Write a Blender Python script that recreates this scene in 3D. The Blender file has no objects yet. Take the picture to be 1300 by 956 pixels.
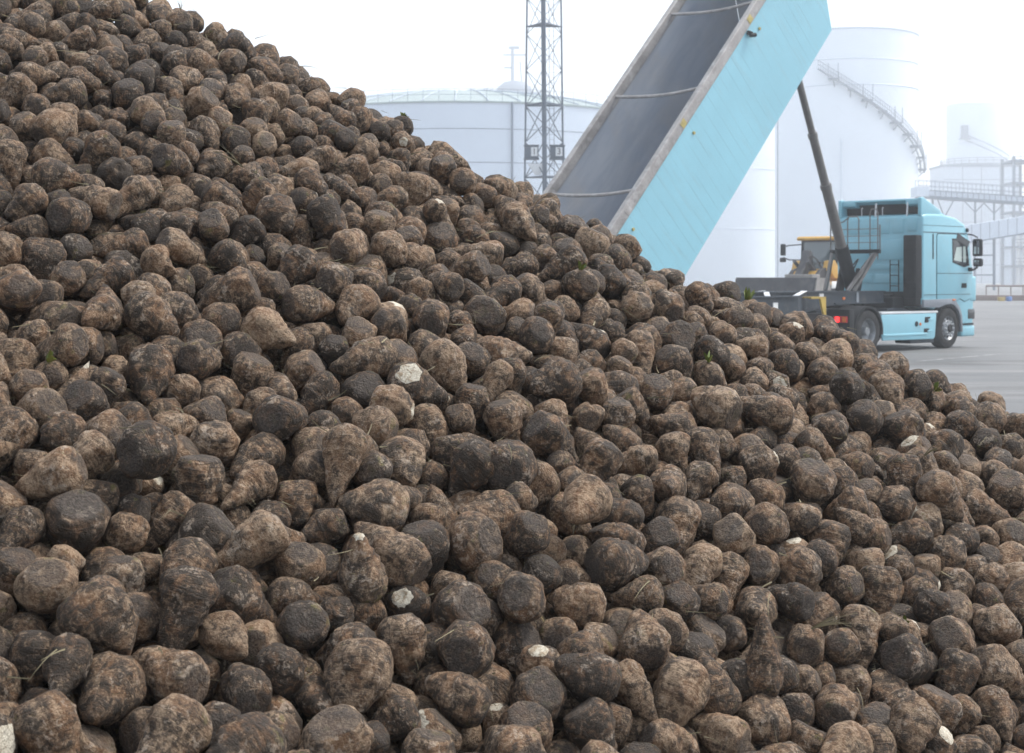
# Heap of sugar beets in a factory yard, a tipper emptying behind it, hazy silos beyond
SKY_SAT, SKY_MIX, SKY_WHITE, SKY_STR = .45, .35, (7.5, 8.2, 9.2, 1), .10
SUN_STR, SUN_ANG, SUN_E, SUN_A = 1.5, 12, 56, 70
HAZE, HAZE_TOP, HAZE_COL, HAZE_G, VB, EXPO = .0016, 100, (.92, .96, 1.0, 1), .4, 4, 1.3
SPECIAL_LABELS = {48: 'very dark round beet facing its cut crown outward, middle of the slope at centre',
    23: 'long pale tapering beet hanging tip down, lower middle of the slope left of centre',
    26: 'beet with a white broken tip pointing up, low on slope left of centre',
    35: 'pale lumpy round beet, root end outward, low on slope right of centre',
    18: 'brown beet with flat cut disc outward, near the bottom of the slope below centre',
    33: 'brown pear-shaped beet standing with its tip straight up near the bottom right',
    15: 'very dark beet with its flat cut top turned right, left side middle of slope'}
import bpy, bmesh, math, random
import numpy as np
from mathutils import Vector, Matrix, noise as mnoise
R = math.radians
scene = bpy.context.scene
C = scene.collection
random.seed(11)
CAMH, F, CX, HY = 1.77, 2000.0, 650.0, 352.0      # eye height; focal length, principal column and horizon row in photograph pixels

def W(px, py, Y):
    """point of the world seen at photograph pixel (px, py) at depth Y"""
    return Vector(((px - CX) / F * Y, Y, CAMH + (HY - py) / F * Y))

# ------------------------------------------------------------------ object helpers
def link(o, parent=None):
    C.objects.link(o)
    if parent is not None: o.parent = parent
    return o
def tag(o, label=None, cat=None, group=None, kind=None):
    if label: o['label'] = label
    if cat: o['category'] = cat
    if group: o['group'] = group
    if kind: o['kind'] = kind
    return o
def thing(name, label, cat, loc=(0, 0, 0), rz=0.0, group=None):
    o = bpy.data.objects.new(name, None); link(o)
    o.location = loc; o.rotation_euler = (0, 0, rz); o.empty_display_size = .3
    return tag(o, label, cat, group)

class MB:
    """collects simple solids and links them as ONE mesh object"""
    def __init__(s): s.bm = bmesh.new()
    def _merge(s, b, M=None):
        if M is not None: b.transform(M)
        me = bpy.data.meshes.new('t'); b.to_mesh(me); b.free(); s.bm.from_mesh(me); bpy.data.meshes.remove(me)
        return s
    def box(s, x0, x1, y0, y1, z0, z1, bev=0.0, seg=2, M=None):
        b = bmesh.new(); bmesh.ops.create_cube(b, size=1)
        for v in b.verts:
            v.co = Vector(((x0 + x1) / 2 + v.co.x * (x1 - x0), (y0 + y1) / 2 + v.co.y * (y1 - y0), (z0 + z1) / 2 + v.co.z * (z1 - z0)))
        if bev: bmesh.ops.bevel(b, geom=list(b.edges), offset=bev, segments=seg, affect='EDGES', profile=.6)
        return s._merge(b, M)
    def tube(s, p, q, r, r2=None, n=12, caps=True):
        p, q = Vector(p), Vector(q); d = q - p
        b = bmesh.new(); bmesh.ops.create_cone(b, segments=n, radius1=r, radius2=r if r2 is None else r2, depth=d.length, cap_ends=caps)
        return s._merge(b, Matrix.Translation((p + q) / 2) @ d.to_track_quat('Z', 'Y').to_matrix().to_4x4())
    def path(s, pts, r, n=8):
        pts = [Vector(p) for p in pts]
        rings = []
        for i, p in enumerate(pts):
            d = (pts[min(i + 1, len(pts) - 1)] - pts[max(i - 1, 0)]).normalized()
            q = d.to_track_quat('Z', 'Y')
            rr = r[i] if isinstance(r, (list, tuple)) else r
            rings.append([s.bm.verts.new(p + q @ Vector((rr * math.cos(2 * math.pi * k / n), rr * math.sin(2 * math.pi * k / n), 0))) for k in range(n)])
        for a, b in zip(rings, rings[1:]):
            for k in range(n): s.bm.faces.new((a[k], a[(k + 1) % n], b[(k + 1) % n], b[k]))
        s.bm.faces.new(list(reversed(rings[0]))); s.bm.faces.new(rings[-1])
        return s
    def bar(s, p, q, w, h, up=(0, 0, 1)):
        """square bar from p to q, w across, h along up"""
        p, q = Vector(p), Vector(q); d = (q - p); L = d.length; d.normalize()
        u = Vector(up); sx = d.cross(u)
        if sx.length < 1e-4: sx = d.cross(Vector((1, 0, 0)))
        sx.normalize(); u = sx.cross(d).normalized()
        M = Matrix(((d.x, sx.x, u.x, (p.x + q.x) / 2), (d.y, sx.y, u.y, (p.y + q.y) / 2), (d.z, sx.z, u.z, (p.z + q.z) / 2), (0, 0, 0, 1)))
        return s.box(-L / 2, L / 2, -w / 2, w / 2, -h / 2, h / 2, M=M)
    def prism(s, poly, y0, y1, bev=0.0, seg=3, M=None):
        """polygon in (x, z) pushed from y0 to y1"""
        b = bmesh.new()
        a = [b.verts.new((x, y0, z)) for x, z in poly]; c = [b.verts.new((x, y1, z)) for x, z in poly]
        n = len(poly)
        b.faces.new(a); b.faces.new(list(reversed(c)))
        for i in range(n): b.faces.new((a[(i + 1) % n], a[i], c[i], c[(i + 1) % n]))
        bmesh.ops.recalc_face_normals(b, faces=list(b.faces))
        if bev: bmesh.ops.bevel(b, geom=list(b.edges), offset=bev, segments=seg, affect='EDGES', profile=.6)
        return s._merge(b, M)
    def lathe(s, prof, M=None, n=32, closed=False, a0=0.0, a1=2 * math.pi):
        """profile of (r, z) turned about z"""
        b = bmesh.new(); full = abs(a1 - a0 - 2 * math.pi) < 1e-6
        m = n if full else n + 1
        rings = []
        for k in range(m):
            a = a0 + (a1 - a0) * k / n
            rings.append([b.verts.new((r * math.cos(a), r * math.sin(a), z)) for r, z in prof])
        P = len(prof)
        for k in range(n):
            A, B = rings[k], rings[(k + 1) % m]
            for i in range(P if closed else P - 1):
                f = (A[i], B[i], B[(i + 1) % P], A[(i + 1) % P])
                try: b.faces.new(f)
                except ValueError: pass
        if closed and not full:
            b.faces.new(rings[0]); b.faces.new(list(reversed(rings[-1])))
        bmesh.ops.remove_doubles(b, verts=list(b.verts), dist=1e-6)
        bmesh.ops.recalc_face_normals(b, faces=list(b.faces))
        return s._merge(b, M)
    def disc(s, c, r, nrm, n=24):
        b = bmesh.new(); bmesh.ops.create_circle(b, cap_ends=True, radius=r, segments=n)
        return s._merge(b, Matrix.Translation(Vector(c)) @ Vector(nrm).to_track_quat('Z', 'Y').to_matrix().to_4x4())
    def build(s, name, mat, parent=None, smooth=40):
        me = bpy.data.meshes.new(name); s.bm.to_mesh(me); s.bm.free()
        me.materials.append(mat)
        if smooth:
            me.polygons.foreach_set('use_smooth', [True] * len(me.polygons))
            try: me.set_sharp_from_angle(angle=R(smooth))
            except Exception: pass
        o = bpy.data.objects.new(name, me)
        return link(o, parent)

# ------------------------------------------------------------------ materials
class NT:
    def __init__(s, name):
        s.m = bpy.data.materials.new(name); s.m.use_nodes = True
        s.t = s.m.node_tree; s.b = s.t.nodes['Principled BSDF']; s.out = s.t.nodes['Material Output']
    def n(s, typ, **kw):
        nd = s.t.nodes.new(typ)
        for k, v in kw.items():
            if k[0] == 'i' and k[1:].isdigit(): s.put(nd.inputs[int(k[1:])], v)
            else: setattr(nd, k, v)
        return nd
    def put(s, sock, v):
        if isinstance(v, bpy.types.NodeSocket): s.t.links.new(v, sock)
        elif isinstance(v, bpy.types.Node): s.t.links.new(v.outputs[0], sock)
        else:
            if isinstance(v, (tuple, list)) and len(v) == 3 and sock.type == 'RGBA': v = (*v, 1)
            sock.default_value = v
    def math(s, op, a, b=0.0, c=None, clamp=False):
        nd = s.t.nodes.new('ShaderNodeMath'); nd.operation = op; nd.use_clamp = clamp
        s.put(nd.inputs[0], a); s.put(nd.inputs[1], b)
        if c is not None: s.put(nd.inputs[2], c)
        return nd.outputs[0]
    def mix(s, f, a, b, blend='MIX'):
        nd = s.t.nodes.new('ShaderNodeMix'); nd.data_type = 'RGBA'; nd.blend_type = blend
        s.put(nd.inputs[0], f); s.put(nd.inputs[6], a); s.put(nd.inputs[7], b)
        return nd.outputs[2]
    def noise(s, vec, scale, detail=4, rough=.55, dist=0.0):
        nd = s.t.nodes.new('ShaderNodeTexNoise')
        s.put(nd.inputs['Vector'], vec); nd.inputs['Scale'].default_value = scale; nd.inputs['Detail'].default_value = detail
        nd.inputs['Roughness'].default_value = rough; nd.inputs['Distortion'].default_value = dist
        return nd.outputs[0]
    def step(s, v, a, b):
        nd = s.t.nodes.new('ShaderNodeMapRange'); nd.interpolation_type = 'SMOOTHSTEP'
        s.put(nd.inputs[0], v); nd.inputs[1].default_value = a; nd.inputs[2].default_value = b
        return nd.outputs[0]
    def coord(s, which='Object'): return s.t.nodes.new('ShaderNodeTexCoord').outputs[which]
    def scale(s, v, k):
        nd = s.t.nodes.new('ShaderNodeVectorMath'); nd.operation = 'MULTIPLY'; s.put(nd.inputs[0], v); nd.inputs[1].default_value = k
        return nd.outputs[0]
    def set(s, **kw):
        names = dict(col='Base Color', rough='Roughness', metal='Metallic', spec='Specular IOR Level', normal='Normal', coat='Coat Weight',
                     emit='Emission Strength', emitc='Emission Color', alpha='Alpha')
        for k, v in kw.items(): s.put(s.b.inputs[names[k]], v)
        return s.m
    def bump(s, h, strength=.3, dist=.01, normal=None):
        nd = s.t.nodes.new('ShaderNodeBump'); nd.inputs['Strength'].default_value = strength; nd.inputs['Distance'].default_value = dist
        s.put(nd.inputs['Height'], h)
        if normal is not None: s.put(nd.inputs['Normal'], normal)
        return nd.outputs[0]

def plain(name, col, rough=.6, metal=0.0, spec=.4, var=.25, scale=2.0, dirt=None, dirt_amt=.35, bump=0.0, coat=0.0):
    """painted or worn surface: a colour with blotches of wear and, where asked, dirt"""
    k = NT(name); co = k.coord()
    n1 = k.noise(co, scale, 5, .6); n2 = k.noise(co, scale * 9, 3, .6)
    f = k.math('MULTIPLY', k.math('ADD', n1, k.math('MULTIPLY', n2, .5)), .67)
    lo = tuple(c * (1 - var) for c in col); hi = tuple(min(1, c * (1 + var)) for c in col)
    c = k.mix(k.step(f, .3, .7), lo, hi)
    if dirt:
        c = k.mix(k.math('MULTIPLY', k.step(k.noise(co, scale * 2.3, 6, .7), .48, .72), dirt_amt), c, dirt)
    if bump: k.set(normal=k.bump(n2, bump, .01))
    return k.set(col=c, rough=k.math('ADD', k.math('MULTIPLY', n2, .2), rough - .1), metal=metal, spec=spec, coat=coat)

CY = (.215, .47, .565)            # the fleet's pale turquoise
M = {}
M['cyan'] = plain('turquoise_paint', CY, .32, var=.05, scale=.8, dirt=(.25, .36, .38), dirt_amt=.22, coat=.3)
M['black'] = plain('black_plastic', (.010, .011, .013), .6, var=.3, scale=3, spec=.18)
M['rubber'] = plain('tyre_rubber', (.028, .028, .029), .85, var=.3, scale=4, dirt=(.09, .085, .08), dirt_amt=.4, spec=.12)
M['steel_dark'] = plain('dark_painted_steel', (.032, .043, .056), .5, spec=.25, var=.25, scale=2, dirt=(.12, .11, .1), dirt_amt=.4)
M['rim'] = plain('wheel_rim_steel', (.22, .235, .25), .42, metal=.4, var=.25, scale=5, dirt=(.08, .075, .07), dirt_amt=.6)
M['rail'] = plain('scuffed_steel_rail', (.29, .275, .265), .5, metal=.3, var=.3, scale=2.2, dirt=(.46, .45, .45), dirt_amt=.7, bump=.2)
M['ram'] = plain('grey_ram_steel', (.15, .145, .14), .4, metal=.4, var=.2, scale=3)
M['trim'] = plain('grey_plastic_trim', (.20, .22, .25), .6, var=.1, scale=2)
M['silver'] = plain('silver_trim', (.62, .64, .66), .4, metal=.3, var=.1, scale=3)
M['yellow'] = plain('yellow_paint', (.46, .32, .06), .5, var=.15, scale=4, dirt=(.2, .15, .08))
M['orange'] = plain('loader_yellow_paint', (.55, .31, .05), .45, var=.12, scale=3, dirt=(.2, .15, .08))
M['dull_yellow'] = plain('worn_yellow_marking', (.42, .34, .10), .6, var=.3, scale=14, dirt=(.22, .21, .2), dirt_amt=.9)
M['white'] = plain('white_board', (.78, .78, .76), .55, var=.06, scale=2)
M['amber'] = plain('amber_lens', (.65, .16, .02), .25, var=.1)
M['bucket'] = plain('worn_bucket_steel', (.045, .045, .05), .6, metal=.2, var=.35, scale=1.5, dirt=(.15, .13, .12), dirt_amt=.4)
M['bucket_edge'] = plain('scraped_bucket_steel', (.24, .225, .21), .55, metal=.2, var=.25, scale=2)
M['mast'] = plain('galvanised_mast_steel', (.055, .078, .112), .55, metal=.1, var=.15, scale=.5)
M['tank'] = plain('tank_paint', (.70, .76, .83), .55, var=.04, scale=.15)
M['tank_grey'] = plain('tank_grey_paint', (.56, .63, .72), .55, var=.05, scale=.15)
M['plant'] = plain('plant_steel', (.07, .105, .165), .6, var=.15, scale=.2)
M['roof'] = plain('greenish_roof_sheet', (.24, .30, .295), .5, var=.1, scale=.3)
M['clad'] = plain('pale_cladding', (.42, .48, .56), .6, var=.06, scale=.1)
M['brownsteel'] = plain('rusty_steel', (.17, .12, .10), .7, var=.2, scale=1)
k = NT('window_glass'); M['glass'] = k.set(col=(.05, .085, .10), rough=.04, spec=1.0, metal=.0, coat=1.0)
k = NT('dark_glass'); M['darkglass'] = k.set(col=(.015, .02, .025), rough=.05, spec=.8)
k = NT('sky_bright_glass'); M['paleglass'] = k.set(col=(.42, .50, .47), rough=.1, spec=.7)  # pale colour stands for sky brightness showing through the cab
k = NT('mirror_glass'); M['mirror'] = k.set(col=(.5, .55, .6), rough=.05, metal=1.0)
k = NT('red_lamp'); M['red'] = k.set(col=(.5, .012, .01), rough=.2)
k = NT('lit_red_lamp'); M['redlit'] = k.set(col=(.6, .02, .02), rough=.2, emit=1.2, emitc=(1, .03, .03))
# inside of the tipper: streaky worn blue-grey steel
k = NT('worn_tipper_floor'); co = k.coord()
st = k.noise(k.scale(co, (.5, 2.2, 2.2)), 1.1, 6, .65, .5)
c = k.mix(k.step(st, .3, .72), (.27, .31, .375), (.37, .40, .445))
c = k.mix(k.math('MULTIPLY', k.step(k.noise(co, .55, 5, .65), .45, .7), .55), c, (.38, .36, .34))
c = k.mix(k.math('MULTIPLY', k.step(k.noise(co, 2.6, 4, .6), .70, .75), .6), c, (.42, .41, .40))
M['tipper_in'] = k.set(col=c, rough=.45, metal=.25, normal=k.bump(st, .15, .01))
# outside of the tipper: planked aluminium, a groove every 0.25 m
k = NT('tipper_side_paint'); co = k.coord()
sep = k.n('ShaderNodeSeparateXYZ', i0=co); fr = k.math('FRACT', k.math('MULTIPLY', sep.outputs[0], 3.4))
gr = k.math('LESS_THAN', fr, .045)
c = k.mix(k.step(k.noise(co, .5, 4, .6), .3, .7), tuple(x * .95 for x in CY), tuple(x * 1.05 for x in CY))
c = k.mix(k.math('MULTIPLY', k.step(k.noise(k.scale(co, (6, 1, .6)), 1.1, 5, .7), .50, .78), .34), c, (.22, .31, .33))
c = k.mix(k.math('MULTIPLY', gr, k.math('MULTIPLY', k.step(k.noise(co, 1.4, 3, .6), .3, .7), .45)), c, (.06, .16, .2))
M['tipper_side'] = k.set(col=c, rough=.38, coat=.15, normal=k.bump(k.math('SUBTRACT', 1.0, gr), .25, .006))
# yard
k = NT('asphalt'); co = k.coord()
big = k.noise(co, .09, 5, .6); mid = k.noise(k.scale(co, (.22, 1.9, 1)), .45, 6, .7, .6); fine = k.noise(co, 28, 3, .7)
c = k.mix(k.step(big, .3, .7), (.085, .087, .090), (.165, .165, .165))
c = k.mix(k.math('MULTIPLY', k.step(mid, .45, .68), .7), c, (.26, .255, .25))
c = k.mix(k.math('MULTIPLY', k.step(k.noise(k.scale(co, (.5, 1.5, 1)), .55, 6, .7, .5), .50, .66), .75), c, (.052, .050, .048))
c = k.mix(k.math('MULTIPLY', k.step(fine, .35, .75), .35), c, (.05, .05, .05))
M['asphalt'] = k.set(col=c, rough=k.math('ADD', .45, k.math('MULTIPLY', mid, .4)), spec=.4, normal=k.bump(fine, .25, .01))
k = NT('worn_line_paint'); co = k.coord()
c = k.mix(k.step(k.noise(co, 3, 5, .7), .42, .6), (.15, .15, .15), (.40, .40, .39))
M['line'] = k.set(col=c, rough=.7)
k = NT('dark_filler'); co = k.coord()  # dark colour of the added heap core, standing for shade between beets
M['dark_filler'] = k.set(col=k.mix(k.step(k.noise(co, 14, 6, .7), .35, .7), (.018, .014, .011), (.06, .047, .037)), rough=.95, spec=.1,
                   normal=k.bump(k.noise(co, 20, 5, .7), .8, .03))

# sugar beet skin: caked dirt over ochre skin, wrinkles round the root, darker crown cut, odd green or white spot
k = NT('beet_skin')
def att(name, typ):
    nd = k.t.nodes.new('ShaderNodeAttribute'); nd.attribute_name = name; nd.attribute_type = typ; return nd
lco = att('lco', 'GEOMETRY').outputs['Vector']
seed = k.math('ADD', att('seed', 'GEOMETRY').outputs['Fac'], att('seed', 'OBJECT').outputs['Fac'])
tone = k.math('ADD', att('tone', 'GEOMETRY').outputs['Fac'], att('tone', 'OBJECT').outputs['Fac'])
scar = att('scar', 'GEOMETRY').outputs['Fac']
offs = k.n('ShaderNodeCombineXYZ', i0=k.math('MULTIPLY', seed, 91.0), i1=k.math('MULTIPLY', seed, 57.0), i2=k.math('MULTIPLY', seed, 33.0))
ks = k.math('ADD', .72, k.math('MULTIPLY', k.math('FRACT', k.math('MULTIPLY', seed, 3.77)), .75))
kv = k.n('ShaderNodeCombineXYZ', i0=ks, i1=ks, i2=ks)
sc3 = k.n('ShaderNodeVectorMath', operation='MULTIPLY', i0=lco, i1=kv.outputs[0])
va = k.n('ShaderNodeVectorMath', operation='ADD', i0=sc3.outputs[0], i1=offs.outputs[0]); co = va.outputs[0]
z = k.n('ShaderNodeSeparateXYZ', i0=lco).outputs[2]
big = k.noise(co, 1.7, 3, .6, .4); mid = k.noise(co, 5.5, 6, .68, .5); fine = k.noise(co, 21, 5, .7)
ring = k.noise(k.scale(co, (1.6, 1.6, 11.0)), 1.5, 5, .65, .7)
streak = k.noise(k.scale(co, (9, 9, 1.2)), 1.2, 4, .6, .6)
f1 = k.math('ADD', k.math('MULTIPLY', mid, .55), k.math('ADD', k.math('MULTIPLY', ring, .25), k.math('MULTIPLY', big, .25)))
f1 = k.math('ADD', f1, k.math('MULTIPLY', k.math('SUBTRACT', tone, .5), .15))
SOIL, SKIN, TAN, RUST = (.039, .0275, .0185), (.176, .114, .071), (.44, .322, .212), (.19, .099, .047)
hal = k.math('SUBTRACT', tone, .5)
skin = k.mix(k.step(big, .40, .66), SKIN, RUST)
c = k.mix(k.step(f1, .44, .61), SOIL, skin)
pale = k.math('ADD', k.math('MULTIPLY', fine, .38), k.math('ADD', k.math('MULTIPLY', mid, .51), k.math('MULTIPLY', streak, .16)))
pale = k.math('ADD', pale, k.math('MULTIPLY', hal, .12))
c = k.mix(k.math('MULTIPLY', k.step(pale, .515, .635), .62), c, TAN)
c = k.mix(k.math('MULTIPLY', k.step(k.math('MULTIPLY', k.noise(co, 11, 4, .65), k.noise(co, 2.1, 2, .5)), .31, .40), .6), c, (.45, .37, .29))
c = k.mix(k.math('MULTIPLY', k.step(k.noise(co, 15, 5, .72), .57, .70), .42), c, (.026, .0165, .014))
c = k.mix(k.math('MULTIPLY', k.step(k.noise(co, 2.6, 4, .62, .8), .59, .69), .6), c, (.037, .028, .021))
grn = k.math('MULTIPLY', k.step(k.noise(co, 3.1, 4, .65), .60, .70), k.step(z, .5, .1))
c = k.mix(k.math('MULTIPLY', grn, .55), c, (.15, .135, .035))
xy = k.n('ShaderNodeVectorMath', operation='MULTIPLY', i0=lco); xy.inputs[1].default_value = (1, 1, 0)
rad = k.n('ShaderNodeVectorMath', operation='LENGTH', i0=xy.outputs[0]).outputs['Value']
rg = k.math('MULTIPLY', k.math('SINE', k.math('ADD', k.math('MULTIPLY', rad, 62.0), k.math('MULTIPLY', mid, 12.0))), .08)
crown = k.math('MULTIPLY', k.step(z, .030, .0), k.step(k.math('ADD', mid, k.math('MULTIPLY', fine, .4)), .42, .62))
c = k.mix(k.math('MULTIPLY', crown, .72), c, k.mix(k.step(k.math('ADD', fine, rg), .35, .7), (.040, .032, .027), (.098, .078, .063)))
h7 = k.math('FRACT', k.math('MULTIPLY', seed, 7.31))
isw = k.math('LESS_THAN', h7, .17)
flesh = k.mix(k.step(mid, .36, .56), (.34, .26, .17), (.66, .61, .50))
c = k.mix(k.math('MULTIPLY', k.step(k.math('ADD', k.math('MULTIPLY', scar, .8), k.math('MULTIPLY', k.math('SUBTRACT', mid, .5), .45)), .40, .48), isw), c, flesh)
hgt = k.math('ADD', k.math('MULTIPLY', ring, .8), k.math('ADD', k.math('MULTIPLY', mid, 1.1), k.math('ADD', k.math('MULTIPLY', fine, .7), k.math('MULTIPLY', streak, .4))))
M['beet'] = k.set(col=c, rough=k.math('ADD', .46, k.math('MULTIPLY', mid, .4)), spec=.38, normal=k.bump(hgt, .9, .016))
k = NT('beet_leaf'); co = k.coord()
M['leaf'] = k.set(col=k.mix(k.step(k.noise(co, 9, 3), .35, .65), (.06, .105, .018), (.22, .22, .045)), rough=.6)
k = NT('dry_stalk'); co = k.coord()
M['straw'] = k.set(col=k.mix(k.step(k.noise(co, 9, 3), .35, .65), (.10, .085, .045), (.26, .22, .13)), rough=.8)

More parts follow.
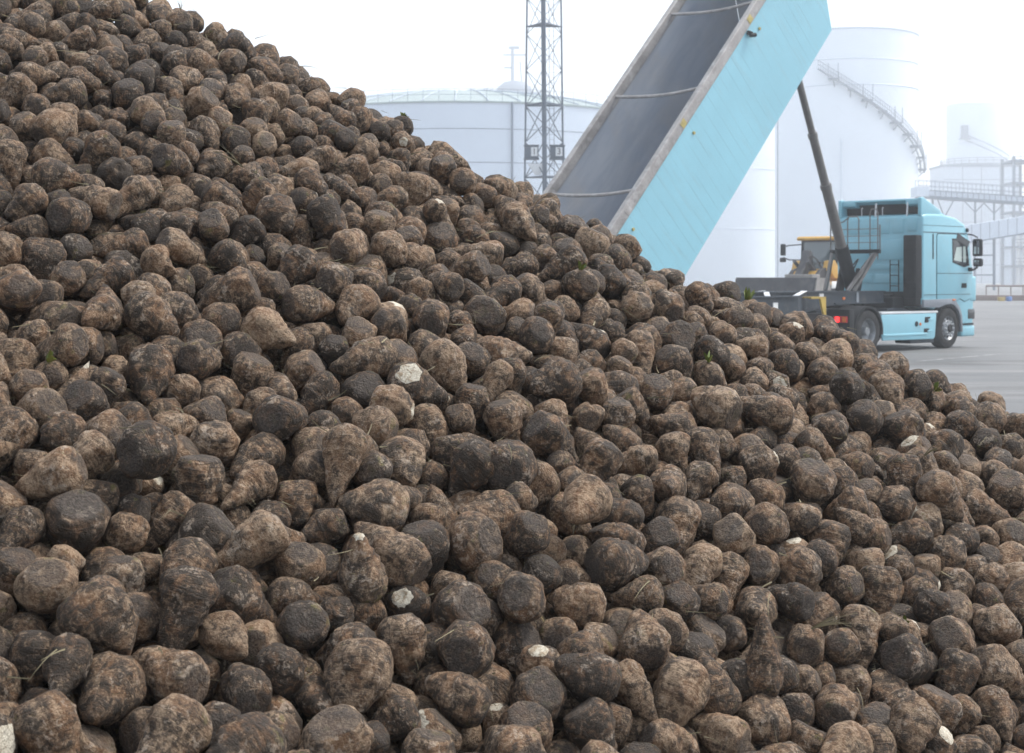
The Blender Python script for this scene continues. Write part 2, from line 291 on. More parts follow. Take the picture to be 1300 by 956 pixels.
# every beet of the heap: place (mm), direction from crown to tip, diameter (mm), kind, roll, tone, seed
BEETS = [
-881,3406,1022,65,-4,-75,154,20,62,41,43,-340,3536,872,-4,-62,-77,151,19,2,64,76,-743,3512,1003,-25,-33,-90,133,23,98,25,45,-845,3300,900,-12,-97,-15,144,7,69,49,25,
-923,3140,859,47,-22,-84,137,7,82,54,39,-704,3174,812,-41,-60,-67,138,4,17,74,87,418,3925,734,-42,-51,-74,150,1,61,73,1,-1112,3782,1287,-94,3,-32,132,21,3,88,58,
-775,3418,918,-84,50,15,133,17,35,63,81,-644,3811,1113,-82,-26,-50,130,10,26,84,15,-121,3647,795,-86,18,45,128,1,48,48,37,-356,4117,1168,-93,-14,31,154,13,25,47,0,
-1042,3744,1154,-28,50,-80,147,15,66,19,53,-311,3977,1081,-78,38,47,136,22,31,69,77,186,3809,803,-91,-17,34,132,1,8,11,14,-903,3885,1343,51,84,11,140,0,37,10,50,
286,4252,1002,84,52,8,144,7,73,22,44,-1031,3500,1068,-17,66,-72,130,20,48,90,74,-109,3751,883,8,98,8,140,0,89,35,50,-367,3356,757,7,47,-87,143,2,19,76,9,
-262,3742,892,17,-17,-96,128,8,97,58,60,-548,3179,802,-66,-63,-38,152,7,98,22,59,-121,4160,1060,-71,60,-34,154,20,72,57,61,-453,4157,1271,-16,-47,-86,128,5,39,74,50,
334,4026,846,-18,84,49,133,7,31,61,67,-626,3701,995,61,47,-61,139,15,89,26,48,-368,3830,1061,-6,-44,88,125,2,17,54,2,-602,3461,877,-54,79,26,115,16,28,27,69,
-929,3272,960,0,-85,-52,104,14,80,18,84,-805,4016,1226,-10,2,-98,140,2,35,39,60,-995,4303,1506,8,-74,-65,139,8,74,28,67,644,4054,628,-75,-63,14,140,6,59,65,88,
1042,4126,563,-37,-60,-69,128,16,53,72,86,658,4113,787,7,11,98,115,11,92,40,50,199,3727,688,54,-2,-83,121,2,48,17,94,198,4306,1150,-35,-82,-43,135,7,16,79,2,
-122,4426,1236,-68,-9,-71,132,8,65,8,58,175,4129,907,-95,-13,25,129,13,66,64,85,-1031,4506,1659,90,-10,-40,132,1,64,53,42,-644,3534,963,56,-71,-41,108,1,95,78,96,
1159,4539,660,69,65,-29,141,3,98,11,9,-520,3529,889,33,-45,82,115,0,54,20,75,-1014,3346,957,-2,-17,-97,114,13,84,21,60,-794,3863,1109,-79,16,-58,142,16,94,17,84,
-499,3711,946,-24,92,-28,122,17,66,10,82,-149,3918,932,-55,74,-37,139,15,40,28,62,33,4007,947,29,85,-42,129,20,66,43,83,513,3925,633,-80,55,20,117,14,40,84,3,
-11,4458,1235,12,97,15,158,0,71,22,50,-623,4332,1381,31,94,-9,138,9,96,21,8,-204,4844,1493,52,-26,-80,153,13,35,82,48,-441,4760,1515,-86,-45,-21,142,14,15,54,66,
667,5219,1349,-68,61,39,150,20,18,77,31,-684,4044,1223,-49,-77,-39,111,5,96,66,53,19,4227,1060,-48,58,-64,119,16,32,35,22,127,4957,1439,-89,-40,-17,142,20,82,31,75,
1466,5347,1023,61,15,-76,144,21,85,64,72,45,3793,741,-34,71,-61,133,15,89,32,48,1503,4886,692,-75,-49,42,138,6,29,76,18,-18,3552,711,-60,79,7,127,4,60,57,11,
1442,4631,598,79,29,-53,142,22,72,73,69,-273,3504,777,-87,-14,-44,102,21,60,27,99,-864,4765,1714,-92,2,-37,134,15,42,55,72,-287,4713,1444,97,-7,-18,147,8,69,23,69,
-727,4671,1609,84,-25,-47,130,1,14,98,55,130,4727,1273,57,57,-58,134,22,57,28,43,-302,4388,1243,22,-78,-57,139,20,95,57,79,-794,4202,1324,33,-54,76,132,0,68,70,53,
332,4204,920,-98,-9,-11,107,21,67,56,52,-932,3798,1151,88,31,-32,105,12,70,68,30,513,4028,719,-12,39,90,132,7,63,41,19,844,4639,902,36,-56,73,139,0,28,50,57,
-1219,4237,1580,-88,39,-23,116,9,33,63,78,-640,4902,1682,74,65,-8,133,1,36,54,8,973,5133,1073,-3,49,-86,150,9,64,57,5,1104,4738,801,-9,-30,-94,137,15,22,46,44,
-495,4046,1124,-89,-30,-32,110,2,81,24,27,871,4217,627,26,94,17,126,14,92,56,85,304,3877,747,57,-28,-76,101,22,67,77,11,-354,4573,1392,97,-6,-21,140,18,34,75,83,
1004,4545,715,-10,-44,-88,130,10,61,62,6,-73,4278,1117,-76,-63,11,149,9,35,49,52,1274,4533,599,-37,-41,-82,127,3,75,35,69,-563,4101,1138,3,-32,-94,128,16,49,42,95,
841,5408,1315,-94,15,26,131,11,57,50,54,-1142,3640,1180,-33,-78,-50,97,14,84,38,26,1378,4488,521,25,-56,-78,121,21,41,52,81,-859,3904,1153,-59,-35,-72,108,10,56,53,30,
237,4652,1195,-55,-31,-77,126,16,71,46,31,-529,3889,1035,-21,57,-78,123,9,59,75,49,685,4447,829,-19,-97,3,134,1,8,52,32,-20,4761,1310,21,16,-95,131,9,99,60,61,
-520,3786,998,90,36,-18,113,8,53,50,33,795,5084,1166,91,-24,31,133,18,22,54,70,-1405,4455,1708,-40,83,-36,123,11,34,42,55,-1075,3880,1295,-65,-33,-67,117,23,25,89,5,
-1354,4850,1956,22,96,6,129,14,30,31,74,-1257,3879,1355,-29,-69,-65,122,4,82,47,46,784,4768,1019,54,80,-23,133,21,71,60,78,-687,4203,1285,-53,-76,-34,122,14,72,39,19,
484,4618,1011,-9,-63,-76,140,4,53,62,73,-1388,4654,1803,1,-38,-91,127,2,96,28,72,-891,3617,1038,8,20,-97,113,10,55,45,82,675,4684,978,43,67,-59,127,15,83,83,6,
1284,5259,1009,45,22,85,131,18,10,45,30,842,3993,572,-73,-65,-18,131,1,11,81,7,-1123,3945,1378,-21,-95,-15,112,6,97,30,61,511,4470,915,-55,-54,-62,118,11,87,90,56,
-228,4095,1046,8,28,-95,140,20,16,12,23,-1453,5011,2084,96,21,-13,125,8,3,40,71,766,4528,853,-69,70,12,111,17,86,0,49,1324,4706,668,51,64,-56,140,2,43,60,20,
-866,4458,1532,36,91,-14,115,4,20,40,38,-1092,4106,1427,28,78,-53,112,3,46,26,8,416,3821,616,85,20,-46,114,17,12,65,53,968,4742,829,-59,72,-34,120,10,10,49,48,
-1321,4971,2014,-91,29,27,114,3,65,70,80,32,3666,693,0,52,-84,132,14,58,46,18,-12,3995,811,-72,41,-54,139,2,62,21,61,-762,3692,1087,-28,-81,-50,131,1,33,43,47,
-573,4558,1418,-51,-52,-67,105,10,40,28,78,826,4417,746,19,97,4,116,14,88,63,76,-703,5018,1779,-63,-35,-68,127,15,90,17,14,-1153,4397,1667,-38,-90,-17,108,7,77,52,82,
-499,4976,1671,-50,-71,-48,133,20,86,60,17,1296,4847,750,37,-44,80,120,0,59,13,78,-431,3520,815,38,-86,-32,98,2,17,34,34,-1200,4655,1757,-68,-53,-50,109,3,72,16,85,
-1139,3565,1075,-42,36,-82,122,14,21,45,18,-1008,4906,1845,65,63,-39,111,17,86,81,83,-1495,4824,1990,-56,-55,-60,115,20,3,47,32,-423,5418,1867,80,-52,-26,128,6,26,74,50,
-790,5303,1977,49,-52,-69,132,13,56,31,80,1808,5730,970,22,50,-83,154,20,67,51,8,-391,4474,1342,-93,26,21,115,19,79,82,43,-1542,5267,2270,36,68,62,128,12,93,76,39,
-833,4425,1428,79,-55,24,146,12,35,54,62,1436,5204,847,49,-31,80,143,18,53,49,36,-1248,4048,1401,-72,53,-42,125,17,24,79,50,-640,4662,1477,-79,17,-57,128,2,73,54,57,
1307,5820,1237,35,45,-81,144,13,60,19,9,72,3876,803,-3,-38,91,124,0,88,51,2,-611,5379,1937,47,-23,-84,122,17,39,9,89,1310,5186,917,-96,-22,-2,125,1,53,26,66,
-545,5282,1872,39,87,27,129,1,8,63,57,-260,5129,1635,4,95,26,136,1,16,40,4,31,6073,1968,41,-57,-69,137,2,12,66,79,386,4391,956,-54,81,-21,127,5,36,55,85,
-256,3913,948,-17,-83,51,115,12,90,2,95,-762,4511,1463,-40,15,-89,121,15,60,64,24,-1232,5064,2016,-50,-60,-61,115,10,88,62,5,-1324,4184,1505,10,-31,-93,131,3,86,68,70,
-388,3686,888,-89,19,-38,132,7,81,28,4,476,5253,1349,-5,61,-78,125,16,37,45,78,-862,3554,980,-39,62,-67,124,21,38,53,92,-1381,5242,2178,-58,-26,-75,130,20,1,37,43,
64,4156,963,-55,21,-80,111,21,33,0,42,1251,5888,1356,-63,63,44,136,18,47,0,17,935,4453,725,39,79,-46,108,1,83,58,8,379,4679,1117,43,-33,-83,109,19,30,37,30,
659,4817,1074,90,-30,30,119,18,42,50,16,-86,5334,1630,12,94,-27,142,2,38,46,54,730,4634,915,14,91,-35,118,20,25,54,2,-561,5038,1761,45,88,0,119,7,11,50,83,
613,4983,1203,20,-60,-76,115,4,97,42,68,519,4936,1190,23,-18,-95,104,23,49,68,6,-56,3846,755,58,44,67,137,12,57,52,89,983,4911,914,-15,-56,-81,147,21,76,32,1,
417,4548,1001,-10,86,-49,122,16,46,25,77,893,4563,762,40,4,-90,136,2,99,38,80,384,4829,1206,-98,-13,-3,109,19,18,74,42,77,5235,1573,-30,90,-27,123,13,20,35,4,
-911,4343,1454,56,-29,76,103,0,66,64,61,-1303,4428,1644,-81,55,12,137,3,14,55,66,566,4853,1130,-46,-67,-57,114,9,9,58,84,-1147,5358,2155,50,81,-29,111,3,61,36,30,
1681,5579,938,86,-28,-40,120,3,93,57,34,-31,4107,952,33,71,-61,116,10,37,49,99,1119,5556,1236,43,71,55,133,6,15,28,5,175,5880,1796,-78,-32,-52,125,23,87,35,70,
465,4738,1138,-19,-97,1,123,4,14,53,92,264,5067,1396,42,16,-88,119,21,30,67,85,-1607,5022,2113,5,-22,-96,115,4,13,56,68,-373,4968,1603,46,76,-43,120,21,19,38,1,
1452,5808,1186,39,6,-91,146,20,84,28,66,-576,3660,916,12,97,-15,120,4,22,99,10,-423,3752,962,35,-41,83,95,0,91,14,16,573,5568,1454,54,52,-65,141,13,38,37,25,
246,5770,1743,-48,87,0,128,13,52,50,38,-569,4349,1283,-74,62,-20,146,9,11,73,65,725,5741,1490,-67,14,72,131,12,97,12,26,52,4502,1165,-76,-46,-44,125,9,28,65,22,
-1575,5563,2409,-84,-47,-22,126,1,1,35,91,-1313,4643,1738,-31,69,-63,106,4,23,48,11,-58,4863,1434,-39,-54,-73,97,5,37,86,19,-876,4692,1641,-70,70,1,120,13,39,51,39,
1161,4377,539,-34,6,-93,138,2,67,51,57,-191,3453,693,-23,4,-96,121,14,92,62,31,1089,4999,979,-77,21,58,107,1,29,54,16,1086,5107,1019,-92,21,-30,127,7,57,53,59,
442,4297,860,-14,70,-69,112,16,18,22,70,-874,4952,1811,60,19,-77,101,10,69,28,24,1122,4234,502,58,-46,66,140,0,44,31,82,1344,5414,1063,-15,-46,-86,128,3,1,29,17,
-375,4284,1245,-1,99,-9,110,11,34,31,54,-368,3843,952,74,65,-7,113,12,35,28,85,289,4508,1090,-84,-13,51,126,2,48,22,30,-960,5094,1918,5,76,-63,110,2,98,47,34,
-748,3304,819,67,73,10,118,7,66,52,38,1448,6048,1317,18,-54,-81,138,14,61,63,36,895,4934,1024,-24,96,1,107,10,72,65,84,-548,4219,1236,-70,37,-59,115,9,10,64,36,
-42,5088,1509,97,-17,-6,148,1,11,60,86,507,4371,875,-76,63,-6,99,11,11,46,68,180,3927,813,48,-30,-81,124,7,8,52,51,583,6027,1654,-37,84,37,149,1,70,47,93,
-444,4688,1415,-21,84,-49,141,1,83,1,21,-1717,5455,2408,-56,-35,-74,115,7,44,69,49,-199,3563,707,-63,-6,-76,123,2,15,65,97,-1309,5188,2100,33,-87,35,129,6,60,0,80,
-383,5985,2082,-12,-9,-98,134,2,56,79,99,-242,4666,1304,44,-31,-83,133,14,50,71,87,-1098,4188,1448,-49,-3,-86,102,10,41,35,4,-565,3378,776,-88,41,-17,124,23,12,54,38,
456,5882,1644,-45,76,-46,128,8,2,81,49,952,4418,607,11,-9,-98,120,20,92,70,6,-167,5581,1793,-81,47,-32,116,3,51,55,66,816,5009,1067,63,76,-7,133,8,79,45,54,
622,4535,889,-16,-69,-69,116,15,3,65,18,-953,5289,2011,71,41,-55,118,10,73,47,99,258,5472,1555,-71,46,52,116,3,46,20,55,-1008,3999,1269,-44,85,24,117,16,44,19,91,
-819,4630,1555,-52,84,8,124,15,84,37,43,523,5095,1280,-92,-26,25,121,7,20,43,7,-875,5160,1908,-61,-42,-66,100,21,56,1,45,1054,4443,588,-37,60,69,129,19,93,48,96,
-1463,4779,1912,-91,-38,-9,98,1,27,42,93,286,4384,1032,-85,-7,50,128,20,65,21,31,-1049,5515,2157,-52,-76,-37,121,13,38,41,29,-977,4621,1659,92,-9,-36,128,13,14,48,62,
401,4153,847,-7,99,-5,114,9,64,75,24,-1047,4033,1363,-87,46,-13,127,7,18,65,58,-1169,5839,2403,-76,40,-50,118,2,89,87,61,-247,5350,1751,-65,72,20,104,17,42,51,14,
-1067,4783,1810,71,-50,-47,93,9,19,72,85,1419,5078,752,-51,-53,-66,122,21,18,57,5,577,5750,1531,-42,86,-27,139,3,68,26,25,-1263,4114,1453,-27,60,-74,102,10,85,68,70,
1240,4428,517,-67,-7,-72,105,10,83,65,39,-1023,3835,1182,-14,-32,-93,111,5,47,42,89,-487,4899,1551,-23,62,-74,123,16,38,75,76,-1515,5194,2159,83,14,-52,118,7,29,63,4,
454,5527,1488,23,-56,-78,127,15,91,69,94,472,4176,757,-34,48,-80,131,19,57,19,14,-897,4200,1368,84,49,18,103,20,52,82,64,-908,4585,1567,-24,87,-40,125,15,29,50,43,
-636,5932,2159,-90,-27,-32,122,10,40,60,51,-126,4769,1375,-15,19,-96,105,14,98,42,93,1569,5164,772,34,-31,88,112,0,7,64,66,-893,3221,769,-63,0,-77,111,3,47,99,85,
-1394,5728,2420,-7,57,-81,130,13,77,15,71,490,4294,749,-50,20,-83,136,15,58,51,37,756,4186,610,37,83,-39,115,14,60,35,65,617,4389,772,40,84,-34,102,4,3,27,84,
742,4065,531,-41,-12,-89,117,3,14,63,52,-1204,4859,1861,-87,-38,-28,102,10,56,44,62,1266,6272,1459,-98,-11,11,136,2,66,75,80,-280,5896,1892,-21,68,-69,143,7,96,32,96,
-1193,4989,1933,-75,60,23,106,5,13,0,52,-173,4520,1255,18,-12,-97,112,7,31,42,93,1607,6381,1316,-24,92,-28,131,11,61,34,45,-49,5482,1697,-61,-60,-50,116,4,28,21,70,
402,5112,1337,58,3,-80,101,3,80,42,28,328,5005,1290,-11,30,-94,115,22,9,60,14,1060,5410,1180,71,50,-48,105,23,21,73,8,751,6285,1685,54,-39,-73,118,19,91,45,33,
-966,3706,1062,-13,-71,-67,124,19,67,38,63,190,4062,794,-64,36,-66,119,10,10,79,32,-143,4708,1329,35,61,-69,89,22,77,62,93,-496,5162,1756,-79,32,50,125,14,81,52,52,
-1047,3594,1086,-47,-52,-70,90,5,5,98,79,239,4983,1332,-1,99,10,103,22,15,70,16,-881,5422,2032,-68,-26,-67,119,9,71,38,7,-539,4814,1516,1,54,-83,100,10,84,6,47,
1736,6146,1172,-67,-15,-72,128,2,77,28,75,-791,4942,1723,-85,43,-26,115,4,61,44,97,560,4753,1039,-91,13,37,121,1,77,22,70,696,5616,1417,-25,90,32,125,13,61,62,16,
-230,4198,1090,-15,-38,-90,110,9,93,65,44,-1505,4600,1827,-73,-26,-61,106,21,25,59,54,364,6010,1767,-45,51,72,117,14,13,0,23,778,4251,671,-88,33,-31,98,13,79,58,54,
-697,4409,1406,24,-9,96,115,18,74,65,61,-1070,3276,903,38,8,-91,108,14,43,52,98,1565,5801,1108,-62,-47,-62,139,16,29,16,85,-1308,4305,1605,32,-51,79,97,0,96,61,63,
-1656,6001,2673,-88,-40,-23,101,21,93,33,58,-870,4326,1359,-62,52,-57,125,22,76,48,50,-975,3907,1180,-86,46,-18,98,5,98,7,97,-949,6168,2480,-86,-48,7,126,19,16,76,61,
83,4298,1008,39,-26,87,133,0,64,98,47,1098,4867,856,15,-18,-96,121,2,24,97,71,944,4109,530,3,-56,-82,120,8,92,55,84,-1099,5691,2274,49,-39,-77,116,9,89,51,26,
346,4916,1257,-74,5,66,109,1,86,43,63,301,6206,1875,-40,10,-90,136,2,13,93,26,34,5826,1806,-89,-41,-13,112,1,53,36,75,1186,5456,1110,-62,78,0,119,1,24,50,70,
1011,6043,1441,-51,85,7,128,10,92,23,49,115,5354,1584,-17,18,-96,111,23,63,37,3,1100,4619,753,-27,93,22,89,4,93,71,26,-1359,4776,1831,-80,44,-38,111,22,28,3,79,
1902,6328,1191,-29,87,-37,142,8,4,63,11,-132,4999,1488,-10,74,-65,118,2,40,49,18,160,5289,1497,-9,-20,-97,131,19,27,66,35,-1695,5623,2491,79,59,3,102,3,35,61,63,
-136,5824,1857,-98,-6,10,123,5,35,71,1,-1070,5007,1927,35,-44,81,106,0,68,21,31,283,5685,1609,-38,-68,-61,110,11,4,50,31,-1227,4185,1507,-34,93,-3,96,1,37,67,89,
-635,3338,813,-38,89,-19,117,2,14,20,33,-1176,4330,1580,-98,7,-14,113,12,69,58,36,-199,6295,2144,-7,97,-16,119,14,33,58,7,-509,4006,1019,-50,59,-62,130,20,43,36,39,
1155,5848,1289,-66,-54,50,124,18,5,53,84,-712,3516,847,-7,37,-91,121,15,85,43,80,-938,5520,2114,-97,-5,-19,107,2,17,45,11,-1226,3717,1208,-59,-8,-79,128,20,22,63,90,
120,4067,845,2,98,-14,109,3,34,67,2,1840,6076,1116,57,51,-62,124,8,97,10,19,59,5646,1708,56,18,-79,133,1,26,55,1,-1614,6248,2836,-64,-71,-25,119,1,83,49,46,
918,5989,1502,-97,19,6,104,7,15,88,80,680,5150,1224,60,-78,-14,111,6,8,66,20,1726,5510,858,-24,84,-47,125,14,80,71,53,1213,6110,1388,62,44,-63,125,8,28,39,7,
-1112,5181,2012,-45,-67,-58,105,14,22,71,23,-710,5627,2093,69,-23,-67,108,14,22,33,86,-223,3854,864,-72,66,-16,126,14,84,24,51,-477,5584,1936,-23,33,-90,114,20,71,78,75,
1382,5326,947,-10,98,5,138,8,38,71,0,-1146,6208,2620,-86,49,4,108,17,63,51,63,992,4262,522,14,46,-87,128,15,82,33,79,-1028,5766,2269,-53,83,5,117,15,21,27,21,
-971,5927,2353,-24,-14,-95,120,15,77,41,17,230,3817,665,-29,-16,-93,111,14,8,50,76,1267,4951,751,-47,-12,-86,117,14,85,56,52,-1548,5685,2476,90,37,-20,110,19,5,47,48,
-996,6348,2596,81,-34,-46,128,19,53,37,62,-488,4577,1363,61,-71,31,118,6,89,40,85,164,4476,1091,59,-69,-40,123,1,74,54,63,-283,6317,2178,-13,53,-83,109,3,27,45,31,
-308,5304,1718,-24,-32,91,101,6,60,67,34,-1371,5838,2470,-4,65,-75,120,10,95,3,38,-1243,5988,2511,87,48,4,125,6,84,64,17,-924,5788,2241,-48,74,-45,104,9,36,99,13,
-1194,5495,2213,-17,38,-90,110,17,73,67,74,1511,5083,703,-72,28,-61,122,9,27,31,95,-175,4025,924,-26,-17,-94,101,17,67,72,93,-980,4136,1367,55,13,-81,104,15,51,26,85,
-630,5751,2086,88,-20,-40,102,3,64,30,49,-1043,5967,2449,-5,-85,-50,108,13,80,64,19,-1492,5761,2511,81,10,-56,98,4,53,32,25,340,5269,1391,-96,24,2,150,1,50,35,3,
40,4420,1134,45,75,-47,89,17,43,61,79,-1185,4791,1778,-20,-27,93,136,6,10,4,66,1106,5252,1081,46,87,4,132,22,4,32,46,-1295,5596,2352,70,60,-37,109,19,74,75,32,
-886,3686,1062,-61,-39,-68,82,5,24,56,45,-1083,6385,2687,70,45,-54,111,10,24,16,89,538,4128,689,-91,-1,-40,129,4,42,1,87,1314,4429,456,51,-67,52,111,0,20,54,76,
1236,5021,842,-47,1,87,93,18,75,60,46,-1275,5871,2455,39,-38,-83,114,19,49,53,89,-737,5868,2198,-69,-56,-44,110,22,82,53,56,-1496,5919,2573,19,92,-31,124,8,49,38,29,
162,4271,949,18,95,-20,112,16,16,71,71,-330,3446,740,-68,38,-61,83,4,89,19,18,945,4761,907,34,84,-41,112,16,77,32,66,-1061,4829,1741,-96,22,-10,109,10,95,52,31,
-761,4342,1343,-30,7,-94,85,15,16,66,53,-1179,3853,1265,-12,-7,-98,98,5,90,59,46,187,4396,970,34,54,-76,121,21,32,66,65,-1200,6134,2593,79,46,-38,114,14,34,64,65,
-721,5567,2020,40,81,-40,117,2,31,32,68,1158,5115,926,-86,47,-13,121,7,29,63,95,-548,3470,766,-73,-43,-51,131,2,32,43,1,1660,5034,725,-15,-86,-47,156,19,1,52,66,
140,4888,1301,42,-7,-89,110,5,6,72,81,-1047,3427,942,41,-52,-74,105,17,26,51,52,-1832,6020,2707,-23,92,-28,110,11,3,66,14,-289,5889,2017,41,-33,84,92,0,61,51,1,
-1022,3078,845,13,49,-85,125,14,87,19,83,885,6235,1576,-6,90,-40,122,17,72,51,10,-715,5370,1876,27,-19,-93,106,23,38,53,77,-179,5393,1666,-58,5,-80,123,16,40,16,43,
707,5024,1094,14,-35,-92,98,3,28,31,60,1318,6405,1519,-61,70,34,114,4,39,40,70,1351,5131,775,5,7,-99,103,23,42,86,94,-770,5748,2155,-84,-52,12,115,1,60,81,66,
400,6332,1821,-77,-5,-61,141,8,13,31,22,-7,5442,1630,-87,43,-21,116,22,6,75,2,683,4179,688,-70,-46,-53,105,4,38,18,69,-1640,5322,2257,17,48,-85,110,20,69,63,35,
-1340,4554,1709,-9,97,-18,104,3,38,50,36,1769,5888,1035,-46,88,2,123,22,28,64,79,1536,5705,1058,-59,27,-75,113,16,25,60,17,-652,4726,1557,-51,-35,-77,94,14,55,47,77,
918,5209,1143,61,11,-77,117,21,66,49,47,-885,6048,2348,-74,61,-26,105,16,79,71,91,-952,4277,1340,1,1,-99,110,17,89,44,39,-966,5188,1967,-83,15,51,111,7,42,53,26,
-450,5889,2060,-81,-51,-26,108,1,34,48,62,685,3970,539,62,-58,50,132,12,28,60,64,-5,4974,1426,3,-11,-98,110,4,65,38,51,-232,4476,1201,-34,93,-5,97,8,85,49,21,
-1090,4600,1699,4,-21,-97,104,8,72,84,58,217,6325,1927,-33,50,-79,116,16,10,28,98,-999,4450,1542,-67,-73,-9,129,20,3,39,22,1433,6200,1373,54,-12,82,134,0,98,43,63,
-11,4879,1338,-57,-1,-81,142,13,59,73,26,1248,4319,466,0,99,1,125,3,78,43,4,-183,3761,785,14,-62,76,115,0,53,48,48,1117,6313,1538,37,-40,83,110,0,69,54,42,
1686,5360,774,-48,-64,-59,126,4,35,71,85,-360,5506,1817,-52,-39,-75,123,7,82,66,90,1156,4669,701,69,-8,70,121,18,11,68,68,-1086,4710,1704,-19,-65,-73,136,8,27,47,40,
-192,4303,1111,-33,17,92,118,3,91,63,22,-1271,6068,2549,49,18,-84,105,23,55,21,15,-262,6567,2261,88,-28,-36,126,3,26,68,32,166,4670,1190,62,47,-61,93,16,40,49,59,
290,3889,647,-96,-14,-19,102,8,72,72,93,796,6054,1566,-13,95,26,106,11,89,67,91,-48,6483,2127,-69,-67,25,127,1,22,60,61,-791,5216,1860,49,2,86,113,18,17,30,52,
239,4877,1243,-62,38,67,120,9,66,65,84,-368,5385,1716,7,-37,-92,130,2,63,38,42,-494,6108,2173,-90,-17,38,110,1,72,80,38,-1839,5784,2604,72,64,-23,103,20,78,48,45,
-607,4858,1561,11,1,-98,116,20,38,64,89,-1257,5299,2088,2,28,-95,107,5,82,54,86,-600,6114,2232,-57,-47,-66,114,15,3,78,88,-144,5138,1579,36,82,42,90,4,8,47,29,
186,5659,1648,86,4,-48,106,6,89,72,21,-1642,5451,2362,-24,95,17,100,17,79,41,35,1153,6177,1471,58,73,34,103,12,43,60,88,1508,5313,888,-87,-46,-3,117,13,40,13,99,
-1495,5461,2284,-73,3,-67,94,15,54,54,30,452,6447,1867,-52,-34,-77,125,21,54,63,32,-622,4037,1157,-43,83,33,100,20,39,29,96,-538,4438,1334,-86,1,-50,107,19,73,31,26,
1622,5710,970,-41,-56,-71,151,2,21,81,47,-291,3586,742,-28,-27,-91,112,23,45,71,61,127,5957,1841,18,87,44,104,12,68,46,81,-52,6034,1854,-37,30,-87,124,15,76,13,22,
-1367,6457,2801,-45,87,-12,113,14,7,52,23,380,5463,1516,-17,96,16,101,21,52,67,54,576,5380,1380,-95,-25,-12,102,19,43,60,62,-112,5956,1903,90,-4,-41,99,16,33,25,2,
-1101,5827,2326,-49,75,-42,109,16,33,92,55,-175,5224,1612,-14,-64,74,104,18,55,42,34,1835,5992,1050,-14,85,-48,125,21,69,26,46,-677,4555,1453,-22,87,42,108,17,53,48,27,
-1250,5569,2288,11,91,-38,95,17,2,33,38,-617,6391,2404,-14,-56,-80,109,13,66,44,61,-1268,4919,1859,76,12,62,112,1,84,40,86,874,4842,893,-12,-12,97,151,18,97,73,1,
1392,4983,659,16,57,-80,136,17,50,69,3,-1843,5872,2650,94,32,-5,106,14,39,48,12,1161,6440,1569,-64,-76,3,136,6,22,46,54,-649,6096,2288,-27,88,-38,89,15,63,5,70,
-1146,5441,2188,-90,2,-42,94,21,83,49,55,-128,4012,855,-68,18,-70,125,11,97,53,47,-780,5946,2251,33,79,-50,100,13,50,26,74,-127,4397,1119,84,13,52,123,13,4,64,4,
1945,6173,1099,5,96,-24,118,21,14,54,44,-1153,3472,1030,-37,30,-87,107,6,88,86,89,-715,6160,2305,-44,12,-88,123,2,67,14,17,-409,5077,1618,43,-4,89,145,0,90,91,28,
-695,6337,2423,-50,60,61,104,23,52,34,54,-1457,6072,2613,37,-36,84,105,0,70,21,71,-1078,5368,2074,-56,79,22,112,1,71,37,68,567,4432,850,66,-18,72,113,0,32,56,51,
-1114,4505,1566,-98,10,7,98,21,76,67,50,-284,4988,1510,-40,-48,-77,135,2,61,44,13,-798,6403,2476,-20,-96,-15,117,7,18,71,19,-373,4904,1497,-49,48,-71,135,7,87,67,1,
-975,4942,1763,-8,97,-17,94,16,63,52,34,-1388,5441,2265,-41,90,1,101,21,26,43,96,1069,4317,578,25,-44,85,117,0,11,51,17,824,4379,646,-90,27,-30,93,10,63,36,80,
-766,5135,1828,-54,37,-74,88,20,84,67,64,-28,3746,704,-9,-25,95,95,6,17,80,69,345,5362,1427,-49,21,-83,97,16,25,73,33,-1726,5750,2547,7,92,-35,96,5,6,58,48,
-1097,4352,1511,-6,35,92,86,6,5,82,1,798,5835,1416,-50,40,-76,104,9,76,61,98,1699,6361,1270,-11,-93,-33,112,14,64,48,51,-975,5675,2171,-22,41,-87,89,4,88,41,50,
981,5742,1323,88,-39,-24,115,6,62,48,18,1169,5593,1143,-58,-79,-17,124,21,36,37,16,2022,6346,1174,-83,54,9,124,4,82,67,48,-1171,4524,1671,-27,27,91,121,8,24,31,10,
1810,6669,1298,73,-25,-62,133,21,63,31,71,1508,6384,1377,-75,-36,-54,133,4,30,67,18,-298,4561,1265,3,92,-36,128,2,27,52,70,-1288,5491,2200,66,1,-74,119,21,54,27,34,
-1515,5292,2167,-82,0,-55,101,23,64,11,34,1446,5572,1095,49,-44,-74,127,1,7,52,15,783,4557,718,22,84,-47,124,9,76,65,27,1207,5378,968,8,48,-86,128,11,74,56,86,
111,3868,694,-86,-18,-45,128,2,29,43,93,-591,5820,2053,-92,35,-2,113,16,61,48,33,-1520,6279,2762,65,72,-19,93,9,73,26,71,-925,3404,795,-82,43,-34,123,21,34,49,26,
-1166,4154,1449,32,51,79,115,11,41,64,95,235,5333,1447,-75,-11,-63,110,22,46,40,18,1442,5713,1125,-70,47,-51,121,14,54,62,70,-951,4053,1231,76,-29,56,100,12,39,78,2,
-1394,5566,2325,-30,65,69,93,18,71,40,36,-475,5684,1978,-4,-31,-94,121,13,29,29,56,7,5364,1557,-21,62,-74,99,10,52,50,86,161,4595,1160,-35,88,-30,101,4,52,62,59,
-228,5671,1812,38,-23,88,107,0,61,44,43,-118,6359,2097,-20,97,6,122,1,93,59,90,892,5802,1389,0,64,76,104,13,98,61,1,-479,5368,1746,21,37,-89,131,3,43,67,20,
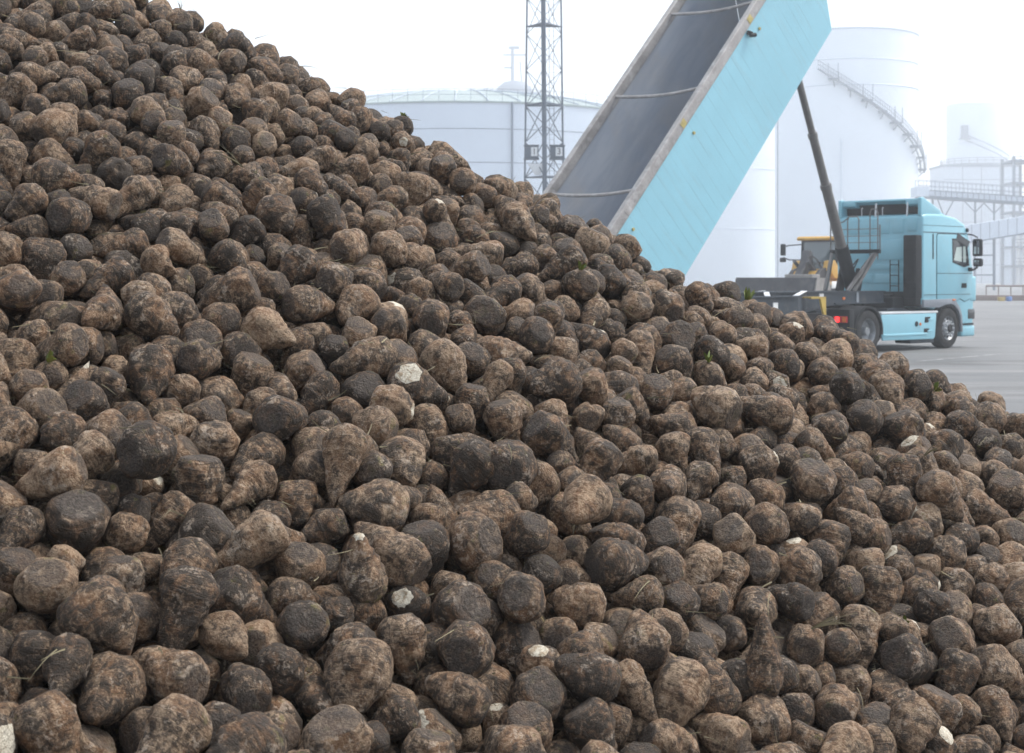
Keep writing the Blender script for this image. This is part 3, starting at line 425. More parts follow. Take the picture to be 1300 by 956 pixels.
-161,6177,1981,4,67,-73,123,19,17,47,88,-930,6458,2584,-30,87,-37,118,8,46,43,48,1036,6160,1504,-8,98,8,113,22,90,49,87,-1458,6255,2699,-51,-67,-52,110,19,54,65,79,
116,3708,615,-21,57,-78,110,8,80,37,65,1627,5430,865,-15,-91,37,112,7,96,65,94,-1455,4340,1636,81,-1,56,127,6,13,62,50,-448,6430,2316,2,-99,4,106,6,54,65,15,
-1320,3990,1436,26,48,83,119,13,77,60,86,-895,4124,1278,-67,13,-72,119,14,67,76,78,1335,5666,1069,-26,21,-93,140,20,10,57,71,-1181,3400,967,-81,56,-10,129,17,34,23,59,
-1784,6063,2671,-73,28,-61,102,17,86,83,45,-448,6332,2220,17,-20,-95,103,21,17,38,21,879,6637,1688,-75,59,-27,122,14,10,17,51,-1151,3808,1206,-95,-20,21,98,17,27,51,65,
154,5820,1689,41,25,-86,104,21,43,51,71,-13,6262,2028,-63,39,65,129,7,36,48,28,-402,5710,1907,-57,-64,-50,126,4,91,52,86,-1143,4257,1423,28,-17,-93,136,16,25,44,64,
-837,5549,2046,-15,-70,-69,123,15,87,60,5,292,4174,816,-2,74,-66,139,13,17,90,42,1547,4813,584,-13,62,-76,109,4,57,78,68,354,5632,1570,64,-60,-46,97,6,60,32,21,
-969,5861,2272,-23,43,-86,111,4,93,80,85,995,6470,1599,-29,86,-40,117,3,39,44,41,772,5224,1175,-15,73,-65,141,1,39,62,29,-513,5973,2110,-62,77,-7,107,20,17,56,21,
-1208,6535,2756,55,53,-62,95,10,95,77,2,-747,3626,959,69,69,-19,122,2,28,67,31,-565,5636,1944,-5,-16,98,109,0,87,50,13,1601,5366,800,-17,77,-60,99,3,47,25,7,
-527,6433,2348,38,77,-50,89,15,60,5,90,-1409,6369,2745,33,19,-91,99,21,84,51,16,469,6020,1688,-14,97,-17,125,21,1,44,93,-1879,6148,2792,-87,-37,-30,102,5,19,73,91,
-374,5622,1879,-3,71,-69,114,2,24,50,33,-512,3615,817,-35,-48,-79,130,14,96,50,50,-669,6569,2511,-65,-75,2,106,1,61,65,95,-1779,6228,2836,-65,75,2,101,10,82,55,28,
1662,5228,759,-69,71,10,146,14,90,99,16,83,6306,2013,-62,76,-7,96,15,0,36,17,-865,5025,1725,-75,-8,-64,121,23,56,43,81,161,6485,2026,69,15,-69,112,21,66,55,35,
-1619,5877,2562,-81,-55,9,103,12,98,76,45,-797,6102,2340,-19,42,88,94,6,41,58,18,1301,6569,1536,-24,-93,-24,128,4,22,24,35,926,5907,1427,70,62,32,103,12,33,44,93,
-1253,5394,2167,-41,-40,-81,100,16,8,32,96,869,5704,1329,-17,-35,91,114,0,95,62,75,-841,6486,2544,-86,-31,-38,101,1,49,45,49,-1084,3668,1093,82,27,-48,97,9,61,58,45,
-132,3731,686,31,-92,20,131,12,72,99,66,2024,6666,1233,-52,-71,46,122,1,46,71,9,-1344,6341,2711,21,94,-21,92,21,54,4,51,1053,4661,640,-13,81,-56,116,16,20,36,50,
-1152,5977,2447,-36,70,-60,108,15,34,41,79,-19,4243,960,6,91,-38,111,16,44,65,15,-1316,4977,1889,-10,53,-83,75,5,1,54,87,-1272,4721,1776,-4,93,-33,99,13,40,78,45,
836,5340,1214,-70,-69,-4,99,14,46,24,89,-698,4028,1128,44,-14,-88,88,14,16,66,11,306,3739,600,2,47,-87,108,7,32,20,18,-1613,6205,2732,83,-51,19,121,1,63,51,54,
-1019,6500,2662,29,-70,-64,128,8,77,40,59,-1661,6079,2718,-51,-24,-81,90,4,69,18,92,1254,5740,1147,-29,-73,-60,121,6,46,79,45,-1237,5704,2329,-57,68,-44,108,1,36,53,18,
-930,5944,2289,-83,-17,-51,91,16,49,80,23,-896,5697,2156,-26,-94,17,103,13,67,33,87,524,5197,1292,-68,-69,-21,113,16,34,66,32,1678,5853,1031,-5,52,-84,119,14,63,99,73,
-1457,6485,2839,35,-66,-65,92,22,84,29,38,1538,5256,758,13,-9,-98,115,3,56,62,79,-1485,5692,2390,-29,38,-87,72,10,74,34,90,-1525,5379,2288,39,-52,-75,104,4,96,77,22,
1402,6317,1389,-8,-48,-87,129,19,73,45,75,-1397,6232,2632,-57,52,-62,107,2,87,25,73,1548,6202,1244,-86,-47,16,113,3,19,44,78,1010,5304,1110,64,18,-73,137,9,94,42,5,
969,5843,1352,-38,7,-91,105,14,85,50,69,-287,4266,1164,56,82,3,99,22,16,41,36,1313,5052,783,93,-35,-3,106,6,51,15,83,-1871,5694,2536,-87,-35,-33,105,7,65,11,39,
-1146,5073,1936,-14,-24,95,112,18,51,37,90,-241,6072,1992,6,52,-84,91,23,27,82,85,-1465,4935,1980,-87,36,-30,99,17,47,8,97,345,6112,1785,5,-20,-97,114,21,85,35,6,
-1712,6149,2718,42,16,-88,125,2,69,48,66,952,6331,1553,-47,87,-5,133,9,29,56,86,-656,3827,1020,-51,81,24,115,14,77,42,37,-402,6474,2244,-69,-69,-16,108,3,98,58,72,
1664,6211,1171,-30,-81,-48,112,21,47,55,84,-1260,6449,2724,73,66,-10,89,17,91,52,26,1774,6383,1227,-81,41,-39,107,16,13,35,85,-921,4854,1713,-91,-9,-37,106,20,29,23,76,
220,3615,624,83,15,-53,124,2,50,64,90,-1742,5807,2580,-88,-29,-36,92,15,88,65,7,-336,5219,1667,27,87,-38,98,6,31,33,38,1356,5998,1289,60,-14,-78,131,22,79,11,14,
-612,3954,972,27,64,-70,116,22,19,52,94,-976,3519,946,41,-56,71,148,18,35,27,80,1490,4677,483,56,-56,-59,105,6,72,30,9,-200,6274,2040,-88,38,-25,107,16,82,46,34,
-881,3693,993,-97,17,-4,113,10,79,43,36,371,5833,1608,23,-92,28,109,18,93,16,62,-1165,5311,2079,-88,-43,14,84,19,26,74,22,-1563,6037,2626,-71,35,-60,105,15,52,84,49,
-1043,3181,832,4,-28,-95,119,14,45,73,39,376,4068,733,-92,13,-34,136,19,62,38,53,-791,4849,1661,-94,-30,9,111,1,67,53,58,-872,5151,1817,-79,32,-51,91,15,2,16,10,
667,6435,1741,54,-10,-83,84,2,42,11,34,-902,3995,1171,-32,-83,44,107,6,8,22,4,-1028,5010,1826,34,63,68,132,1,92,44,50,-359,5869,1970,34,-85,-37,108,10,15,35,93,
-590,3940,1107,91,39,0,112,1,90,65,72,-1010,6265,2539,54,76,-34,99,2,10,38,44,-1193,5218,2022,27,48,-83,111,3,52,49,11,-1140,6069,2514,41,-75,-50,103,14,8,21,34,
1395,5917,1238,23,68,-68,101,15,73,91,83,487,5655,1521,26,4,-96,110,14,1,59,69,701,5384,1223,-80,-26,-52,111,23,68,45,92,698,4439,698,-66,50,-54,136,20,85,54,77,
-1043,6189,2494,46,58,-65,96,5,95,73,54,875,6425,1628,-67,-66,30,131,8,16,60,87,-1300,5700,2397,-27,-95,-11,95,14,63,33,4,185,5420,1537,50,-34,-78,112,22,55,19,20,
728,6178,1605,24,96,8,117,14,43,64,5,-1053,5124,1935,13,-84,-51,116,1,41,33,15,-767,4091,1164,-59,-28,-75,109,21,62,68,46,842,5153,1048,-29,10,-94,140,7,49,0,68,
-1756,5302,2324,-94,30,-11,89,15,35,16,49,927,5447,1186,88,30,34,135,1,61,21,50,-91,6108,1916,-30,-13,-94,113,8,23,56,35,1421,4390,395,-39,0,91,122,7,60,52,72,
1204,4878,700,18,38,-90,107,13,74,10,98,-1164,5619,2261,-81,31,47,104,19,47,11,35,-1671,5723,2477,-58,-40,-69,119,14,97,49,26,-1194,4434,1568,-97,14,-13,102,10,34,49,4,
801,5615,1334,65,51,-54,107,8,41,33,45,119,5196,1474,-89,11,42,94,3,46,44,47,-1338,6563,2826,-31,93,16,109,12,81,47,79,-170,6059,1948,63,-64,-41,101,12,68,47,44,
552,6348,1733,-77,62,-5,128,13,41,34,76,538,5884,1557,-13,79,-58,107,2,27,69,3,-255,4791,1397,-88,27,36,97,5,43,44,46,-380,4073,1034,94,-2,-30,151,12,59,39,7,
681,6027,1584,-73,-29,-61,94,7,61,61,66,115,6155,1887,22,-34,-90,98,1,80,37,57,-279,5463,1750,-82,20,-51,112,2,28,37,13,-865,6303,2444,-24,88,-39,94,9,6,75,93,
-1440,5153,2099,-97,-17,-5,89,3,71,9,23,155,5065,1354,91,30,-23,114,12,65,34,91,1125,6117,1322,29,82,48,123,2,34,66,3,-1365,5131,2034,8,90,-39,108,4,68,51,69,
-331,6192,2115,-48,52,69,109,1,39,69,86,-1212,6304,2659,65,70,-27,99,7,67,99,18,-1391,4097,1551,80,0,-58,137,14,15,85,76,-488,6529,2359,2,86,-50,94,10,68,40,83,
-1284,3755,1352,64,75,-1,128,11,28,85,48,-1571,4897,1978,40,81,-41,108,21,89,12,21,-921,5071,1824,-46,81,-33,133,19,6,49,27,969,5576,1201,63,-14,75,147,6,47,56,80,
-1698,5147,2205,-94,29,-11,110,15,26,50,26,-2016,6131,2812,-65,74,-11,114,20,38,35,89,6,4101,842,-78,-40,-46,126,9,2,54,30,-1541,6466,2807,58,-80,5,122,13,29,76,71,
847,6069,1495,-79,-50,-33,133,10,42,17,58,44,6656,2086,21,-42,-87,116,3,9,70,15,1810,6283,1212,30,78,-54,99,10,45,57,39,-639,4322,1191,-7,68,-71,104,10,86,25,22,
-470,3899,944,42,79,42,135,14,6,56,49,786,4770,884,21,54,-80,111,3,68,28,33,-657,6478,2450,35,30,-88,98,13,9,24,85,-437,5296,1697,-97,15,10,104,22,83,29,10,
551,6210,1711,-64,-68,33,113,1,64,94,69,260,4599,1116,-91,-20,-33,104,7,34,27,75,-967,6069,2406,-72,-67,-8,119,7,42,73,40,-120,4637,1252,-31,94,5,140,1,93,30,63,
156,6406,1965,34,92,-13,117,4,93,69,94,-704,6070,2253,81,-10,-56,93,4,61,47,20,-457,6631,2391,6,96,-22,99,15,18,0,22,-1462,4564,1749,-98,8,13,123,8,30,70,14,
-72,5772,1743,-9,53,-83,115,20,26,12,68,-616,5405,1842,62,67,-38,90,5,60,67,8,-970,3256,813,-9,-31,-94,128,4,68,31,63,1488,6726,1441,-40,-90,-6,131,8,80,32,25,
216,6141,1839,14,63,-75,126,14,11,32,79,1252,5523,1089,65,-74,-15,100,9,85,24,27,1340,5775,1110,-58,-64,-48,100,3,53,9,81,-822,6252,2381,3,71,-69,83,23,68,52,13,
1465,4508,449,-2,97,-20,106,5,60,23,88,-1170,3832,1123,-20,97,-1,134,23,26,28,54,-265,4041,941,14,-57,80,120,0,27,66,37,-724,6253,2351,57,40,-70,99,10,34,47,29,
-253,6237,2077,64,-72,-23,108,11,7,40,26,1603,6110,1152,44,-25,85,95,0,20,61,1,700,5957,1510,34,44,-82,117,3,74,35,97,667,4315,694,-16,64,74,120,13,82,80,48,
1059,6556,1569,-49,77,-39,117,15,44,13,40,-803,3494,804,12,-84,51,139,8,44,54,98,-1566,5095,2056,-49,31,-80,96,10,64,48,0,500,6525,1790,-55,17,-80,114,9,15,11,9,
-1913,6059,2737,-29,64,70,94,14,16,25,88,-356,6428,2189,-35,89,-26,109,4,9,93,61,1740,6042,1055,47,-43,-76,124,3,41,60,13,-960,6607,2653,-88,30,34,112,8,70,28,45,
280,5939,1737,-65,65,-36,110,2,40,29,5,-1571,6367,2823,-17,72,-66,99,20,15,8,38,407,5419,1385,-51,-44,-73,134,19,75,39,3,-626,5237,1783,12,39,-90,100,14,77,65,89,
912,5648,1258,-29,44,-84,115,23,87,53,41,39,6541,2067,-3,-94,-30,106,20,42,44,20,605,4377,671,18,-80,-56,98,15,44,59,11,-594,5755,1994,-5,97,-18,99,22,67,67,60,
-1504,6601,2872,-45,-83,-31,118,15,51,89,12,-846,5947,2222,65,-40,-63,72,10,75,66,85,1949,5962,983,-5,21,-97,119,11,2,95,51,-230,3705,697,-21,64,-73,117,5,16,99,51,
-502,6425,2246,58,50,-63,97,17,14,34,28,-1733,5898,2610,-99,-2,-2,86,4,57,32,27,586,3756,550,9,-42,-89,134,2,35,39,15,892,5061,1001,-95,27,2,125,10,68,21,66,
-1026,5458,2062,61,-16,77,113,12,32,18,23,-1042,4227,1386,36,-32,86,108,18,72,59,81,-1740,5399,2282,-76,32,-55,130,8,66,62,21,1229,5111,824,-65,-30,-68,117,14,61,15,70,
-1243,5816,2342,-5,61,-78,92,11,60,23,64,456,6283,1720,-40,48,-77,127,20,72,46,12,177,6227,1876,-61,-37,-69,117,8,80,22,77,-433,6553,2303,-64,-58,-49,108,2,72,10,91,
-604,5892,2105,42,86,-25,83,5,42,50,76,-790,4684,1483,-92,-3,-37,121,21,96,59,43,422,5100,1184,-55,-52,-64,104,10,64,53,64,-1271,4570,1623,-15,18,-96,96,16,64,64,21,
793,5939,1433,-80,-34,-48,149,20,53,84,1,-878,5869,2170,-98,-12,-5,121,9,55,31,21,-412,4380,1282,35,86,-36,106,21,56,50,64,-1642,5277,2166,-94,20,-22,118,14,79,12,48,
1049,5402,1098,-94,18,25,129,22,68,65,57,-627,3561,816,-78,30,-53,128,19,6,80,48,-592,6349,2267,-30,45,-83,97,5,56,59,32,-581,5038,1651,-11,46,87,102,13,1,2,58,
-900,6416,2475,21,85,-47,128,21,15,20,55,-1402,5952,2539,-48,82,27,129,9,84,1,32,-1199,3943,1302,-62,-68,-35,98,1,47,34,38,52,6115,1845,2,79,-59,101,9,90,31,61,
-950,3383,895,-55,-59,-58,109,21,96,52,96,-1896,6259,2856,-77,62,4,117,7,96,16,47,116,3824,614,-53,64,-53,98,11,36,48,11,1914,6722,1228,51,-61,-58,147,21,84,56,52,
1842,6494,1243,39,17,-90,106,19,79,99,43,-1457,5666,2335,41,90,0,106,21,12,40,88,-1326,5339,2160,-17,-82,-52,92,2,27,46,52,-1824,6095,2752,47,69,-54,96,13,37,32,84,
-1720,6314,2825,-25,90,-33,121,20,54,0,96,-761,6605,2485,-13,26,-95,93,21,29,59,41,-726,5485,1958,-80,39,43,95,5,20,39,82,833,6321,1612,-94,-24,20,87,16,10,48,57,
-1618,4945,2037,59,41,-68,105,14,21,17,72,-95,4556,1144,-31,92,-20,149,21,79,34,88,114,6602,2044,-75,-33,-55,112,5,31,56,33,-64,4952,1380,55,8,-82,99,5,92,59,68,
1161,5236,976,-31,69,63,128,13,25,31,83,545,5460,1399,-81,-57,-4,98,13,16,68,39,-1537,6179,2670,-60,60,-50,92,8,58,36,67,-1262,3846,1203,30,-44,-84,141,8,35,51,60,
-471,4160,1117,81,-2,-57,118,12,83,52,47,1570,5533,909,60,0,-79,123,22,28,42,18,-493,4381,1203,-35,-59,-71,103,21,37,88,44,-473,6263,2208,-72,42,53,83,22,90,31,64,
814,6539,1673,23,-69,-67,121,19,37,53,59,466,6429,1780,-97,-2,-20,90,10,29,33,85,409,3929,586,-31,70,-63,101,9,85,23,40,250,5220,1442,78,-29,-54,83,3,50,43,93,
343,6573,1970,8,93,33,92,18,59,25,0,-990,5364,2029,-70,-54,-45,93,3,24,16,7,-253,5962,1957,64,-26,-71,102,23,50,63,1,-346,3945,911,16,-31,-93,125,16,39,22,78,
1082,6104,1406,-18,-92,-31,102,7,1,95,5,-1783,5953,2587,-21,-8,-97,94,23,51,35,85,296,5563,1539,37,-50,77,105,18,62,77,55,-1461,4454,1598,-74,-38,-54,128,7,47,23,87,
-255,5314,1643,-99,8,-4,101,17,40,24,27,1416,4588,489,-11,-89,-42,118,1,98,32,65,1215,4665,590,-11,-22,-96,93,3,26,52,85,1540,5433,859,46,8,-87,122,23,96,66,88,
-854,3787,1043,95,-26,-9,134,1,65,78,17,-1583,4797,1880,29,35,-88,137,13,39,26,96,298,4817,1108,-85,48,-19,117,16,73,69,95,-1063,6026,2332,-26,88,-37,104,17,89,0,32,
-1591,6582,2930,-96,10,-23,98,9,21,44,4,678,6729,1720,6,34,-93,127,21,91,55,14,-322,5611,1814,-59,-66,-44,83,21,90,73,20,346,6509,1909,-25,80,-52,111,4,55,53,57,
834,4471,654,-87,-45,-13,129,7,52,39,78,-183,4137,945,-96,-12,-21,93,16,95,32,49,274,5834,1661,-83,7,-53,103,21,91,75,56,120,6274,1931,66,73,-10,97,16,89,55,79,
-1081,4337,1395,-77,11,-62,132,13,92,38,98,385,5965,1647,-15,-95,24,97,21,46,59,45,1222,4777,671,-74,-39,54,126,7,18,44,4,-1656,5643,2418,-98,4,-10,100,19,5,48,3,
33,4821,1269,-76,21,-59,104,23,6,36,60,-1481,5426,2216,-64,66,-36,99,21,56,29,46,-139,5675,1738,55,-52,64,123,12,22,67,45,401,6088,1706,-53,-56,-62,101,10,68,32,3,
-663,6016,2176,59,44,-66,114,10,17,55,22,-1593,5684,2353,-80,-3,-58,113,15,69,39,82,367,5110,1248,-11,88,-43,101,21,62,38,12,-580,4950,1536,-50,-34,-78,123,2,53,27,49,
852,5565,1264,-25,93,-22,145,15,10,46,56,-832,6641,2534,-40,-32,-85,110,9,68,41,40,-452,5821,1974,-20,-81,54,125,12,25,59,97,218,4278,851,-62,-74,22,158,1,18,74,66,
-783,6047,2210,58,17,-78,115,23,31,39,88,924,4319,555,15,-24,-95,100,3,63,43,38,689,6397,1670,52,70,-47,93,23,54,57,18,-100,4795,1218,-14,56,81,157,1,82,68,70,
-1342,5075,1943,-15,97,13,137,7,60,65,49,-673,3618,881,30,76,-56,100,14,40,14,33,39,4732,1203,-79,-8,-60,98,20,45,21,67,-2010,6266,2875,-24,96,5,111,2,98,65,37,
-1199,6453,2684,-70,-3,-70,95,5,28,50,24,-937,6805,2622,-8,-96,-24,129,1,53,36,32,-636,6269,2317,4,88,-45,77,4,80,43,69,-698,5292,1820,17,16,96,103,12,16,99,16,
-527,6582,2361,30,21,-92,88,23,37,70,32,462,5752,1532,-40,-53,-73,116,20,52,18,17,-1483,5761,2376,30,-15,-93,113,4,33,27,62,-1102,5284,2011,-93,-15,31,93,14,8,78,93,
-1812,5482,2400,5,8,-99,115,15,84,44,37,-1934,6225,2760,62,64,-43,131,8,62,69,41,-822,3532,901,-68,69,-20,99,8,35,24,1,-1111,3638,1026,-91,36,13,99,22,63,99,83,
-1115,3553,963,96,-24,7,111,6,48,59,46,-287,3492,662,34,-33,-87,123,1,2,55,38,-773,3419,738,36,87,-30,122,22,10,12,30,1185,6017,1316,-72,-65,19,112,22,32,37,99,
1238,6417,1466,21,-96,-14,120,19,11,65,3,684,4939,1037,-30,39,-86,127,2,57,67,93,588,5334,1295,-98,8,8,139,15,58,27,1,1231,5491,1012,-53,83,-12,119,22,95,53,85,
-118,5203,1518,42,25,86,117,6,57,55,66,750,4341,647,-44,6,-88,97,15,68,99,70,1867,5648,880,-77,1,62,117,6,49,76,84,-54,3628,603,-8,20,97,146,1,33,46,98,
-1593,6494,2890,33,92,-14,97,22,96,62,31,28,5076,1399,-65,56,-49,118,4,74,24,17,1351,4833,657,-76,-24,-58,112,7,36,38,41,-1593,6112,2683,46,-87,-4,92,6,36,33,55,
-301,3657,650,3,-37,92,121,6,54,72,17,-252,4413,1121,-19,75,-61,110,21,71,37,94,1024,5819,1242,52,-68,-50,138,6,73,91,47,75,4407,981,6,-1,-99,122,23,18,75,59,
-163,6466,2158,-12,-98,-1,98,12,30,34,60,1505,6106,1198,7,65,-74,140,13,88,54,25,-1588,5963,2558,-30,-2,-94,91,4,72,45,98,633,6278,1676,65,-68,31,93,18,21,53,89,
268,4705,1115,-23,-54,-80,114,1,70,27,77,-516,4795,1416,39,58,-70,109,14,9,27,51,1063,4977,872,-96,2,-25,104,13,26,57,86,65,4225,914,-57,60,54,96,11,67,41,62,
249,3964,709,-51,-68,-51,142,2,99,89,32,-770,5018,1656,98,-12,6,129,1,7,66,28,-323,5739,1838,34,86,36,110,19,65,92,38,1843,6215,1116,45,-48,-74,135,20,35,53,25,
-26,4689,1245,36,-58,72,96,6,24,35,55,-668,5679,2028,2,-66,-73,95,20,9,27,94,1570,5035,605,10,68,-71,122,22,2,35,14,121,4592,1071,-77,-62,6,119,19,43,50,64,
300,5178,1324,22,43,-86,120,21,3,72,29,-1583,5483,2323,-86,-43,-23,96,16,28,68,97,-1094,4618,1590,62,59,50,113,21,4,44,89,-630,5544,1956,42,-81,-39,117,1,47,56,64,
-271,6433,2221,22,-86,-44,99,5,20,72,43,-1479,5875,2463,-29,79,-52,106,10,23,27,51,-607,6688,2428,-65,62,-41,110,13,98,8,59,-950,3604,998,67,19,-71,96,23,59,47,83,
-1254,3976,1216,52,-5,-84,117,2,45,69,30,-533,3736,847,-81,-17,-54,109,7,84,62,68,1081,5890,1273,34,-58,-72,81,5,8,34,54,-83,6220,1951,21,-69,-67,87,22,30,55,92,
993,6658,1607,-29,91,-26,129,13,74,57,46,-395,5193,1554,-80,37,-46,111,17,52,31,93,-587,4287,1129,-68,-15,-71,110,15,80,42,63,2053,6448,1150,12,66,73,121,6,98,37,79,
-1199,4626,1630,-55,-21,-79,129,2,99,82,14,-1335,5702,2299,50,61,-60,113,5,91,27,91,1554,5624,1002,11,-2,-98,107,13,21,80,41,-1318,6159,2619,-15,84,-50,96,20,28,35,33,
-572,5455,1881,-77,61,-14,112,21,41,66,19,-790,4211,1166,-66,18,-71,109,5,90,65,32,-1642,5173,2103,-64,-22,-73,113,8,31,56,21,-1420,4269,1568,-89,-32,-30,97,2,38,72,31,
-1266,5035,1885,-25,92,-26,80,16,90,51,36,-1369,6042,2514,46,-16,86,97,0,27,44,23,-703,4322,1261,-13,-78,-60,113,23,95,88,61,-918,4978,1746,-50,80,29,94,21,51,99,18,
1838,5526,881,19,-55,-80,125,7,49,63,41,1398,6636,1466,-36,86,-33,119,2,60,59,73,1125,4605,554,-32,-39,-85,126,14,65,26,93,-709,4867,1594,-24,96,6,94,12,34,56,36,
628,5086,1149,32,-2,-94,108,8,44,51,37,-777,6319,2396,85,25,-43,100,20,22,70,62,-276,6123,2048,-56,-74,34,107,9,31,26,21,-1923,5976,2663,-3,85,-51,114,20,82,51,18,
975,6220,1468,44,42,-79,110,11,14,31,79,1913,6581,1199,63,11,-76,121,19,15,17,59,895,4732,822,18,96,-14,76,23,79,77,34,619,4763,910,4,51,-85,101,21,58,93,5,
1424,4877,600,-72,56,38,120,22,24,34,82,-726,4789,1523,18,-39,89,115,6,45,51,29,-75,6338,1985,-58,-40,69,95,14,63,76,13,-1755,5668,2444,41,-9,-90,88,23,31,16,91,
-1447,6150,2614,11,-36,-91,84,10,60,29,29,-111,4303,998,12,83,52,128,11,39,81,80,-850,3989,1072,-25,96,-1,132,7,57,68,5,656,5180,1120,-94,22,22,129,19,16,60,69,
931,4677,764,2,98,-15,99,8,57,42,2,-1384,4380,1547,-80,-2,-59,135,1,59,50,27,-1046,5622,2182,93,20,-29,84,10,77,23,33,-1415,4888,1821,-69,24,-67,129,15,7,27,38,
-1002,5639,2116,-81,53,-21,99,23,3,63,7,-1134,5909,2379,-97,-11,-16,89,4,98,30,94,-869,4615,1443,22,-6,-96,106,3,23,34,97,1233,5972,1248,-62,63,-45,110,9,47,66,87,
-1307,6296,2623,-6,77,-62,88,10,82,48,50,1033,4828,812,38,35,-84,96,22,71,94,60,240,4123,744,-54,79,-26,88,10,88,84,53,421,5209,1275,79,41,-44,133,19,71,52,46,
-902,4209,1153,-46,9,-87,126,15,75,42,61,1039,6413,1497,0,94,30,152,13,33,39,69,-96,3511,609,22,-12,-96,141,9,34,25,8,1464,5022,664,-37,64,-66,95,10,13,36,73,
634,6538,1750,63,61,-46,105,12,20,74,3,416,4928,1121,-75,57,-31,131,15,12,40,76,-5,5221,1466,2,39,-91,117,10,62,22,88,1479,5955,1178,-42,79,-42,137,8,22,22,53,
1719,5826,916,-84,-51,-11,150,13,58,49,53,589,4886,995,8,-14,-98,110,16,60,72,0,163,4967,1247,22,-74,-62,136,14,32,63,50,284,3838,575,12,56,-81,89,14,30,43,82,
-1194,4077,1295,56,79,-20,139,13,76,11,26,-73,6633,2128,-7,-61,-78,126,19,17,27,25,-1297,4866,1760,5,84,-53,122,9,45,64,67,-47,5451,1501,-6,25,-96,100,16,80,44,16,
67,5008,1327,14,89,-40,113,2,61,43,81,-689,4260,1144,-43,55,70,115,13,20,56,15,-1139,6292,2607,-71,-60,-34,107,21,17,21,70,-667,4179,1199,28,95,-3,90,13,4,68,20,
-357,6682,2267,7,22,96,122,18,77,75,94,-1328,5597,2237,-20,-42,-87,113,8,24,16,3,-511,6187,2187,40,4,-91,82,9,63,44,95,-1160,6262,2514,-51,73,-43,108,10,58,60,32,
-442,3419,705,-35,-72,-58,115,22,68,72,98,-1257,5102,1923,-55,68,-46,84,4,35,61,19,-225,5165,1510,-17,-24,-95,111,9,67,69,30,739,4652,818,-63,75,18,124,4,97,85,90,
1328,6221,1338,60,54,-57,125,2,24,24,68,1148,5759,1216,-62,-55,54,121,13,56,66,89,-485,3615,688,97,16,7,132,12,26,0,86,-780,4320,1213,50,55,-66,136,9,43,58,7,
-1409,6696,2858,20,-96,-15,114,3,4,71,51,1466,4970,601,-27,-70,64,112,2,20,5,92,-1225,5387,2072,84,11,51,120,12,36,18,78,400,4994,1196,71,-66,22,120,19,86,29,0,
-1492,5564,2282,-48,45,-74,88,10,90,17,63,-845,5670,2093,-92,-32,18,100,10,57,83,89,-188,5890,1860,-53,-83,-13,80,14,80,44,2,-207,4585,1179,-75,-2,64,114,6,74,65,95,
100,5893,1720,61,-32,-71,105,21,81,86,47,-1002,4588,1565,57,80,-14,109,8,47,26,98,937,4557,613,-10,58,-80,104,20,78,74,32,331,4890,1118,-7,-8,-98,103,15,72,42,88,
-606,5167,1710,13,92,-33,143,20,49,54,16,-722,5850,2087,-43,20,-87,109,2,91,21,42,1402,5886,1117,34,-39,-84,115,7,95,41,78,-285,5409,1662,-65,37,-65,112,19,59,44,63,
-589,4713,1392,-54,83,6,130,3,16,43,37,-168,4496,1077,69,-6,-71,121,21,46,22,86,604,4518,754,87,-1,-47,148,8,20,61,42,-1650,6012,2569,51,74,-43,108,3,48,72,66,
47,5164,1424,51,-49,69,102,0,12,27,78,-1521,4736,1816,-10,66,-73,117,22,54,65,76,1139,4943,776,-60,-63,-47,149,8,77,65,66,1174,6214,1393,-97,13,-17,99,3,44,81,9,
-814,4755,1581,-8,-68,-72,119,19,10,36,96,126,6856,2037,49,51,-69,125,3,94,70,75,-1085,3379,863,-25,63,72,125,8,27,82,41,-1372,4985,1873,43,44,-77,98,23,1,64,13,
829,4300,585,73,-34,-58,109,8,39,48,76,623,5773,1410,-3,88,-46,122,21,35,22,61,478,3963,563,33,-85,-39,92,9,96,78,35,449,5876,1533,-7,-70,70,105,6,26,80,31,
-996,4434,1434,-68,67,28,129,20,11,42,38,207,5778,1624,-8,72,-67,107,2,57,38,60,-139,5733,1814,66,-63,38,106,10,97,53,51,232,4340,939,-63,35,-68,77,21,62,22,9,
727,5714,1370,79,-59,12,112,18,9,48,26,393,6780,1902,-97,19,3,123,8,67,53,5,-578,6502,2376,-1,91,-39,98,8,62,77,55,479,5041,1175,-74,20,-63,106,3,62,50,82,
-1222,4707,1709,85,43,27,88,17,33,18,46,69,5987,1791,58,-39,-71,97,5,51,40,82,801,6262,1535,51,-47,-70,127,20,33,69,16,993,4787,746,91,-38,-10,109,12,37,16,84,
-1043,5900,2284,34,23,-90,102,2,73,17,82,1743,6569,1214,-72,-19,-65,104,23,74,59,60,-373,6095,2085,-55,-1,-82,99,8,58,71,72,-1206,5789,2282,-95,-6,-27,113,9,61,53,91,
844,5884,1346,-95,10,26,110,2,50,69,91,-655,3484,796,-58,78,-18,82,5,65,69,93,522,4640,925,-89,3,-43,107,3,62,57,23,1544,4920,562,0,27,-95,111,1,19,99,70,
354,5546,1454,-1,86,49,127,8,35,48,53,-488,5474,1779,70,-34,-61,128,7,65,10,93,-664,4606,1347,-49,28,-81,114,21,69,37,55,-1500,5003,1924,-89,38,20,99,7,61,61,32,
-826,4130,1217,57,62,51,99,4,40,55,54,-975,3832,1074,91,35,-16,102,19,37,31,0,-654,5028,1712,-12,94,29,91,9,44,78,84,812,5481,1195,-5,89,-43,82,3,26,52,75,
-844,3691,877,34,81,-46,115,21,40,50,6,1631,5610,813,15,-44,-88,144,7,42,99,50,-865,3433,671,11,-29,-94,120,4,12,24,50,1292,4665,586,-32,87,34,97,21,2,47,66,
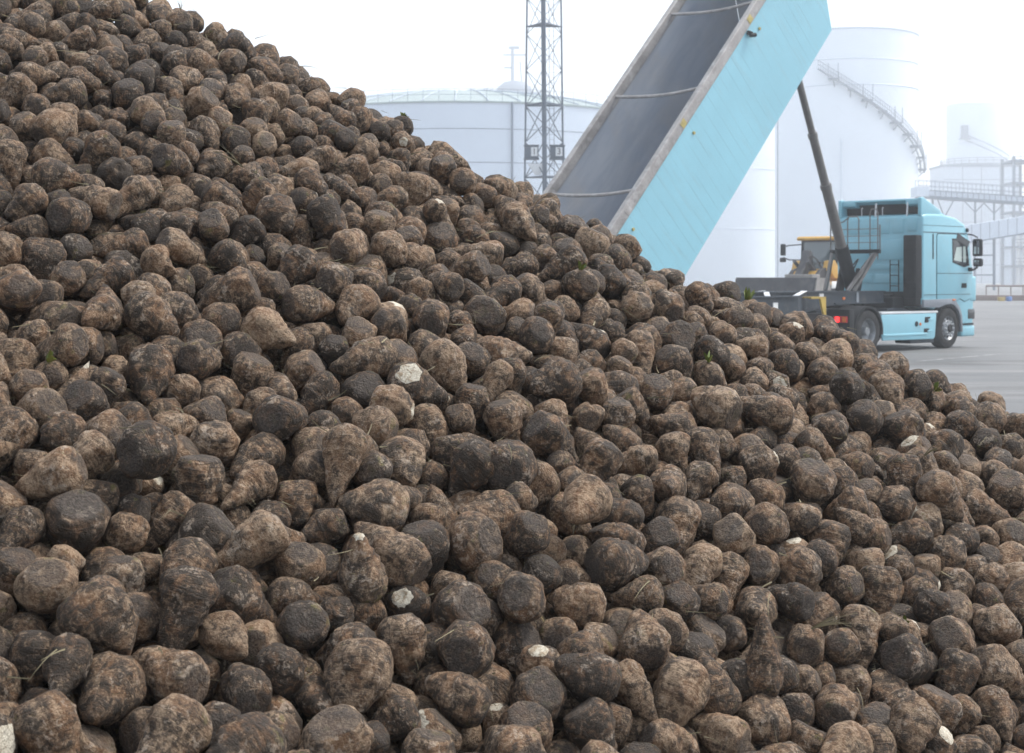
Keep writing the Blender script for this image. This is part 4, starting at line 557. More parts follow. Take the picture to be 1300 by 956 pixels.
1452,6477,1392,-60,-50,-61,120,1,99,40,52,-449,3717,729,4,-6,-99,127,3,55,29,39,-690,6199,2218,-67,71,16,98,3,6,83,13,1810,6144,1007,42,32,-84,133,19,54,87,69,
1150,4489,530,-64,-64,-39,115,9,39,53,3,-1243,5996,2402,-18,96,13,128,21,43,55,7,1449,5487,983,14,53,-83,124,10,86,46,92,1053,6017,1286,-38,49,-77,94,9,25,55,24,
-1970,6101,2693,55,61,-56,105,11,87,68,18,-1810,6295,2753,-13,-97,17,132,18,24,44,20,552,3994,577,-71,65,24,82,22,63,53,61,750,5092,1054,-22,67,70,106,18,92,36,24,
-617,4538,1319,-97,20,-8,103,16,12,25,78,-1485,4849,1801,-20,77,-58,95,11,99,26,20,909,5257,1001,-35,25,-89,139,8,75,65,93,718,5871,1477,-55,46,-69,115,21,3,51,54,
706,6494,1677,49,24,82,115,18,23,61,82,-895,6564,2544,-14,-31,93,108,12,71,65,12,297,4416,884,40,54,-73,132,7,55,42,15,1397,4488,389,63,-4,-76,113,8,89,47,75,
1386,4691,518,40,-18,-89,103,22,91,30,81,-1277,6402,2650,24,93,-22,97,15,95,44,88,-928,3913,1032,32,-22,-91,121,23,10,64,74,1016,4581,582,-70,69,-14,109,21,65,35,98,
-1827,5601,2408,-66,31,-67,132,20,12,65,83,-57,5615,1684,68,48,-53,100,19,31,61,58,-594,6075,2154,-69,70,12,85,10,81,91,32,422,4754,1023,-63,-37,67,127,12,74,14,59,
-554,3805,892,83,16,-52,99,23,58,39,16,68,6419,2010,-13,-69,70,96,12,40,23,70,-1581,6662,2885,47,-33,-80,120,16,60,36,86,-1426,4585,1636,-55,-67,-48,110,3,73,68,97,
687,4838,959,-51,85,1,140,1,22,44,8,-1155,5020,1858,-80,-47,35,92,4,76,38,85,-353,6060,1984,-51,-80,-28,125,13,63,80,29,-1714,5255,2221,48,-70,-51,104,21,87,58,27,
-1183,6632,2750,-75,57,-31,105,2,9,45,13,-1101,3258,757,-89,-36,-22,141,14,49,0,72,-974,5939,2212,-96,23,-6,93,5,51,30,95,1322,4588,484,4,86,48,109,4,79,85,79,
291,4965,1209,71,-8,-69,99,3,57,22,26,-1360,6135,2542,-78,-12,59,115,19,63,39,50,-448,3274,716,-9,84,-51,130,13,75,31,56,798,4718,798,-39,31,-85,92,3,73,47,87,
-715,3449,794,-4,77,-63,97,14,68,24,47,-1263,4325,1474,33,30,-88,118,21,82,22,13,-635,4792,1468,-59,51,-61,120,14,88,17,45,275,5113,1250,50,80,-30,134,3,85,47,53,
1465,5169,689,-34,-40,-84,111,22,13,57,78,-894,5283,1902,-60,47,-63,121,20,76,24,16,1348,5546,1004,20,17,-95,151,19,51,9,32,-257,6032,1890,50,-85,-11,138,8,4,46,29,
-1085,6067,2406,-39,-88,24,114,1,98,70,82,658,4598,810,32,-66,67,108,18,92,57,67,183,5911,1715,-70,53,46,104,4,18,46,5,-373,6314,2125,-10,24,-96,111,20,77,61,10,
-1127,3658,944,97,22,0,108,1,84,51,85,-143,4862,1358,-70,-59,-39,116,19,62,50,25,-921,5523,2022,23,96,-5,103,19,53,33,45,-478,5583,1782,-96,-24,-7,129,16,80,11,4,
-1862,6420,2880,55,72,-40,102,4,56,46,21,-517,6732,2403,-61,77,11,112,1,69,80,85,-945,6233,2383,-98,3,-14,104,22,91,43,44,-1070,3884,1108,-35,-92,8,125,7,59,66,31,
-672,4969,1553,-5,-1,-99,117,15,59,79,49,-118,4983,1297,-51,85,1,127,14,60,43,27,-1280,6619,2738,1,85,-51,113,8,37,54,29,819,4976,901,-76,2,-64,149,21,9,34,70,
-1771,5877,2532,95,20,-19,126,7,27,58,13,844,4223,523,-93,25,24,116,3,84,75,13,52,5338,1475,-5,30,-94,109,19,53,34,39,674,6302,1577,54,-28,78,124,0,9,67,58,
-959,6047,2304,-13,81,-55,94,16,34,64,79,567,6717,1757,-34,65,-67,96,13,90,68,95,1240,4742,545,67,35,64,119,13,82,69,32,-1666,6107,2602,27,-64,70,119,18,60,0,41,
1733,6330,1160,-68,51,51,130,7,52,25,27,-624,4515,1248,14,94,-27,104,4,38,44,68,1109,4801,715,-24,-71,-65,121,13,33,9,53,-1279,5184,1986,2,88,-44,108,8,77,58,79,
607,5880,1454,-5,37,-92,135,8,9,82,49,1922,6095,1000,5,97,-17,148,20,66,50,3,342,4305,900,-52,23,81,112,13,18,35,44,126,5532,1606,-15,-59,-78,116,15,66,41,98,
271,6403,1934,50,-79,-32,127,20,17,12,91,1188,5886,1152,-68,8,-72,154,20,12,26,23,-1049,5174,1839,-73,66,-10,96,11,4,76,60,-733,5189,1808,-66,-40,-63,80,23,41,74,78,
-703,5439,1845,66,12,73,89,0,2,16,34,-918,6087,2264,-71,-46,-51,99,23,22,75,37,-1208,5167,1923,-64,3,-75,112,7,18,17,30,-214,4751,1267,-77,-26,-56,103,2,75,31,30,
667,5106,1033,21,97,3,105,17,23,30,43,423,6547,1867,-53,-82,-17,112,2,73,43,42,-617,4035,1031,31,-41,85,118,6,82,74,40,660,4692,884,62,77,-7,111,21,8,28,8,
-1143,5570,2174,-22,96,-4,97,8,15,20,78,787,6157,1510,37,-20,90,114,18,56,28,43,-1263,5276,2004,14,62,-76,81,4,8,74,48,1969,6523,1219,-95,-25,7,75,21,18,63,42,
-1127,5468,2054,53,-22,-80,114,23,59,38,44,-213,6367,2049,-30,-79,52,111,1,76,57,7,-706,3778,948,67,65,-33,123,16,77,74,40,224,4795,1156,6,-55,82,95,0,20,73,56,
1260,5224,794,-81,42,-39,108,4,14,57,87,-802,5337,1861,-34,52,78,129,1,11,50,0,-1963,6374,2841,53,78,-29,83,15,43,33,96,-109,6427,2013,58,68,43,109,20,94,30,90,
73,3600,614,57,11,80,111,6,26,9,98,-1511,4978,2008,27,82,-49,82,5,33,75,45,-873,5798,2122,-54,36,-75,75,5,93,38,56,260,6060,1774,-87,26,38,101,1,78,63,94,
1727,6480,1214,38,-22,89,122,6,79,56,61,690,4590,690,39,-83,-38,125,14,33,77,9,-1771,5532,2350,-79,-21,-55,93,17,13,49,11,-1123,4875,1784,-41,21,-88,91,20,6,22,98,
-529,4158,1003,-6,96,-25,150,13,49,55,34,-51,4395,986,-51,83,-16,123,16,12,56,74,516,4842,923,-50,74,-43,134,9,59,56,15,-69,5329,1513,-40,80,42,141,20,14,64,85,
-1047,5714,2138,9,14,-98,105,21,43,50,54,-430,3820,828,1,52,-84,109,11,86,32,45,522,4603,844,-98,-10,-5,111,3,19,24,89,-1518,4901,1886,-75,43,-48,139,7,72,17,15,
-939,5213,1834,-3,-41,90,114,0,44,31,17,1234,5298,885,-71,68,-7,145,12,40,64,16,908,6035,1404,12,-98,1,127,12,64,42,68,1653,5085,600,-28,19,93,109,18,93,34,97,
-621,6278,2240,-70,69,-14,124,4,40,33,49,-422,3543,735,-99,-4,-8,109,17,10,43,35,-342,3694,760,-61,-33,-71,132,2,66,53,35,-273,3797,772,66,25,69,85,12,18,86,95,
839,4107,494,9,37,91,136,13,8,20,8,-203,4309,928,-25,-23,93,106,18,13,49,81,483,4860,1032,46,-62,61,115,0,40,47,5,258,6655,1981,-69,-69,15,96,19,75,30,80,
-645,3722,878,-26,-31,90,107,12,90,57,97,-885,4239,1289,-13,-95,-25,103,20,42,84,2,-735,4500,1352,78,60,-10,114,1,41,40,40,1043,4705,708,38,51,-76,110,16,18,67,4,
507,5432,1304,74,65,10,129,13,61,76,13,-144,5515,1674,65,6,-75,143,2,82,42,86,1049,5666,1170,-94,10,-28,135,2,25,61,25,1076,6212,1327,-25,-89,35,127,9,78,72,96,
1604,6369,1210,-19,96,-17,122,3,95,66,5,-411,3622,781,52,-8,84,102,0,69,0,57,1972,6327,1082,-90,-13,39,125,14,23,34,28,1194,6578,1548,2,-72,-67,133,1,21,51,11,
2044,6563,1124,17,-61,-76,132,2,89,42,46,-396,4422,1148,0,3,-99,104,3,2,34,78,-1447,4754,1776,-70,56,-41,92,8,26,66,97,1721,5659,894,21,-89,-37,119,14,77,66,77,
-9,4247,836,44,65,-61,153,1,17,38,17,-758,3936,1015,-21,49,-84,92,4,34,77,9,1005,4174,450,-57,28,-76,135,20,73,84,43,-463,4360,1106,39,1,91,118,1,83,58,97,
509,4409,767,92,27,-26,127,2,35,56,89,1076,6275,1432,14,-70,69,136,0,16,59,21,-1268,6802,2777,59,-63,-49,132,20,74,33,3,603,6813,1748,-90,-40,13,118,2,29,35,58,
-700,5523,1843,-41,-32,-84,106,21,71,62,24,-732,6414,2380,-63,-46,-62,128,13,86,43,27,-771,3820,989,-44,-21,-86,91,23,31,21,45,-561,4873,1419,26,-59,-75,89,4,58,42,51,
1025,5062,914,-89,-43,-4,127,19,92,46,94,534,5651,1408,-71,-65,22,96,9,65,24,4,-225,5856,1788,59,71,-35,118,4,9,68,80,-1107,6427,2616,-56,-80,12,103,7,54,46,85,
636,4091,454,10,-16,-97,142,2,71,30,42,-1130,5760,2196,-65,-53,-52,109,21,14,37,42,434,4064,544,-52,-41,-73,132,10,62,76,75,-650,4116,1117,37,65,65,106,14,51,54,2,
-1006,4113,1273,-36,57,-72,92,4,47,19,89,492,4715,946,-64,-1,-76,94,9,41,28,73,121,4823,1216,-81,-51,25,107,8,14,19,9,1583,5181,656,72,64,24,142,13,17,14,26,
-560,5557,1861,27,-32,90,118,12,8,99,25,475,5982,1558,-57,6,-81,130,13,70,35,25,-348,4348,1149,46,81,-33,120,9,71,39,34,-1129,4949,1811,-3,-36,-92,85,14,65,77,34,
11,5945,1778,21,75,-61,97,15,74,58,97,1525,6318,1282,39,90,-16,116,19,97,12,96,186,6698,1999,45,68,-56,99,13,19,69,62,-765,5117,1711,-79,4,-60,137,9,62,17,24,
-282,6441,2116,72,-51,44,136,0,79,61,31,47,3774,617,14,-32,-92,111,14,60,69,70,-1361,4077,1405,-33,-50,-79,114,2,73,56,28,-981,4952,1679,8,-98,-10,118,1,59,32,64,
545,4983,1096,-61,-67,-39,132,9,90,64,60,370,6252,1764,16,79,-58,107,4,79,53,40,2006,6226,983,-9,68,-71,132,21,99,30,34,-661,4456,1336,-85,-25,-45,94,22,83,44,28,
766,5494,1265,10,17,-97,100,5,90,71,37,1913,5827,966,17,81,53,130,7,72,37,86,-1784,2904,778,-84,-48,-21,97,21,80,51,97,-1584,2794,648,-92,35,7,142,15,6,22,35,
-1547,2990,733,-99,0,-2,123,14,98,14,40,-1192,3032,590,69,5,-71,138,3,58,53,28,-1725,3005,830,-96,-9,-20,132,8,98,67,25,-1316,3094,701,-82,-38,41,134,6,22,98,59,
-1773,3091,885,-38,-69,-61,124,15,60,61,78,-1538,3175,825,71,13,-67,117,3,35,95,39,-1281,3211,729,60,56,-56,110,1,60,32,58,-1848,3164,966,28,95,-4,123,14,64,55,76,
-1666,3186,897,-42,-60,-67,122,8,98,76,40,-1233,3302,768,61,-17,-76,139,8,18,69,67,-1789,3294,1010,81,39,-42,120,8,30,59,12,-783,3367,611,-61,-36,-69,150,19,20,23,74,
-1637,3406,1021,-67,-72,-12,137,19,57,57,99,-1910,3596,1222,-92,13,35,107,6,27,44,66,-1654,3780,1220,65,24,-70,142,8,25,47,94,-1906,3870,1376,34,-35,-86,130,10,82,88,78,
-2043,4070,1542,-92,-18,-31,131,13,72,44,99,-2106,4218,1624,-26,95,12,119,2,8,58,89,-1894,4290,1581,-98,9,-9,131,15,82,31,46,-2177,4294,1705,65,54,-51,140,19,75,45,38,
-2227,4385,1749,78,36,-49,116,9,55,48,79,-2017,4318,1624,83,18,-52,102,17,48,50,67,-2306,4619,1894,70,-3,-70,114,17,78,34,33,-2369,4710,1981,-68,-64,-34,115,14,32,51,22,
-2255,4716,1916,67,62,-37,98,22,90,46,23,-1959,4863,1910,-98,10,-9,128,8,60,56,37,-2244,4947,2047,-95,22,17,120,9,38,34,18,-2028,5014,2027,48,86,10,127,6,65,47,43,
-2347,5067,2151,65,-5,-75,99,4,16,55,64,-2510,5154,2306,72,38,-57,115,1,96,38,21,-2155,5226,2166,64,73,-17,116,4,48,56,83,-2475,5365,2384,23,95,12,84,17,6,74,96,
-2549,5472,2490,-80,-52,-27,89,17,15,49,76,-2442,5462,2448,51,83,-18,111,19,70,90,45,-2503,5648,2590,-82,-45,-32,113,21,29,71,7,-2569,5680,2630,-68,-64,-34,86,21,81,2,70,
-2516,5999,2819,58,78,21,124,12,15,89,5,2217,6489,927,6,-58,-80,128,3,53,25,74,-1706,2845,715,82,23,-51,113,22,45,1,52,-1409,2879,716,32,92,-18,146,15,9,65,74,
-1642,2918,740,54,-16,-81,128,8,92,46,18,-1486,2907,652,79,30,-52,123,3,6,37,42,-1140,2875,610,97,18,-7,141,12,81,49,95,-1782,2973,919,-39,91,-9,130,2,81,63,69,
-1640,3022,768,-76,-55,-32,89,11,45,60,17,-1417,2993,767,10,68,-71,123,10,78,54,27,-1335,2998,630,28,95,-8,119,21,83,66,1,-1127,2979,603,-78,-54,-28,97,23,40,45,61,
-1683,3099,832,-98,-17,2,92,5,25,59,30,-1493,3093,775,-98,10,-5,140,8,12,91,92,-1223,3180,796,0,-46,-88,114,17,16,31,29,-1178,3103,734,-72,-60,-31,123,11,47,35,32,
-814,3158,595,-33,79,51,127,10,41,44,73,-1743,3234,951,46,84,-25,107,20,74,32,97,-1442,3189,855,-73,58,-32,117,4,84,57,79,-902,3192,658,11,98,-4,137,9,76,53,97,
-571,3210,582,72,66,-16,149,21,36,65,20,-504,3178,505,-66,-74,6,124,9,79,61,76,-1754,3373,1016,70,-8,-69,91,11,31,58,25,-1650,3328,945,-53,78,29,94,16,88,49,61,
-1425,3317,1005,50,29,-80,145,2,9,49,46,-838,3285,726,-71,31,62,134,22,4,33,32,-683,3370,719,94,30,1,113,18,95,14,58,-443,3344,529,23,-18,-95,131,10,35,78,81,
-336,3404,526,-87,-28,-38,128,15,26,19,91,-181,3413,520,-38,-43,-81,146,14,62,54,90,37,3417,405,43,-49,-74,138,22,9,85,40,-1771,3452,1146,-76,36,-53,115,16,48,42,48,
-1537,3365,1070,61,58,-52,123,22,5,30,86,-1414,3422,1012,6,-8,99,100,18,47,27,20,-401,3477,626,-46,73,48,138,8,43,56,30,123,3467,322,-6,4,-99,125,5,11,56,19,
-1923,3482,1206,0,28,95,144,1,46,74,83,-1449,3512,1116,-16,-22,95,124,0,75,21,26,154,3582,359,3,41,-90,98,5,48,7,85,193,3500,320,-56,19,-80,108,23,21,60,28,
407,3536,331,-21,-58,77,153,7,59,79,31,-1267,3633,1044,-65,-18,-73,137,23,28,29,49,-981,3660,939,-76,-20,60,127,19,3,25,56,379,3658,336,84,4,53,104,4,21,46,69,
-2011,3670,1316,-96,20,11,144,14,11,60,87,-1832,3575,1319,69,66,-28,149,7,95,78,78,-1624,3853,1347,47,87,4,133,13,52,31,71,891,3935,233,-25,80,52,152,20,96,53,64,
-1931,3990,1430,57,-34,-73,117,17,28,91,62,-1360,3914,1287,-55,-32,-76,128,7,63,76,58,-544,3962,889,-46,-58,-66,108,3,0,85,67,-135,4076,725,-6,61,-78,99,10,8,89,35,
-1455,4033,1332,49,39,77,102,10,35,99,17,852,4043,349,27,2,-95,123,20,20,35,36,971,4038,268,-40,12,90,146,12,62,99,76,-78,4136,775,22,-93,-26,113,13,48,31,59,
109,4183,732,3,-54,-83,128,17,22,42,52,1028,4146,299,42,-35,-82,140,20,69,54,2,1465,4149,105,7,71,-69,142,2,80,34,97,-1976,4262,1682,-79,4,60,117,7,13,26,39,
995,4263,336,-73,-4,-66,140,5,62,52,62,-1774,4390,1583,60,45,-64,114,8,27,65,97,-1679,4340,1619,69,52,-48,125,20,21,68,25,1585,4356,166,23,91,-32,153,13,95,56,42,
1828,4325,37,49,60,62,146,1,20,54,85,-1794,4501,1725,-16,95,-21,87,4,8,62,36,-1700,4435,1680,88,-30,33,128,6,4,55,28,131,4547,972,-8,99,-4,147,21,83,55,7,
342,4532,907,22,-7,-96,112,11,56,61,43,1831,4469,139,-17,89,-39,145,20,5,75,78,2208,4533,-39,-23,-55,-79,129,5,69,26,83,-1348,4551,1592,2,98,-11,117,7,17,48,51,
-2202,4655,1878,-21,-62,74,111,0,69,54,70,-1756,4644,1806,28,17,-94,116,3,17,27,38,-214,4695,1177,-86,-16,46,130,7,36,35,31,361,4657,989,66,38,-63,139,4,40,49,50,
1858,4682,205,40,-27,-86,122,16,35,48,34,2125,4615,45,6,-68,-72,131,9,28,49,10,-1865,4778,1903,63,73,-23,109,2,32,34,55,1944,4742,194,29,-48,81,134,0,40,52,58,
-2307,4833,1993,-73,59,31,83,10,83,53,26,-2137,4888,1972,-39,-63,-65,109,14,40,46,50,-2048,4854,2024,29,-21,-92,114,9,14,32,29,-1831,4913,1982,-91,-12,-37,120,20,56,57,58,
-2286,4887,2013,68,-5,-72,93,23,89,81,40,-2100,4953,2040,4,32,-94,82,23,24,38,58,441,4963,1034,-20,-91,-32,109,13,48,33,67,2367,4940,92,-80,-58,-8,116,10,5,41,91,
-2255,5121,2136,49,83,-21,90,2,29,40,33,-2089,5039,2134,-24,93,24,121,20,2,43,82,2051,5084,316,-54,14,82,148,13,24,25,78,2206,5065,204,-34,-12,-92,112,15,22,53,22,
2254,4981,118,-36,75,-53,127,4,4,90,14,-2278,5068,2234,89,25,-35,110,7,28,88,45,-2085,5227,2225,54,-12,-82,112,14,87,4,54,-1041,5254,1812,58,-77,-23,123,22,75,16,93,
1902,5179,432,-91,-5,-38,140,15,81,47,64,2222,5217,276,-81,-6,-56,123,11,58,67,85,-2516,5252,2353,74,46,-47,109,22,6,99,18,-2393,5338,2328,59,71,-35,87,4,8,42,28,
2246,5323,368,77,-10,-61,141,20,35,75,89,-2202,5471,2359,-55,-80,20,129,9,9,61,0,-1998,5418,2336,-39,-45,-79,121,9,31,48,79,-806,5573,1953,2,-98,-13,119,12,98,80,90,
-2097,5534,2438,78,51,-33,124,19,56,53,88,-1010,5563,2051,-9,29,94,108,1,94,99,52,-2519,5553,2572,-89,15,-41,118,2,37,0,68,76,5753,1631,-96,4,-22,131,20,56,21,30,
-2430,5727,2648,-60,54,-58,100,10,94,44,14,-2332,5766,2618,6,16,-98,92,16,59,61,98,2354,5749,442,-42,40,-80,114,11,95,57,73,-2594,5774,2699,33,93,5,102,23,4,27,44,
-2046,5877,2633,-75,-9,-64,110,4,40,36,61,2648,6161,560,-64,-41,-64,133,14,14,66,12,1941,6495,1122,32,70,-63,148,14,93,14,40,2279,6438,849,-59,-73,-31,113,16,45,51,2,
2509,6490,778,-50,-55,-66,127,14,33,78,74,-737,6530,2429,-64,-74,15,117,19,62,46,87,2327,6506,966,-46,86,-13,117,19,96,61,49,2424,6523,866,-13,-42,-89,153,2,47,44,24,
2647,6448,678,-5,99,8,128,15,39,42,97,2822,6548,647,-84,34,-40,133,9,45,14,4,-1614,2736,700,64,68,33,87,17,28,28,11,-1114,2721,591,13,-69,-70,156,19,48,66,58,
-1572,2841,749,-62,8,-76,132,5,47,76,65,-1303,2738,671,38,-84,-37,126,21,5,50,57,-1025,2858,674,52,58,-61,118,19,80,40,19,-867,2942,596,-91,-19,-33,113,4,91,82,55,
-1778,2834,851,86,30,-40,146,8,82,46,15,-1543,2965,848,80,58,4,142,19,90,65,12,-1284,2877,685,-95,17,-24,125,21,65,53,98,-1278,2976,740,91,21,-32,144,14,63,57,18,
-1113,2956,683,-88,-4,-45,129,23,37,80,14,-988,2979,591,-13,-50,85,123,18,59,58,43,-806,3040,634,65,-35,-66,117,10,79,83,21,-610,2929,518,8,-45,-88,135,8,57,56,38,
-1580,3059,858,-87,-47,11,95,9,2,56,16,-1462,3084,878,59,-61,-51,107,11,39,32,24,-1255,3060,802,-94,-6,-31,117,21,67,94,8,-1078,3055,708,-64,-41,-64,107,22,40,47,4,
-999,3074,647,89,-3,43,113,1,1,68,13,-918,3078,575,73,66,12,103,13,90,52,29,-554,3063,545,54,44,-70,107,4,47,33,14,-423,3069,490,67,13,-72,118,15,87,50,33,
-245,3110,475,-95,-10,-26,137,15,3,0,55,-1615,3113,923,-77,-21,-59,103,22,12,56,68,-1506,3212,934,-95,-3,-29,111,9,53,64,91,-1264,3199,944,-75,21,-61,108,2,39,18,11,
-1138,3159,851,-13,85,-48,121,16,14,88,78,-968,3147,746,-19,-70,-67,101,8,21,84,10,-795,3170,690,32,47,-81,124,23,17,86,34,-676,3174,703,-81,52,-24,130,13,52,47,13,
-490,3128,589,72,52,-44,107,19,53,36,70,-388,3161,523,-6,28,95,107,14,23,54,75,-308,3174,468,-59,-59,-54,94,3,94,29,60,-1820,3184,1082,58,-27,-75,140,7,32,25,40,
-1575,3231,1013,-55,-77,-29,131,12,96,36,9,-1371,3232,947,-9,54,-82,134,2,19,68,89,-1317,3192,851,-15,89,41,119,5,69,71,45,-1154,3282,858,-46,0,87,105,6,54,17,13,
-722,3246,748,-80,-57,-12,95,16,61,13,98,-590,3285,717,0,99,6,129,20,56,94,41,-436,3237,601,52,59,-60,124,13,90,43,89,-319,3316,555,-78,35,-49,116,10,65,50,31,
-224,3244,487,-87,38,28,106,17,16,83,18,-81,3273,480,24,48,-83,104,23,42,83,68,200,3304,385,-78,14,-59,128,9,48,28,48,-1707,3356,1087,-39,-37,-83,98,2,97,47,68,
-1453,3389,1134,22,-48,83,133,0,55,89,37,-1303,3386,969,92,-36,-5,127,13,65,88,21,-1298,3294,933,-62,22,74,109,4,36,36,50,-518,3404,696,24,91,31,93,5,21,33,30,
-353,3341,635,41,86,-27,118,9,23,99,70,-95,3337,556,-49,-27,-82,114,20,93,67,20,-7,3332,482,-42,-32,-84,129,23,17,66,52,357,3356,370,-39,-49,-77,142,16,93,72,58,
-1907,3408,1108,-99,-6,4,107,11,63,34,80,-1651,3473,1102,-3,57,-81,90,15,38,65,9,-1525,3453,1089,77,-7,-62,109,22,74,28,81,-1398,3510,1017,8,-15,97,97,19,61,31,72,
-1317,3466,1040,36,21,-90,135,23,74,32,90,-1226,3546,1000,45,31,-82,122,15,7,20,10,-44,3435,573,-22,26,-93,116,10,28,65,34,150,3525,494,-81,50,27,137,4,52,57,90,
227,3400,401,-96,-8,-21,109,22,94,54,24,270,3574,410,37,89,-24,100,12,43,43,28,-1915,3364,1189,79,56,-23,123,11,16,43,95,-1689,3551,1228,90,28,-30,148,2,62,73,67,
-1292,3567,1165,-90,36,-23,130,19,71,44,4,11,3524,536,7,-36,92,129,0,21,46,94,206,3603,525,-92,-14,32,127,4,93,28,84,347,3608,380,-28,-55,-78,86,3,72,67,75,
496,3624,361,-42,44,-78,114,13,63,70,22,-1759,3705,1329,80,0,-58,122,1,46,20,71,-1601,3683,1248,61,69,36,124,9,12,28,76,-1516,3606,1153,-14,-65,74,125,18,27,71,31,
63,3698,526,47,35,-80,103,4,60,46,35,214,3736,559,29,94,-5,126,2,44,32,40,459,3690,431,87,15,-46,122,22,82,12,50,583,3677,333,30,-89,-32,118,6,79,19,94,
-1838,3816,1387,67,48,-56,90,4,83,39,68,-1420,3813,1240,95,5,-26,124,14,85,53,65,-1345,3746,1243,-90,-22,-35,105,3,76,92,73,-335,3854,821,-11,75,-63,127,15,91,96,64,
339,3740,451,68,37,-61,115,23,25,53,89,392,3797,491,50,-47,-71,131,22,19,58,15,587,3784,419,-84,-42,-32,137,1,30,82,29,679,3702,316,-16,12,-97,110,21,12,48,32,
700,3800,327,36,11,91,118,18,11,70,20,946,3811,245,-25,-16,-94,112,14,0,79,14,-2018,3815,1476,-87,-27,-39,127,1,93,78,72,-1711,3897,1400,-54,-29,-77,122,14,14,53,72,
525,3993,498,3,-98,10,125,3,74,57,33,667,3897,459,-77,60,14,122,3,77,68,73,827,3846,292,33,91,21,110,19,73,65,88,1051,3957,221,-86,-27,41,119,4,83,41,8,
-1889,3941,1522,-95,-22,-15,136,3,60,51,93,-1782,3919,1451,62,77,9,106,11,17,51,46,-1532,3994,1413,39,41,81,130,9,73,7,25,-1405,3991,1368,50,2,-86,100,22,71,53,1,
307,3980,621,-84,-52,0,135,11,15,61,82,792,3975,447,45,-54,-70,132,7,64,38,13,938,3935,347,55,-41,-72,136,14,81,55,67,1189,3970,246,-8,73,-67,128,9,2,66,3,
1263,3979,155,-10,94,-30,143,3,58,72,82,-2094,4075,1634,48,76,-42,120,15,95,78,62,-1872,4068,1562,-88,-3,-46,117,19,34,64,9,-1747,4044,1515,23,3,96,145,18,17,65,58,
-1468,4097,1430,31,-24,91,131,18,66,78,71,-78,4148,899,23,87,41,111,10,32,51,3,924,4118,406,-57,78,20,117,8,80,34,71,1073,4046,326,-76,34,53,131,22,45,0,81,
1185,4110,186,-93,33,-5,99,11,27,38,35,1324,4028,258,-23,54,-79,143,3,25,72,55,1331,4182,297,67,71,18,150,9,70,45,37,-1982,4183,1625,43,35,-82,102,10,78,15,50,
-1758,4253,1597,11,98,-9,90,21,82,49,9,-1568,4236,1495,32,75,-57,108,11,28,30,42,-261,4236,999,-89,-20,-39,92,15,41,48,21,553,4268,680,24,92,-28,110,22,39,77,68,
1247,4274,344,-59,76,-24,104,21,87,74,66,1399,4224,225,-63,75,-16,125,10,98,30,59,1620,4038,109,-89,40,17,130,9,13,63,17,-2045,4322,1732,93,12,-31,91,9,49,36,44,
-2167,4158,1693,43,89,1,120,9,72,33,78,-1780,4289,1674,-58,72,-36,116,4,54,37,35,-1568,4273,1645,21,-47,-85,135,2,45,43,71,-305,4306,1058,-66,32,-66,130,13,70,63,56,
386,4295,774,28,93,-19,136,8,58,68,70,1105,4210,275,-15,-49,-85,103,20,2,53,85,1378,4318,290,-43,-51,73,111,7,6,55,92,1458,4308,191,27,-95,7,122,1,39,69,99,
1629,4218,217,-93,26,-22,139,22,95,42,4,1915,4277,61,-56,-63,-52,110,23,43,49,74,-2052,4380,1776,5,-2,-99,91,23,68,35,74,-1795,4368,1715,61,5,-78,112,3,55,55,98,
-1674,4311,1736,17,-83,-52,124,8,98,68,88,-1573,4407,1627,-65,75,-4,120,12,45,24,86,566,4483,664,92,35,-13,113,4,52,19,55,1302,4364,366,-75,-54,35,126,13,2,53,19,
1511,4405,248,77,30,-54,104,17,21,19,11,1625,4451,238,-55,-48,67,113,6,47,77,59,1723,4317,133,49,66,-55,147,13,23,23,99,-2053,4487,1728,61,55,-56,87,20,43,42,7,
-1823,4497,1804,87,40,-24,103,20,4,23,59,-1650,4528,1738,64,64,40,100,1,11,93,15,-1547,4511,1644,-62,-54,55,101,21,94,28,70,1953,4426,131,-12,47,-86,129,9,3,0,19,
2033,4482,62,16,96,-19,116,1,96,49,24,-2269,4546,1843,58,-11,-79,96,19,83,58,32,-2134,4556,1913,35,-19,-91,133,3,90,60,77,-1982,4473,1786,3,96,22,115,22,55,36,48,
-1617,4618,1774,88,-28,-35,106,5,58,96,88,48,4626,1140,-44,-87,-16,130,14,70,27,38,241,4571,993,41,32,-84,110,3,47,50,22,1667,4599,186,46,16,-86,110,16,31,53,50,
1917,4509,229,-99,-5,-7,135,21,69,12,75,2213,4571,137,4,99,-7,150,7,60,57,92,-1971,4674,1894,-5,-12,-98,100,9,11,67,68,-1872,4640,1888,61,75,22,128,7,39,26,45,
-1792,4737,1945,-82,23,50,105,14,40,42,60,-1664,4649,1905,45,-68,56,134,18,45,38,4,1534,4673,372,-93,-24,-24,119,3,62,22,81,1735,4719,290,2,9,-99,112,2,81,53,74,
2059,4642,190,-64,64,-39,139,21,87,57,84,2175,4754,204,26,-57,-77,154,8,24,67,96,-2343,4792,2071,-72,-45,50,108,12,66,92,86,-2145,4802,2005,-60,77,-16,93,20,21,21,14,
-1976,4772,1974,-89,43,-7,105,7,56,88,56,-1774,4838,1931,-17,-62,75,104,18,49,39,35,1453,4745,584,-84,34,40,115,19,90,60,13,1543,4765,444,12,-12,-98,118,16,55,54,98,
1630,4782,397,-24,-34,-90,125,13,45,57,57,1859,4596,313,84,-17,-49,133,6,64,66,53,2296,4841,151,46,40,-78,106,8,90,13,33,-2237,4842,2046,28,50,-81,102,8,39,9,48,
-1994,4941,2104,-13,87,45,108,1,12,49,19,-1970,4876,2011,-59,79,-8,93,22,97,71,81,-1705,4898,1972,-54,70,-44,123,8,8,29,13,907,4983,765,-8,51,-84,76,11,59,47,68,
